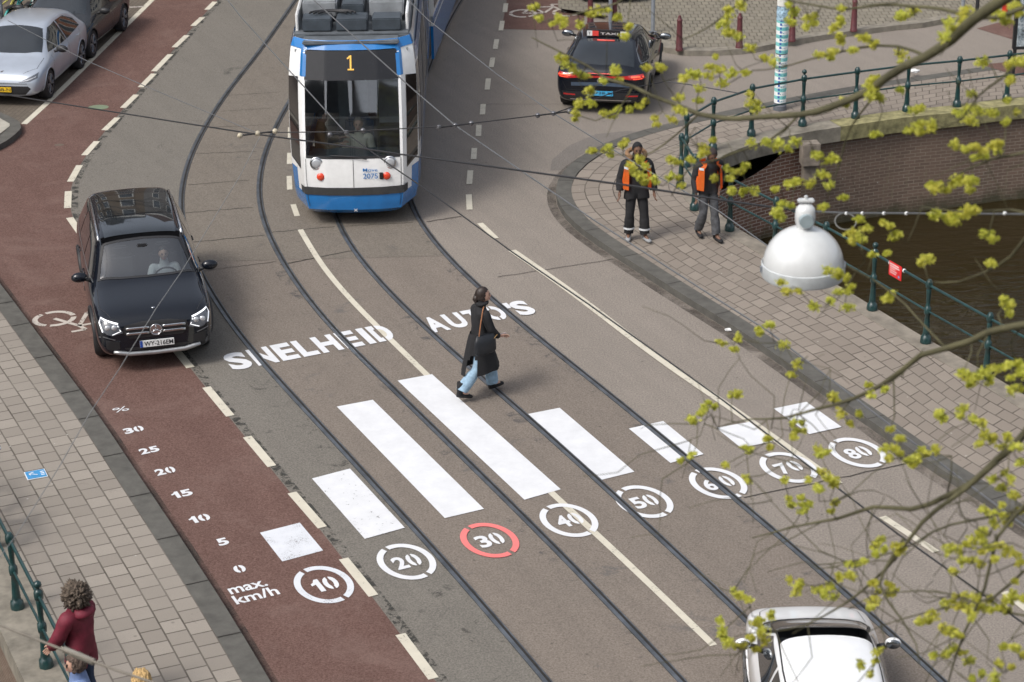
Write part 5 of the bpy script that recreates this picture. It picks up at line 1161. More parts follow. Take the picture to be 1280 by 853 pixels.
bm=bmesh.new(); r_=loft(bm,[((-.04,-.27,.78),.15,.035,R(6)),((-.04,-.275,.82),.19,.07,R(6)),((-.04,-.27,.98),.185,.06,R(6)),((-.03,-.26,1.08),.155,.035,R(6))],24); obj('bag_body',bm,plain('bag_leather',(.012,.014,.018),.5),BG,True)
bm=bmesh.new(); tube(bm,smoothline([(-.14,-.275,1.07),(-.08,-.235,1.30),(.02,-.13,1.455),(.10,-.02,1.36),(.16,-.1,1.18),(.10,-.24,1.06)],.05),.0085,6); obj('strap',bm,plain('strap_brown',(.30,.13,.06),.5),BG)
bm=bmesh.new(); tube(bm,smoothline([(-.14,-.28,1.06),(-.02,-.30,.99),(.10,-.285,1.0),(.17,-.26,1.04)],.05),.007,6); obj('handle_chain',bm,plain('chain_gold',(.45,.28,.12),.35,.6),BG)
bm=bmesh.new(); box(bm,(.33,-.14,.955),(.11,.02,.06),R(12),.006); ph=tag(obj('phone',bm,plain('phone_case',(.6,.52,.5),.4)),'pale phone in the crossing woman\'s hand','phone'); ph.location=(mid.x,mid.y,.026); ph.rotation_euler=(0,0,hd_)
# --- workers
def vest(t_,J,open_=True,k=1.0):
    ch=Vector(J['chest']); pel=Vector(J['pelvis']); v=bpy.data.objects.new('safety_vest',None); COL.objects.link(v); v.parent=t_
    for s in (1,-1):
        bm=bmesh.new(); rows=[]; n=10
        for i in range(n+1):
            f=i/n; z=ch.z+.17-(ch.z+.17-(pel.z+.02))*f; rx=(.158+.012*f)*k; ry=(.196+.02*f)*k
            if f<.15: rx*=.72; ry*=.78
            a0=R(38) if f>.1 else R(30); a1=R(178); row=[]
            for j in range(13):
                a=a0+(a1-a0)*j/12; row.append(bm.verts.new((ch.x+rx*math.cos(a)*1.08+.004,s*ry*math.sin(a)*1.04,z)))
            rows.append(row)
        for i in range(n):
            for j in range(12):
                if 1<=i<=4 and 3<=j<=8: continue     # arm hole
                bm.faces.new((rows[i][j],rows[i][j+1],rows[i+1][j+1],rows[i+1][j]))
        bmesh.ops.solidify(bm,geom=bm.faces[:],thickness=.008); obj('vest_panel',bm,ORG,v,True,50)
        for z0,z1 in ((.02,.07),) : pass
        bm=bmesh.new()
        for zc,a0,a1 in ((ch.z+.07,42,66),):
            f=(ch.z+.17-zc)/(ch.z+.15-pel.z); rx=(.158+.012*f)*k+.009; ry=(.196+.02*f)*k+.009
            va=[];vb=[]
            for j in range(15):
                a=R(a0)+(R(a1)-R(a0))*j/14; x,y=ch.x+rx*math.cos(a)*1.08+.004,s*ry*math.sin(a)*1.04; va.append(bm.verts.new((x,y,zc-.022))); vb.append(bm.verts.new((x,y,zc+.022)))
            for j in range(14): bm.faces.new((va[j],va[j+1],vb[j+1],vb[j]))
        obj('reflective_band',bm,REFL,v,True)
wp=G(795,300,ZS); A=thing('person','worker in black with beanie, fur hood and open orange vest on the pavement','person',(wp.x,wp.y,ZS+.002),R(-83))
J=pose(pelvis=(0,0,.96),elL=(-.02,.27,1.14),elR=(-.03,-.27,1.14),wrL=(.07,.29,.90),wrR=(.05,-.30,.92),knL=(.05,.13,.50),knR=(.03,-.12,.50),anL=(.06,.14,.10),anR=(-.06,-.12,.10),toL=(.20,.19,.04),toR=(.09,-.16,.04),head=(.05,0,1.66),neck=(.01,0,1.51))
M=body(A,J,SKIND,headpitch=R(8)); trousers(A,J,BLKP,1.14,.06); jacket(A,J,BLKC,1.18,-.16,'parka',1.2,1.05); vest(A,J,k=1.20)
for s in 'LR':
    an=Vector(J['an'+s]);kn=Vector(J['kn'+s]); bm=bmesh.new(); p=an.lerp(kn,.32); tube(bm,[p-Vector((0,0,.018)),p+Vector((0,0,.018))],.100,16,False); obj('calf_band',bm,REFL,A,True); shoe(A,J['an'+s],J['to'+s],plain('shoe_grey',(.28,.29,.30),.6),'shoe',.06)
bm=bmesh.new(); hair(bm,J['head'],M,(.112,.093,.130),-.05,.55,shift=(-.006,0,.014)); obj('beanie',bm,plain('beanie_black',(.012,.012,.014),.9),A,True)
bm=bmesh.new()
Pf=[(-.06+.17*math.cos(a)*.9,.155*math.sin(a),1.555+.035*math.cos(a)*-1) for a in [R(35)+R(290)*k/24 for k in range(25)]]
tube(bm,Pf,[.042+.008*noise.noise(Vector((k*1.7,0,0))) for k in range(25)],9)
for v in bm.verts: v.co+=v.normal*.014*noise.noise(v.co*60) if v.normal.length else Vector()
obj('fur_hood',bm,FUR,A,True)
bm=bmesh.new(); lathe(bm,[(.10,-.02),(.12,.04),(.085,.08),(.06,.085)],18,(0,0,1.45)); obj('collar',bm,BLKC,A,True)
wp2=G(883,298,ZS); B=thing('person','worker in dark jacket, grey jeans and orange vest walking beside the railing, head lowered','person',(wp2.x,wp2.y,ZS+.002),R(-72))
J=pose(pelvis=(0,0,.93),chest=(.04,0,1.27),neck=(.09,0,1.45),head=(.15,0,1.57),elL=(-.05,.30,1.14),elR=(-.02,-.24,1.10),wrL=(.06,.20,.95),wrR=(.06,-.24,.86),shL=(.04,.19,1.39),shR=(.04,-.19,1.39),
  knL=(.10,.10,.50),knR=(.06,-.09,.49),anL=(.17,.11,.10),anR=(-.16,-.09,.12),toL=(.32,.13,.04),toR=(-.02,-.10,.04))
M=body(B,J,SKIND,headpitch=R(30)); trousers(B,J,GREYJ,1.0,.03,'jeans'); jacket(B,J,plain('jacket_dark',(.020,.020,.023),.8,var=.4),1.06,-.10,'jacket',1.1); vest(B,J,k=1.10)
for s in 'LR': shoe(B,J['an'+s],J['to'+s],BLKC,'shoe',.07)
bm=bmesh.new(); hair(bm,J['head'],M,(.112,.093,.13),-.4,.5,shift=(-.006,0,.014)); obj('hood',bm,plain('hood_brown',(.035,.025,.024),.9),B,True)
# --- people at the lower left
def bystander(label,px,zt,face,jm,hm,hairkw,hj,skin=SKIN,extra=None,trm=None):
    p=G(px[0],px[1],ZS+zt); t_=thing('person',label,'person',(p.x,p.y,ZS+.002),face)
    sc=zt/1.78; J=pose(elL=(.10,.25,1.15),elR=(.10,-.24,1.15),wrL=(.25,.22,.99),wrR=(.20,-.20,.97)) if hj else pose()
    M=body(t_,J,skin); trousers(t_,J,trm or plain('jeans_navy',(.02,.035,.075),.85,var=.3)); jacket(t_,J,jm,1.22,-.20,'jacket',1.08,1.05)
    bm=bmesh.new(); hair(bm,J['head'],M,**hairkw); obj('hair',bm,hm,t_,True)
    for s in 'LR': shoe(t_,J['an'+s],J['to'+s],BLKC,'shoe',.06)
    t_.scale=(sc,sc,sc)
    if extra: extra(t_,J,M)
    return t_
CURL=plain('hair_curly_grey',(.11,.085,.065),.9,var=.75,scale=55,bump=.6)
def hood(t_,J,M):
    bm=bmesh.new(); loft(bm,[((-.10,0,1.40),.09,.13,0),((-.12,0,1.45),.11,.15,0),((-.10,0,1.50),.09,.12,0)],18); obj('hood',bm,MATS['jacket_maroon'],t_,True)
bystander('woman with bushy grey brown curls and a maroon jacket at the left railing',(93,731),1.70,R(150),plain('jacket_maroon',(.15,.014,.030),.7,var=.3,scale=10,bump=.2),CURL,dict(r=(.165,.155,.165),cut=-.92,front=.62,lump=.55,freq=22,shift=(-.035,0,-.005)),True,extra=hood)
def shades(t_,J,M):
    for s in (1,-1):
        bm=bmesh.new(); bmesh.ops.create_icosphere(bm,subdivisions=2,radius=1)
        for v in bm.verts: v.co=M@(Vector((v.co.x*.008+.100,v.co.y*.026+s*.032,v.co.z*.020+.012)))+Vector(J['head'])
        obj('sunglass_lens',bm,PLAST,t_,True)
bystander('woman with short hair, sunglasses and a pale blue jacket at the bottom left',(96,818),1.64,R(195),plain('jacket_pale_blue',(.16,.23,.42),.75,var=.2,scale=12),plain('hair_brown_grey',(.10,.07,.055),.85,var=.6,scale=50,bump=.4),dict(r=(.128,.112,.140),cut=-.55,front=.45,lump=.22,freq=18),False,extra=shades)
bystander('fair haired person whose head just shows at the bottom edge',(177,840),1.66,R(120),plain('jacket_sand',(.35,.30,.22),.8),plain('hair_blond',(.45,.30,.13),.8,var=.5,scale=40),dict(r=(.125,.110,.14),cut=-.6,front=.5,lump=.2,freq=18),False)
# --- people inside vehicles
def seated(label,parentobj,loc,jm,face=0,hm=HAIRD,sc=1,rz=0):
    t_=thing('person',label,'person'); mw=parentobj.matrix_world if False else Matrix.Translation(parentobj.location)@parentobj.rotation_euler.to_matrix().to_4x4()@Matrix.Diagonal((*parentobj.scale,1))
    t_.location=mw@Vector(loc); t_.rotation_euler=(0,0,parentobj.rotation_euler.z+rz); t_.scale=(sc,)*3
    J=pose(elL=(.12,.26,1.12),elR=(.12,-.26,1.12),wrL=(.36,.15,1.20),wrR=(.36,-.15,1.18),knL=(.42,.12,.88),knR=(.42,-.12,.88),anL=(.46,.12,.48),anR=(.46,-.12,.48),toL=(.60,.12,.44),toR=(.60,-.12,.44))
    M=body(t_,J,SKIN); trousers(t_,J,BLKP); jacket(t_,J,jm,1.05,-.03); bm=bmesh.new(); hair(bm,J['head'],M); obj('hair',bm,hm,t_,True); return t_
seated('tram driver in a cream top sitting behind the windscreen',TR,(-1.22,.05,-.12),plain('top_cream',(.55,.50,.40),.8),sc=1.0,hm=plain('hair_grey',(.20,.18,.16),.8))
t2=seated('passenger in a tan coat standing at the left inside the tram front',TR,(-1.0,-.62,.12),plain('coat_tan',(.30,.19,.10),.8),sc=.98,rz=R(90))
seated('driver in a white top behind the windscreen of the black family car',S,(.50,.33,-.30),plain('top_white',(.5,.5,.5),.8),sc=.93)
# ================================================================ RAILINGS
GREEN=plain('railing_green',(.010,.040,.040),.32,coat=.4,var=.4)
PROF=[(.0,.0),(.085,.0),(.085,.03),(.078,.10),(.060,.115),(.052,.17),(.043,.34),(.036,.46),(.052,.475),(.056,.53),(.052,.585),(.036,.60),(.030,.66),(.036,.80),(.040,.88),(.034,.90),(.052,.915),(.056,.97),(.052,1.01),(.040,1.03)]
def post_mesh(ball):
    bm=bmesh.new(); pr=list(PROF)
    if ball: pr+= [(.022,1.045),(.022,1.06),(.042,1.08),(.048,1.105),(.042,1.13),(.020,1.15),(0,1.152)]
    else: pr+=[(.03,1.05),(0,1.055)]
    lathe(bm,pr,8); return bm
PB_=obj('post',post_mesh(True),GREEN,None,True,50); PF_=obj('post',post_mesh(False),GREEN,None,True,50)
mB,mF=PB_.data,PF_.data; bpy.data.objects.remove(PB_); bpy.data.objects.remove(PF_)
def railing(label,bases,balls,ends=(None,None)):
    """bases: world points of the posts; rails run through them"""
    o0=bases[0]; t_=thing('railing',label,'railing',tuple(o0)); 
    for k,p in enumerate(bases):
        q=bpy.data.objects.new('post',mB if k in balls else mF); COL.objects.link(q); q.parent=t_; q.location=p-o0; q.scale=(1.05,1.05,1.0)
    P=[p-o0 for p in bases]
    if ends[0]: P=[P[0]+(P[0]-P[1]).normalized()*ends[0]]+P
    if ends[1]: P=P+[P[-1]+(P[-1]-P[-2]).normalized()*ends[1]]
    L=P
    for z,r in ((.955,.023),(.525,.018)):
        bm=bmesh.new(); tube(bm,[p+Vector((0,0,z)) for p in L],r,8); obj('rail',bm,GREEN,t_,True,60)
    return t_
ru=[G(x,y,ZS+.02) for x,y in [(857.5,208),(891,187),(939,169.5),(1003,157),(1069,147.5),(1133,139),(1196,133),(1258,125.5),(1322,118)]]
railing('dark green railing on the bridge above the brick wall at the upper right',ru,(3,),(0.0,3))
rn=[G(x,y,ZS+.015) for x,y in [(851,234.7),(868,262),(912,288),(968,319),(1030,352),(1090,387),(1157,428),(1232,472),(1315,520)]]
railing('dark green railing along the canal edge of the right pavement',rn,(5,),(0,8))
lp0=G(22,760,ZS+.02);lp1=G(58,833,ZS+.02); dv=(lp1-lp0)
rl_=[lp0-dv*3.1,lp0-dv*2.05,lp0-dv*1.0,lp0,lp1,lp1+dv*1.05,lp1+dv*2.1]; 
lb=[lp0-dv*2.2,lp0-dv*1.1,lp0,lp1,lp1+dv*1.0]
railing('dark green railing on the left canal edge beside the standing women',lb,(3,),(1,8))
# red notice fixed on the right railing
a=rn[5]+Vector((0,0,.955)); b=rn[6]+Vector((0,0,.955)); c=a.lerp(b,.42); an=math.atan2(b.y-a.y,b.x-a.x)
NT_=thing('red_notice','small red notice with white lines fixed to the top rail of the canal railing','sign',tuple(c),an)
bm=bmesh.new(); box(bm,(0,-.035,-.06),(.34,.012,.24),0,.004); pl_=obj('plate',bm,plain('notice_red',(.62,.020,.022),.5),NT_)
bm=bmesh.new()
for k,(x,wd,th_) in enumerate(((-.02,.24,.014),(-.01,.26,.014),(-.06,.15,.009),(-.04,.19,.009),(-.05,.17,.009))): box(bm,(x,-.043,.025-.036*k),(wd,.003,th_))
obj('white_lines',bm,PLW,pl_)
bm=bmesh.new(); lathe(bm,[(0,-.0445),(.022,-.0445),(.022,-.041)],12,(.11,0,-.13),'Y'); obj('round_mark',bm,plain('mark_blue',(.15,.3,.6),.5),pl_)
for x in (-.19,.19): bm=bmesh.new(); lathe(bm,[(.022,-.012),(.032,-.012),(.032,.012),(.022,.012),(.022,-.012)],12,(x,0,0),'X'); obj('clamp',bm,PLW,NT_)
# ================================================================ STREET FURNITURE
MAR=plain('bollard_maroon',(.105,.030,.034),.45,var=.25)
proto=None
for k,(px,py) in enumerate([(849,63),(924,60),(990,51.5),(1067,39),(738,34),(768,31)]):
    p=G(px,py,ZS)
    if proto is None:
        proto=thing('bollard','maroon tapered bollard on the paved plaza kerb','bollard',tuple(p),0,'maroon bollards along the plaza')
        bm=bmesh.new(); lathe(bm,[(0,0),(.085,0),(.082,.05),(.075,.06),(.058,.60),(.055,.66)],14); obj('shaft',bm,MAR,proto,True,40)
        bm=bmesh.new(); lathe(bm,[(.055,.66),(.064,.665),(.064,.69),(.05,.71),(.036,.74),(.030,.78),(0,.80)],14); obj('cap',bm,MAR,proto,True,40)
    else: q=copy_tree(proto); q.location=p
GREYM=plain('galvanised',(.33,.36,.40),.45,.5)
for (px,py,top,m,lb) in ((763,33,3.2,GREYM,'thin grey pole between the two bollards behind the taxi'),(816,41,3.2,GREYM,'thin grey pole left of the bollard nearest the taxi'),(1203,18,3.4,GREYM,'thin light grey pole at the top right'),(1221,18,1.0,PLAST,'short black post beside the light grey pole at the top right'),(5,48,3.2,GREYM,'pale blue grey pole at the top left corner behind the silver car')):
    p=G(px,py,ZS); t_=thing('street_pole',lb,'pole',tuple(p)); bm=bmesh.new(); lathe(bm,[(0,0),(.045,0),(.045,top-.02),(.03,top),(0,top)],12); obj('pole',bm,m,t_,True,40); bm=bmesh.new(); lathe(bm,[(.05,0),(.09,0),(.09,.02),(.05,.04)],12); obj('foot_plate',bm,m,t_,True,40)
p=G(1256,15,ZS); t_=thing('red_post','red post at the top right edge','post',tuple(p)); bm=bmesh.new(); lathe(bm,[(0,0),(.07,0),(.065,.9),(.05,.95),(0,.97)],12); obj('post',bm,plain('post_red',(.60,.03,.02),.5),t_,True,40); bm=bmesh.new(); lathe(bm,[(.067,.62),(.072,.62),(.072,.72),(.067,.72)],12); obj('band',bm,PLW,t_,True,40)
# advertising frame on the right edge
p=G(1266,96,ZS); t_=thing('advertising_frame','black framed poster board on legs cut by the right edge','poster board',tuple(p),R(4))
bm=bmesh.new(); box(bm,(0,0,.30),(.06,.06,.62)); obj('leg',bm,PLAST,t_); bm=bmesh.new(); box(bm,(1.15,0,.30),(.06,.06,.62)); obj('leg',bm,PLAST,t_)
bm=bmesh.new(); box(bm,(.575,0,1.50),(1.27,.10,1.80),0,.01); obj('frame',bm,PLAST,t_)
t=NT('poster_grey'); co=t.co(); n=t.noise(co,5,6,.7,1.5); t.l(t.ramp(n,[(.35,(.03,.035,.04)),(.5,(.25,.30,.33)),(.62,(.60,.64,.66)),(.7,(.10,.12,.14))]),t.b.inputs['Base Color']); t.b.inputs['Roughness'].default_value=.35
bm=bmesh.new(); box(bm,(.575,-.052,1.50),(1.13,.012,1.66)); obj('poster',bm,t.m,t_)
# poster column
p=G(974.5,137,ZS); t_=thing('poster_column','slim round column covered in teal and white posters at the upper right','column',tuple(p))
bm=bmesh.new(); lathe(bm,[(0,0),(.135,0),(.135,.10),(.118,.12),(.118,3.9),(.10,3.95),(0,3.96)],24); obj('column_shaft',bm,plain('column_grey',(.12,.13,.15),.6),t_,True,40)
t=NT('poster_rows'); co=t.co(); sp=t.n('SeparateXYZ'); t.l(co,sp.inputs[0])
zz=t.math('MULTIPLY',sp.outputs[2],6.3); st=t.math('FRACT',zz); a1=t.math('GREATER_THAN',st,.52); c=t.mix(a1,(.80,.82,.82),(.20,.56,.54))
z2=t.math('FRACT',t.math('MULTIPLY',sp.outputs[2],12.6)); an_=t.math('ARCTAN2',sp.outputs[1],sp.outputs[0]); m1=t.math('LESS_THAN',t.math('ABSOLUTE',t.math('ADD',an_,1.95)),.17); m2=t.math('GREATER_THAN',z2,.38); c=t.mix(t.math('MULTIPLY',m1,m2),c,(.03,.10,.36))
nz=t.noise(co,34,2,.6); m3=t.math('LESS_THAN',t.math('ABSOLUTE',t.math('ADD',an_,1.35)),.42); m4=t.math('LESS_THAN',t.math('ABSOLUTE',t.math('ADD',z2,-.5)),.20); c=t.mix(t.math('MULTIPLY',t.math('MULTIPLY',m3,m4),t.math('GREATER_THAN',nz,.52)),c,(.10,.30,.38))
n=t.noise(co,6,5,.7); c=t.mix(t.ramp(n,[(.58,0),(.68,.4)]),c,(.45,.47,.47)); t.l(c,t.b.inputs['Base Color']); t.b.inputs['Roughness'].default_value=.7; PST=t.m
for k in range(5):
    z0=.16+.34*k+(.0 if k<3 else .02); bm=bmesh.new(); r0=.1225+.002*(k%2); lathe(bm,[(r0,z0),(r0,z0+.335)],28); obj('poster',bm,PST,t_,True)
bm=bmesh.new(); lathe(bm,[(.127,1.88),(.127,2.16)],28); ob=obj('poster',bm,plain('poster_blue_white',(.32,.46,.66),.6,var=.8,scale=22),t_,True)
bm=bmesh.new(); lathe(bm,[(.124,2.17),(.124,2.32)],28); obj('poster',bm,plain('poster_cream',(.70,.70,.66),.6,var=.15),t_,True)
bm=bmesh.new(); lathe(bm,[(.125,2.32),(.125,2.36)],28); obj('poster_band',bm,plain('poster_green',(.15,.45,.12),.6),t_,True)
bm=bmesh.new(); lathe(bm,[(.125,2.36),(.125,2.82)],28); ob=obj('portrait_poster',bm,plain('poster_pink',(.72,.55,.58),.6,var=.08),t_,True)
bm=bmesh.new(); 
def onc(a,z,r=.128): return (r*math.cos(R(a)),r*math.sin(R(a)),z)
for k,(aa,z,w_,h_) in enumerate(((-92,2.50,.05,.18),(-80,2.44,.035,.10))): box(bm,onc(aa,z),(w_,.006,h_))
obj('dark_figure',bm,PLAST,ob); bm=bmesh.new(); lathe(bm,[(0,.003),(.028,.003),(.028,-.003)],14,onc(-86,2.62,.130),'Y'); obj('face',bm,SKIN,ob)
bm=bmesh.new(); lathe(bm,[(0,.004),(.042,.004),(.045,-.004)],16,onc(-88,3.02,.122),'Y'); obj('round_plate',bm,PLW,t_)
# street name sign seen beside the column
p=G(957,39,0); 
# ================================================================ BICYCLES
def bicycle(label,col,loc,rz,grp=None):
    t_=thing('bicycle',label,'bicycle',loc,rz,grp); m=plain('bike_'+'%.2f_%.2f'%col[:2],col,.4)
    for x in (-.52,.54):
        w_=bpy.data.objects.new('wheel',None); COL.objects.link(w_); w_.parent=t_; w_.location=(x,0,.345)
        bm=bmesh.new(); P=[(.33*math.cos(2*PI*k/32),0,.33*math.sin(2*PI*k/32)) for k in range(33)]; tube(bm,P,.019,6); obj('tyre',bm,RUB,w_,True)
        bm=bmesh.new(); P=[(.307*math.cos(2*PI*k/32),0,.307*math.sin(2*PI*k/32)) for k in range(33)]; tube(bm,P,.010,5)
        for k in range(12): tube(bm,[(0,0,0),(.305*math.cos(2*PI*k/12),0,.305*math.sin(2*PI*k/12))],.0022,3)
        obj('rim',bm,ALU,w_,True)
        bm=bmesh.new(); P=[(.375*math.cos(R(a)),0,.375*math.sin(R(a))) for a in range(20 if x<0 else 50,175,12)]; tube(bm,P,[(.028,.005)]*len(P),6,flat=((0,1,0),)); obj('mudguard',bm,m,w_,True)
    bm=bmesh.new(); bb=(-.08,0,.29); st=(-.22,0,.80); hd=(.36,0,.84); h2=(.40,0,.72)
    for a,b in ((bb,st),(bb,h2),((-.20,0,.74),(.37,0,.80)),(bb,(-.52,0,.345)),(st,(-.52,0,.345)),((.34,0,.92),(.54,0,.345))): tube(bm,[a,b],.018,8)
    obj('frame',bm,m,t_,True)
    bm=bmesh.new(); tube(bm,[(-.36,0,.93),(-.28,0,.94),(-.12,0,.93)],[(.09,.03),(.08,.03),(.025,.02)],10,flat=((0,1,0),)); tube(bm,[(-.22,0,.80),(-.245,0,.92)],.014,6); obj('saddle',bm,PLAST,t_,True)
    bm=bmesh.new(); tube(bm,smoothline([(.14,.28,.98),(.26,.27,1.03),(.36,.12,1.02),(.345,0,1.0),(.36,-.12,1.02),(.26,-.27,1.03),(.14,-.28,.98)],.05),.011,6); obj('handlebar',bm,CHROME,t_,True)
    bm=bmesh.new(); lathe(bm,[(.075,-.004),(.085,0),(.075,.004)],18,(-.08,.035,.29),'Y'); tube(bm,[(-.08,.05,.29),(.02,.05,.16)],.010,5); tube(bm,[(-.08,-.05,.29),(-.18,-.05,.42)],.010,5); box(bm,(.02,.09,.155),(.08,.09,.02)); box(bm,(-.18,-.09,.425),(.08,.09,.02)); obj('crank',bm,PLAST,t_,True)
    bm=bmesh.new(); box(bm,(-.56,0,.74),(.34,.13,.015),0,.004); tube(bm,[(-.66,.05,.74),(-.52,.05,.345)],.006,4); tube(bm,[(-.66,-.05,.74),(-.52,-.05,.345)],.006,4); obj('rear_rack',bm,PLAST,t_)
    return t_
grp='bicycles parked behind the silver car'
bicycle('yellow bicycle parked behind the silver car at the top left',(.55,.50,.12),tuple(G(10,44,ZS)),R(75),grp)
bicycle('teal bicycle parked behind the silver car at the top left',(.05,.32,.30),tuple(G(34,40,ZS)),R(68),grp)
bicycle('white bicycle parked beside the teal one behind the silver car',(.62,.64,.62),tuple(G(50,36,ZS)),R(80),grp)
bicycle('black bicycle at the left edge leaning by the railing',(.02,.02,.02),tuple(G(-14,655,ZS)),R(112))
p=G(58,36,ZS); t_=thing('cargo_crate','black crate with a dark bag behind the silver car','crate',tuple(p),R(10))
bm=bmesh.new(); box(bm,(0,0,.55),(.46,.36,.06),0,.01)
for sx in (1,-1):
    box(bm,(sx*.22,0,.72),(.02,.36,.32)); 
for sy in (1,-1): box(bm,(0,sy*.17,.72),(.46,.02,.32))
obj('crate_box',bm,PLAST,t_); bm=bmesh.new(); bmesh.ops.create_icosphere(bm,subdivisions=3,radius=1)
for v in bm.verts: v.co=Vector((v.co.x*.2,v.co.y*.15,v.co.z*.16+.84))*(1+.06*noise.noise(v.co*4))
obj('bag',bm,plain('bag_navy',(.02,.025,.04),.8),t_,True); bm=bmesh.new()
for sx in (1,-1):
    for sy in (1,-1): tube(bm,[(sx*.15,sy*.12,.53),(sx*.17,sy*.14,0)],.015,6)
obj('stand',bm,PLAST,t_)
# ================================================================ OVERHEAD WIRES AND LAMP
WIRE=plain('wire_dark',(.035,.035,.038),.5,.4); WIREL=plain('wire_light',(.16,.165,.17),.45,.5); CER=plain('insulator',(.45,.40,.30),.4)
def wireZ(pts,z,r,label,m=WIRE,grp='overhead tram wires'):
    P=[G(x,y,z) for x,y in pts]; P=smoothline(P,1.5); bm=bmesh.new(); tube(bm,P,r,6); return tag(obj('overhead_wire',bm,m),label,'wire',grp)
def wireD(pts,d0,d1,r,label,m=WIRE,grp='overhead tram wires',zf=None):
    n=len(pts); A=math.dist(pts[0],pts[-1]); P=[]
    for x,y in pts:
        f=math.dist((x,y),pts[0])/A; P.append(Pd(x,y,1/((1/d0)*(1-f)+(1/d1)*f)))
    P=smoothline(P,1.5); bm=bmesh.new(); tube(bm,P,r,6); return tag(obj('overhead_wire',bm,m),label,'wire',grp)
wireZ([(380,-14),(392,0),(569,157),(690,240),(742,275),(890,370),(960,414),(1087,512),(1200,598),(1300,672)],5.5,.009,'contact wire running from the tram roof down to the right pavement',WIREL)
wireZ([(272,-16),(300,20),(433,167)],5.5,.008,'thin wire from the top edge to the clamp over the tram windscreen',WIREL)
wireZ([(433,167),(484,204),(537,240),(640,315),(735,380),(903,500),(1120,666),(1290,787)],5.5,.008,'dark contact wire running beside the solid white line in the right lane')
wireZ([(500,-10),(535,25),(620,92),(692,142),(807,212),(900,265),(960,308),(1012,346)],5.5,.0075,'thin wire passing in front of the standing worker with the fur hood',WIREL)
wireZ([(320,166),(430,165),(560,158),(692,142),(775,113),(832,102),(862,106),(925,117)],5.7,.007,'thin cross wire in front of the tram windscreen reaching past the taxi')
wireZ([(10,26),(108,76),(182,108),(258,140),(320,166)],6.0,.005,'very thin wire above the silver car and the cycle path',WIREL)
wireZ([(325,171),(300,220),(226,341),(195,386),(150,460),(112,517),(75,582),(20,670),(-12,712)],6.0,.0038,'thin pale wire crossing in front of the black family car down to the left pavement',plain('wire_pale',(.20,.20,.195),.6))
wireD([(-20,114),(40,124),(160,143),(320,168),(440,184),(500,193),(640,212),(800,234),(900,250),(1000,264)],38,18.2,.0105,'thick span cable from the left edge to the white lamp')
wireD([(1006,264),(1060,266.5),(1160,267),(1290,268)],18.0,15.5,.007,'cable with small white beads right of the white lamp',WIREL)
wireD([(-12,777),(40,797),(85,815),(140,836),(190,853),(215,863)],15.5,14.5,.009,'thick cable with a turnbuckle at the bottom left corner',plain('cable_brown',(.17,.15,.12),.6))
for (x,y,z,lb) in ((692,142,5.6,'wire clamp left of the taxi over the road'),(569,157,5.58,'wire clamp over the right edge of the tram windscreen'),(433,166,5.58,'wire clamp over the middle of the tram windscreen'),(322,167,5.95,'cable junction left of the tram windscreen')):
    p=G(x,y,z); t_=thing('wire_clamp',lb,'wire clamp',tuple(p),R(20)); bm=bmesh.new(); tube(bm,[(-.22,0,0),(.22,0,0)],.011,6); obj('bar',bm,WIRE,t_); 
    for sx in (-.21,.0,.21): bm=bmesh.new(); bmesh.ops.create_icosphere(bm,subdivisions=2,radius=.034); bmesh.ops.translate(bm,vec=(sx,0,.0),verts=bm.verts[:]); obj('knob',bm,CER if x<400 else plain('clamp_grey',(.16,.16,.17),.4,.6),t_,True)
for k,x in enumerate((1058,1078,1105,1133,1164,1256)):
    f=(x-1006)/(1290-1006); p=Pd(x,267,1/((1/18.0)*(1-f)+(1/15.5)*f)); bm=bmesh.new(); bmesh.ops.create_icosphere(bm,subdivisions=2,radius=.014); o=obj('cable_bead',bm,PLW,None,True); o.location=p; tag(o,'small white bead on the cable right of the white lamp','bead','beads on the lamp cable')
# turnbuckle
p=Pd(80,812,15.1); q=Pd(118,828,14.95); bm=bmesh.new(); tube(bm,[p,q],.022,8); tag(obj('turnbuckle',bm,plain('turnbuckle_grey',(.28,.26,.22),.5,.4)),'metal turnbuckle on the cable beside the woman with sunglasses','turnbuckle')
# hanging lamp
lc=Pd(1004,331,18); t_=thing('street_lamp','white dome street lamp hanging on a cable over the right pavement','street lamp',tuple(lc))
WE=plain('white_enamel',(.62,.635,.635),.22,coat=.6,var=.05)
bm=bmesh.new(); Rr=.318; lathe(bm,[(Rr*math.cos(R(a)),Rr*1.0*math.sin(R(a))+.0) for a in range(0,88,6)]+[(.05,.322)],48); obj('dome',bm,WE,t_,True)
bm=bmesh.new(); lathe(bm,[(.322,.02),(.329,.015),(.330,-.075),(.322,-.09),(.312,-.075),(.316,.01)],48); obj('rim',bm,plain('lamp_rim',(.55,.58,.59),.35),t_,True,40)
bm=bmesh.new(); lathe(bm,[(.312,-.05),(.22,-.10),(0,-.13)],40); obj('diffuser',bm,plain('lamp_diffuser',(.6,.62,.6),.3),t_,True)
bm=bmesh.new(); lathe(bm,[(.06,.30),(.065,.33),(.078,.36),(.082,.41),(.075,.47),(.05,.50),(.02,.51)],24); obj('neck',bm,WE,t_,True)
bm=bmesh.new(); lathe(bm,[(0,-.102),(.052,-.10),(.058,-.085),(.058,.0)],24,(0,0,.395),'Y'); obj('end_cap',bm,plain('cap_grey_blue',(.30,.36,.38),.4),t_,True,40)
bm=bmesh.new(); box(bm,(0,0,.535),(.13,.05,.03),0,.008); lathe(bm,[(.014,.50),(.014,.575),(0,.58)],10); obj('hanger',bm,WE,t_,True,40)
for a in (0,PI/2*1.0,PI): bm=bmesh.new(); box(bm,(.333*math.cos(a+.1),.333*math.sin(a+.1),-.02),(.02,.03,.05),0,.004); obj('clip',bm,GREYM,t_)
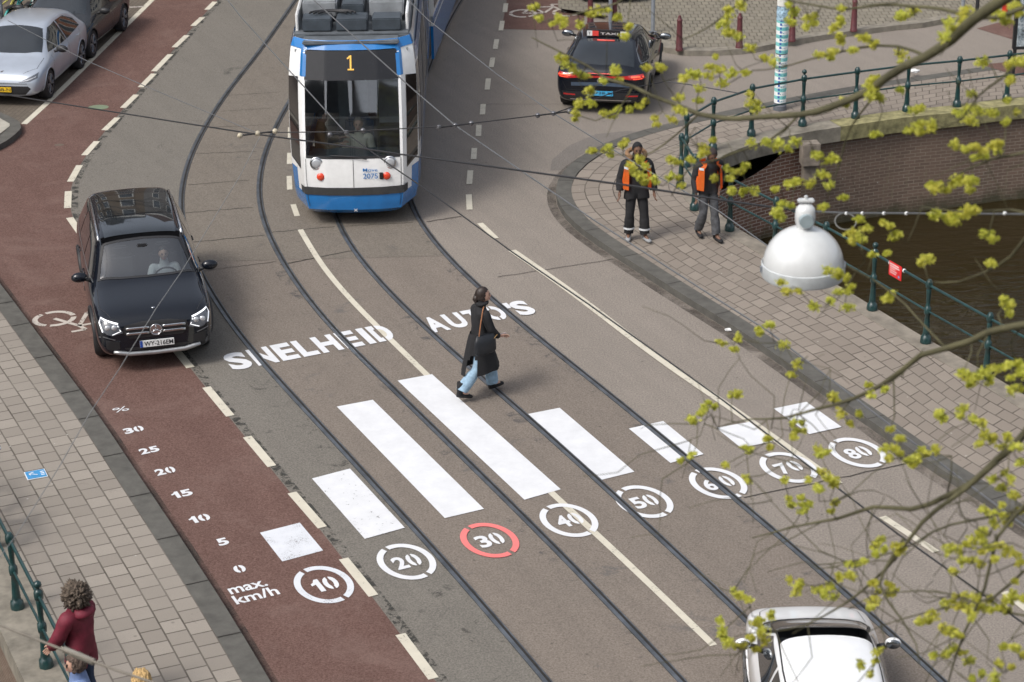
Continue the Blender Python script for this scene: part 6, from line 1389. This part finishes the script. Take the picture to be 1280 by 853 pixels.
# cable loop hanging by the railing right of the lamp
c=Pd(1057,277,18); bm=bmesh.new(); P=[c+RT*.083*math.cos(2*PI*k/28)+UP*.066*math.sin(2*PI*k/28)+FW*.03*math.sin(2*PI*k/28) for k in range(29)]; tube(bm,P,.0055,6); tag(obj('cable_loop',bm,plain('cable_grey',(.18,.18,.17),.5)),'loop of spare cable hanging right of the white lamp','cable')
# litter
for (x,y,z,s_,m,lb) in ((911,412,.03,.05,PLW,'crumpled white paper by the right kerb'),(1143,89,ZS+.01,.09,PLW,'white scrap lying on the street behind the bridge railing')):
    p=G(x,y,z); bm=bmesh.new(); bmesh.ops.create_icosphere(bm,subdivisions=2,radius=s_)
    for v in bm.verts: v.co=Vector((v.co.x*1.3,v.co.y*.8,v.co.z*.5))*(1+.5*noise.noise(v.co*40))
    o=obj('litter',bm,m); o.location=p; tag(o,lb,'litter')
for (x,y,lb) in ((123,135,'faded green manhole patch on the red cycle path'),(74,182,'small round cover on the red cycle path at the left')):
    p=G(x,y,0); bm=bmesh.new(); lathe(bm,[(0,.016),(.17 if x>100 else .07,.016),(.18 if x>100 else .08,.012)],24); o=obj('manhole_cover',bm,plain('cover_green' if x>100 else 'cover_grey',(.16,.20,.13) if x>100 else (.12,.09,.07),.8)); o.location=(p.x,p.y,0); o.scale=(1.2,.9,1); tag(o,lb,'cover')
# ================================================================ BUDDING TREE in front of the view
BARK=plain('bark',(.060,.048,.034),.9,var=.4,scale=12,bump=.5)
BARKM=plain('bark_mossy',(.085,.078,.040),.9,var=.45,scale=5,bump=.4)
t=NT('young_leaves'); oi=t.n('NewGeometry'); nz=t.noise(t.co(),3.1,2,.5); 
c=t.mix(t.ramp(oi.outputs['Random Per Island'],[(0,0),(1,1)]),(.50,.54,.07),(.76,.75,.15)); c=t.mix(t.ramp(nz,[(.40,0),(.66,.5)]),c,(.62,.54,.09)); t.l(c,t.b.inputs['Base Color']); t.b.inputs['Roughness'].default_value=.6
trl=t.n('BsdfTranslucent'); t.l(c,trl.inputs[0]); mx=t.n('MixShader'); mx.inputs[0].default_value=.5; t.l(t.b.outputs[0],mx.inputs[1]); t.l(trl.outputs[0],mx.inputs[2]); t.l(mx.outputs[0],t.o.inputs[0]); LEAF=t.m
tree=thing('tree','budding tree with yellow green leaf tufts reaching in from the right','tree',(12.6,14.6,0))
base=Vector((12.6,14.6,0)); rnd=random.Random(11)
bmB=bmesh.new(); bmL=bmesh.new(); nodes=[]
def twig(P,r0,r1,seg=6):
    P=smoothline(P,.10); n=len(P); rr=[r0+(r1-r0)*i/(n-1) for i in range(n)]
    P=[p+Vector((noise.noise(p*3),noise.noise(p*3+Vector((9,0,0))),noise.noise(p*3+Vector((0,9,0)))))*.018 for p in P]
    tube(bmB,[p-base for p in P],rr,seg); 
    for p,r in zip(P,rr): nodes.append((p,r))
    return P
def pxp(pts,d0,d1):
    n=len(pts); return [Pd(x,y,d0+(d1-d0)*i/(n-1)) for i,(x,y) in enumerate(pts)]
mains=[([(1300,-28),(1254,0),(1217,24),(1190,49),(1159,70),(1132,85),(1107,100),(1083,116),(1037,134),(1000,143),(946,148),(905,147),(875,142),(850,132),(812,120),(790,110),(757,100),(735,82),(700,66),(665,45)],12.0,14.6,.034,.004),
([(1320,398),(1280,407),(1235,415),(1210,425),(1180,435),(1150,445),(1130,460),(1100,482),(1065,500),(1022,513),(980,522),(940,524),(895,534)],12.4,13.8,.024,.003),
([(1330,470),(1280,540),(1245,577),(1214,605),(1178,623),(1138,638),(1092,635),(1047,647),(986,660),(940,672)],12.2,13.6,.026,.0035),
([(1245,577),(1208,611),(1153,653),(1125,690),(1105,714),(1060,755),(1010,780),(960,790)],12.4,13.4,.016,.003),
([(1130,672),(1105,714),(1100,730),(1111,752),(1130,777),(1146,805),(1150,830)],12.8,12.6,.012,.003),
([(1330,560),(1290,625),(1250,675),(1230,735),(1205,790),(1190,830),(1182,870)],12.0,12.6,.014,.004),
([(1320,-10),(1250,22),(1180,12),(1120,8),(1060,12),(1010,8),(960,-6)],12.6,13.8,.014,.004),
([(1159,70),(1120,58),(1075,60),(1030,70),(985,82),(940,88)],13.0,13.8,.010,.003),
([(1330,300),(1285,270),(1245,262),(1190,262),(1150,256)],12.4,13.2,.010,.003),
([(1330,250),(1290,285),(1262,320),(1235,340),(1200,352),(1160,352)],12.2,13.2,.010,.003),
([(1330,180),(1280,190),(1240,200),(1200,215),(1165,240)],12.2,13.2,.010,.003),
([(1107,100),(1085,130),(1062,160),(1050,205),(1035,250)],13.0,13.6,.008,.003),
([(1180,435),(1150,400),(1130,380),(1090,350),(1060,330)],13.0,13.6,.007,.003),
([(1330,620),(1270,640),(1215,650),(1165,665),(1120,690),(1070,700),(1020,708)],12.2,13.3,.010,.003),
([(1000,143),(960,175),(925,190),(900,200),(860,215),(840,245)],13.6,14.2,.008,.003),
([(875,142),(850,165),(830,180),(800,195),(760,190),(735,185)],13.9,14.5,.007,.002),
([(790,110),(770,140),(745,150),(710,140)],14.2,14.6,.006,.002),
([(1330,700),(1280,715),(1240,745),(1180,760),(1130,775),(1085,790)],12.1,13.0,.009,.003),
([(1330,790),(1280,770),(1235,760),(1190,742),(1150,740),(1100,745)],12.1,13.0,.008,.003),
([(1320,30),(1280,70),(1250,100),(1225,120),(1200,150),(1175,160)],12.2,13.0,.010,.003),
([(960,-20),(930,0),(905,20),(880,38),(850,50)],13.2,14.0,.008,.003),
([(800,-20),(770,5),(740,12),(705,22),(675,30)],13.8,14.4,.007,.0025)]
for pts,d0,d1,r0,r1 in mains: twig(pxp(pts,d0,d1),r0,r1,8)
cl=[(664,12),(689,30),(700,22),(727,32),(671,22),(741,17),(751,12),(770,24),(783,32),(779,45),(706,80),(718,88),(728,92),(697,70),(732,96),(776,98),(810,85),(824,86),(752,101),(738,114),(726,132),(722,140),(735,128),(760,140),(768,142),(786,137),(798,130),(742,187),(752,186),(764,184),(780,178),(818,150),(838,147),(850,142),(856,98),(846,120),(890,84),(898,88),(882,96),(903,102),(878,110),(870,95),(848,136),
(910,20),(925,10),(912,40),(922,45),(905,32),(940,62),(955,70),(965,74),(935,118),(945,128),(949,134),(930,92),(993,14),(990,30),(1012,22),(1018,28),(986,8),(1050,12),(1045,30),(1048,22),(1050,52),(1040,68),(1085,48),(1092,52),(1096,55),(1067,64),(1020,68),(1135,20),(1145,15),(1128,24),(1190,30),(1192,38),(1180,48),(1205,14),(1270,10),(1258,25),(1240,22),(1250,18),(1130,70),(1095,98),(1092,110),(1090,120),(1098,125),(1128,110),(1052,128),(1227,76),(1215,118),(1258,82),(1275,78),(1265,102),
(820,224),(836,218),(850,220),(800,222),(790,218),(808,228),(838,198),(876,192),(884,186),(905,212),(915,218),(926,214),(930,205),(912,225),(894,222),(940,178),(955,180),(968,182),(985,188),(992,178),(930,240),(945,238),(965,234),(990,230),(1012,228),(1025,220),(1035,232),(1035,200),(1020,196),(1043,198),(1092,168),(1145,162),(1150,168),(1170,238),(1178,232),(1185,236),(1190,225),(1205,224),(1212,230),(1218,222),(1145,140),(1165,155),(1200,140),(1212,150),(1222,140),(1195,138),(1205,185),(1218,182),(1228,190),(1240,186),(1248,190),(1232,195),(1214,222),(1260,150),(1272,140),
(980,255),(990,258),(1032,258),(1060,288),(1072,296),(1085,285),(1118,290),(1112,284),(1065,302),(1078,302),(1060,362),(1050,366),(1045,338),(1038,342),(995,362),(985,364),(1016,384),(1040,378),(1062,384),(1105,372),(1112,368),(1092,320),(1150,330),(1160,328),(1170,268),(1180,272),(1192,276),(1222,263),(1235,290),(1240,300),(1200,268),(1208,262),(1254,372),(1260,378),(1238,328),(1160,325),(925,424),(900,426),(948,410),(960,404),(978,432),(994,458),(990,466),(1040,496),(1052,515),(1062,530),(1108,490),(1112,536),(1085,478),(1128,548),(1148,566),(1090,492),
(864,526),(868,524),(895,508),(886,500),(918,496),(850,578),(868,568),(906,580),(932,598),(990,546),(995,540),(958,550),(992,548),(1002,538),(1020,560),(1024,566),(938,566),(984,600),(1034,598),(1044,604),(1112,570),(1118,560),(1126,566),(1138,575),(1148,572),(1160,568),(1170,565),(1175,520),(1180,528),(1200,518),(1205,512),(1215,522),(1226,530),(1230,545),(1225,555),(1240,548),(1250,560),(1262,545),(1270,560),(1275,575),(1258,590),(1240,600),
(1210,470),(1222,468),(1234,466),(1246,464),(1258,460),(1270,456),(1278,466),(1264,472),(1240,474),(1205,466),(1262,490),(1275,484),(1250,610),(1265,600),(1255,630),(1242,640),(1230,636),(1270,620),(1245,655),(1232,662),(1226,668),(1275,640),(1262,655),(1185,690),(1195,686),(1205,680),(1212,676),(1225,690),(1238,688),(1200,700),(1215,702),(1190,712),(1228,704),(1242,696),(1250,680),(990,630),(985,622),(1000,622),(1006,640),(1012,628),(1030,590),(1020,612),(1038,640),(1045,628),(1050,720),(1032,742),(1028,738),(1040,745),(1095,690),(1092,682),(1100,676),(1120,680),(1018,736),(1040,735),(1082,700),(1060,704),(1064,720),(1075,708),(998,728),(1000,730),(925,746),(915,740),(935,748),(942,780),(950,775),(965,770),(936,800),(930,805),(945,812),(905,785),(908,800),(900,790),(950,792),(958,800),(1086,762),(1092,750),(1100,740),(1095,730),(1116,740),(1198,758),(1208,762),(1218,768),(1228,760),(1240,765),(1235,750),(1250,762),(1180,755),(1205,748),(1222,745),(1265,742),(1272,730),(1262,752),(1178,785),(1188,790),(1200,792),(1178,820),(1185,815),(1195,812),(1205,818),(1210,825),(1230,840),(1245,845),(1215,848),(1250,832),(1268,812),(1276,818),(1256,808),(1262,835),(1150,775),(1092,828),(1086,842),(1100,816),(1270,690),(1275,705),(1165,770)]
import bisect
tips=[]
def nearest(px,py):
    best=None
    for p,r in nodes:
        d=p-Vector((0,0,CH)); w_=d.dot(FW); x=640+CF*d.dot(RT)/w_; y=426.5-CF*d.dot(UP)/w_
        if x<px-6: q=3.0
        else: q=1.0
        k=math.hypot(x-px,y-py)*q
        if best is None or k<best[0]: best=(k,p,r)
    return best
cl.sort(key=lambda c:min(math.hypot(c[0]-x,c[1]-y) for pts,*_ in mains for x,y in pts))
def leafblob(c,s):
    """a tuft: many small oval bracts round a twig tip"""
    n=int(60+rnd.random()*30); ax=Vector((rnd.gauss(0,1),rnd.gauss(0,1),rnd.gauss(0,.5))).normalized()
    for i in range(n):
        d=Vector((rnd.gauss(0,1),rnd.gauss(0,1),rnd.gauss(0,1))).normalized()*(rnd.random()**.5); p=c-base+Vector((d.x*s,d.y*s,d.z*s*.75))+ax*rnd.uniform(-.7,.7)*s
        a=Vector((rnd.gauss(0,1),rnd.gauss(0,1),rnd.gauss(0,1))).normalized(); b=a.orthogonal().normalized(); b.rotate(Matrix.Rotation(rnd.random()*6.3,3,a)); l=rnd.uniform(.008,.016); w_=l*.62
        q=[p-a*l,p-a*l*.2+b*w_,p+a*l,p-a*l*.2-b*w_]; 
        bmL.faces.new([bmL.verts.new(v) for v in q])
for (x,y) in cl:
    x+=rnd.uniform(-3,3); y+=rnd.uniform(-3,3)
    k,p,r=nearest(x,y); dist=(p-Vector((0,0,CH))).length+rnd.uniform(-.25,.25); e=Pd(x,y,dist)
    if k>5:
        m1=p.lerp(e,.5)+Vector((rnd.gauss(0,.03),rnd.gauss(0,.03),rnd.gauss(0,.04)-.02))*min(2,k/30)
        twig([p,m1,e],max(.0032,min(r*.6,.006)),.0024,5)
    leafblob(e,rnd.uniform(.021,.040)*(.85 if y>470 else 1))
    if rnd.random()<(.35 if y>470 else .6): leafblob(e+Vector((rnd.gauss(0,.045),rnd.gauss(0,.045),rnd.gauss(0,.035))),rnd.uniform(.018,.034))
# fine bare twigs
for i in range(90):
    p,r=rnd.choice(nodes)
    if r>.012: continue
    d=Vector((rnd.uniform(-1,.3),rnd.gauss(0,.5),rnd.gauss(-.1,.6))).normalized(); L_=rnd.uniform(.12,.42); twig([p,p+d*L_*.5+Vector((0,0,rnd.gauss(0,.03))),p+d*L_+Vector((0,0,rnd.gauss(.03,.05)))],.0032,.0018,4)
low=[q for q in nodes if q[1]<.02 and q[0].z<(CH-5.6)]
for i in range(75):
    p,r=rnd.choice(low); d=Vector((rnd.uniform(-1,.6),rnd.gauss(0,.5),rnd.gauss(.0,.7))).normalized(); L_=rnd.uniform(.25,.75); twig([p,p+d*L_*.35+Vector((rnd.gauss(0,.05),0,rnd.gauss(0,.05))),p+d*L_*.7+Vector((rnd.gauss(0,.06),0,rnd.gauss(0,.07))),p+d*L_+Vector((rnd.gauss(0,.08),0,rnd.gauss(.05,.10)))],.0036,.0018,4)
# trunk and limbs joining the branches outside the frame
bmT=bmesh.new(); tube(bmT,smoothline([(0,0,-.1),(.05,.03,1.5),(.0,.1,3.5),(-.15,.05,5.5),(-.35,-.1,7.2),(-.5,-.2,9.5),(-.4,-.2,12.5),(-.2,-.1,15.5)],.5),[.34-.28*k/100 for k in range(200)][:len(smoothline([(0,0,-.1),(.05,.03,1.5),(.0,.1,3.5),(-.15,.05,5.5),(-.35,-.1,7.2),(-.5,-.2,9.5),(-.4,-.2,12.5),(-.2,-.1,15.5)],.5))],16)
obj('trunk',bmT,BARK,tree,True)
joints=[(0,(-.45,-.2,9.8)),(1,(-.35,-.1,7.0)),(2,(-.3,-.05,6.6)),(5,(-.2,0,6.0)),(6,(-.5,-.2,10.2)),(8,(-.45,-.15,8.6)),(9,(-.4,-.15,8.3)),(10,(-.45,-.2,9.0)),(13,(-.2,0,5.8)),(17,(-.18,0,5.6)),(18,(-.15,0,5.2)),(19,(-.5,-.2,9.9)),(20,(-.5,-.2,10.6)),(21,(-.5,-.2,10.9))]
for i,a in joints:
    pts,d0,d1,r0,r1=mains[i]; s_=pxp(pts,d0,d1)[0]; A_=base+Vector(a); m1=A_.lerp(s_,.4)+Vector((0,0,.5)); m2=A_.lerp(s_,.8)+Vector((0,0,.15)); n0=len(nodes); PL_=twig([A_,m1,m2,s_],max(.05,r0*1.8),r0,8); del nodes[n0:]
    for q in PL_[6::4]:
        for kk in range(2):
            dq=Vector((rnd.gauss(0,.5),rnd.gauss(0,.5),rnd.gauss(.15,.4))).normalized()*rnd.uniform(.2,.6); e=q+dq; d=e-Vector((0,0,CH)); w_=d.dot(FW); X=640+CF*d.dot(RT)/w_
            if X<1345 and w_>.5: continue
            n1=len(nodes); twig([q,q+dq*.5+Vector((0,0,.04)),e],.006,.002,4); del nodes[n1:]
            leafblob(e,rnd.uniform(.026,.042)); leafblob(q+dq*.6,.026)
# tufts on the off-frame limbs and the upper crown
for i in range(170):
    a=rnd.random()*6.3; rr_=rnd.uniform(1.0,5.2); e=base+Vector((-.3+rr_*math.cos(a),-.2+rr_*math.sin(a),rnd.uniform(7,16))); A_=base+Vector((-.4,-.2,rnd.uniform(6.5,13)))
    d=e-Vector((0,0,CH)); w_=d.dot(FW); X=640+CF*d.dot(RT)/w_; Y=426.5-CF*d.dot(UP)/w_
    if w_>.5 and -60<X<1400 and -60<Y<920: continue
    dm=A_.lerp(e,.5)-Vector((0,0,CH))
    if e.x<9: continue
    n0=len(nodes); twig([A_,A_.lerp(e,.55)+Vector((0,0,.5)),e],.018,.003,5); del nodes[n0:]
    for k in range(4): leafblob(e+Vector((rnd.gauss(0,.12),rnd.gauss(0,.12),rnd.gauss(0,.1))),.035)
obj('branches',bmB,BARKM,tree,True); lf=obj('leaves',bmL,LEAF,tree)
# ================================================================ HOUSES AND BARE TREES beyond the street (they show in water, glass and paint)
def house(k,x,y,w_,h,col,ang,label,gable):
    t_=thing('canal_house',label,'house',(x,y,0),ang); m=tiles('house_brick_%d'%k,col,mul(col,.8),(.30,.27,.24),.22,.07,uv=False,ms=.006)
    m.node_tree
    D=9; bm=bmesh.new(); box(bm,(0,D/2,h/2),(w_,D,h)); 
    obj('wall',bm,plain('house_wall_%d'%k,col,.85,var=.2,scale=2),t_)
    bm=bmesh.new(); prism(bm,[(-w_/2-.2,h),(w_/2+.2,h),(0,h+3.2)] if not gable else [(-w_/2,h),(w_/2,h),(w_/2,h+.6),(w_*.25,h+.9),(w_*.22,h+2.6),(0,h+3.3),(-w_*.22,h+2.6),(-w_*.25,h+.9),(-w_/2,h+.6)],-.1,.4 if gable else D,lambda a,b,q:(a,q,b)); rf=obj('gable' if gable else 'roof',bm,plain('roof_tile_%d'%(k%2),(.10,.06,.05) if k%2 else (.06,.06,.065),.8),t_)
    n=3 if w_>6.5 else 2
    for fl in range(int(h//3)):
        for i in range(n):
            cx=(i-(n-1)/2)*w_/(n+.1); z=1.9+fl*3.0
            bm=bmesh.new(); box(bm,(cx,-.03,z),(1.25,.10,2.05)); wn=obj('window',bm,plain('frame_white',(.72,.72,.68),.5),t_)
            bm=bmesh.new(); box(bm,(cx,-.09,z),(1.05,.03,1.85)); obj('pane',bm,plain('pane_dark',(.03,.035,.04),.05,coat=1),wn)
    bm=bmesh.new(); box(bm,(0,-.08,h-.15),(w_,.25,.35)); obj('cornice',bm,MATS['frame_white'],t_)
hx=-34
spec=[('red brown brick',(.20,.085,.05)),('dark brown brick',(.10,.06,.045)),('brown plastered',(.16,.12,.08)),('grey brick',(.17,.16,.15)),('orange brick',(.30,.13,.07)),('pale plastered',(.50,.48,.43)),('black painted',(.05,.05,.055)),('deep red brick',(.16,.06,.045)),('tan brick',(.30,.22,.14)),('chocolate brick',(.09,.055,.04))]
for k,(nm,col) in enumerate(spec):
    w_=6.2+1.2*((k*7)%3); h=[12,10.5,13,12,11,14,12,10.5,13,12][k]; x=hx+w_/2; hx+=w_+.1
    if k in (3,4): hx+=3
    house(k,x,70+.10*abs(x),w_,h+5,col,0,'%s canal house beyond the plaza, seen only in reflections'%nm,k%2==0)
def baretree(x,y,h,sd,label):
    r=random.Random(sd); t_=thing('tree',label,'tree',(x,y,0)); bm=bmesh.new(); bt=bmesh.new(); tube(bt,[(0,0,-.2),(.1,0,h*.2),(.05,.1,h*.4)],[.30,.24,.19],12); obj('trunk',bt,BARK,t_,True)
    def grow(p,d,L_,r_,dep):
        q=p+d*L_; mid_=p.lerp(q,.5)+Vector((r.gauss(0,.06),r.gauss(0,.06),0))*L_; tube(bm,[p,mid_,q],[r_,r_*.85,r_*.68],5 if dep<3 else 3,False)
        if dep==6: return
        for i in range(3 if dep<4 else 2):
            v=(d+Vector((r.gauss(0,.55),r.gauss(0,.55),r.gauss(.08,.35)))).normalized(); grow(q,v,L_*r.uniform(.66,.86),r_*.62,dep+1)
    for i in range(4): grow(Vector((.05,.1,h*.4)),Vector((r.gauss(0,.5),r.gauss(0,.5),1)).normalized(),h*.16,.11,1)
    obj('crown',bm,BARK,t_)
for k,(x,y,h) in enumerate(((-14,60,17),(-5.0,61,16),(10,63,16),(20,62,15),(31,60,15),(-26,48,14))): baretree(x,y,h,k+3,['bare tree beyond the parked cars at the far left','bare tree beyond the tram stop side of the street','bare tree in the middle of the far plaza','bare tree at the right of the far plaza','bare tree beyond the bridge at the far right','bare tree left of the parked silver car'][k])

for k,(nm,col) in enumerate(spec[:7]):
    house(20+k,-27+8.2*k,-4.5,8.0,15,(mul(col,.9) if k not in(2,3,4) else [(.46,.44,.40),(.55,.53,.48),(.40,.36,.30)][k-2]),PI,'%s canal house behind the viewpoint, seen only in reflections'%(nm if k not in(2,3,4) else ['light grey plastered','cream plastered','sand coloured'][k-2]),k%2==1)  # unseen row; the three pale fronts are coloured to lighten windscreen reflections
for k,(nm,col) in enumerate(spec[4:8]):
    house(30+k,-30,30+8.0*k,7.8,14,col,R(90),'%s house along the left side of the street, outside the view'%nm,k%2==0)
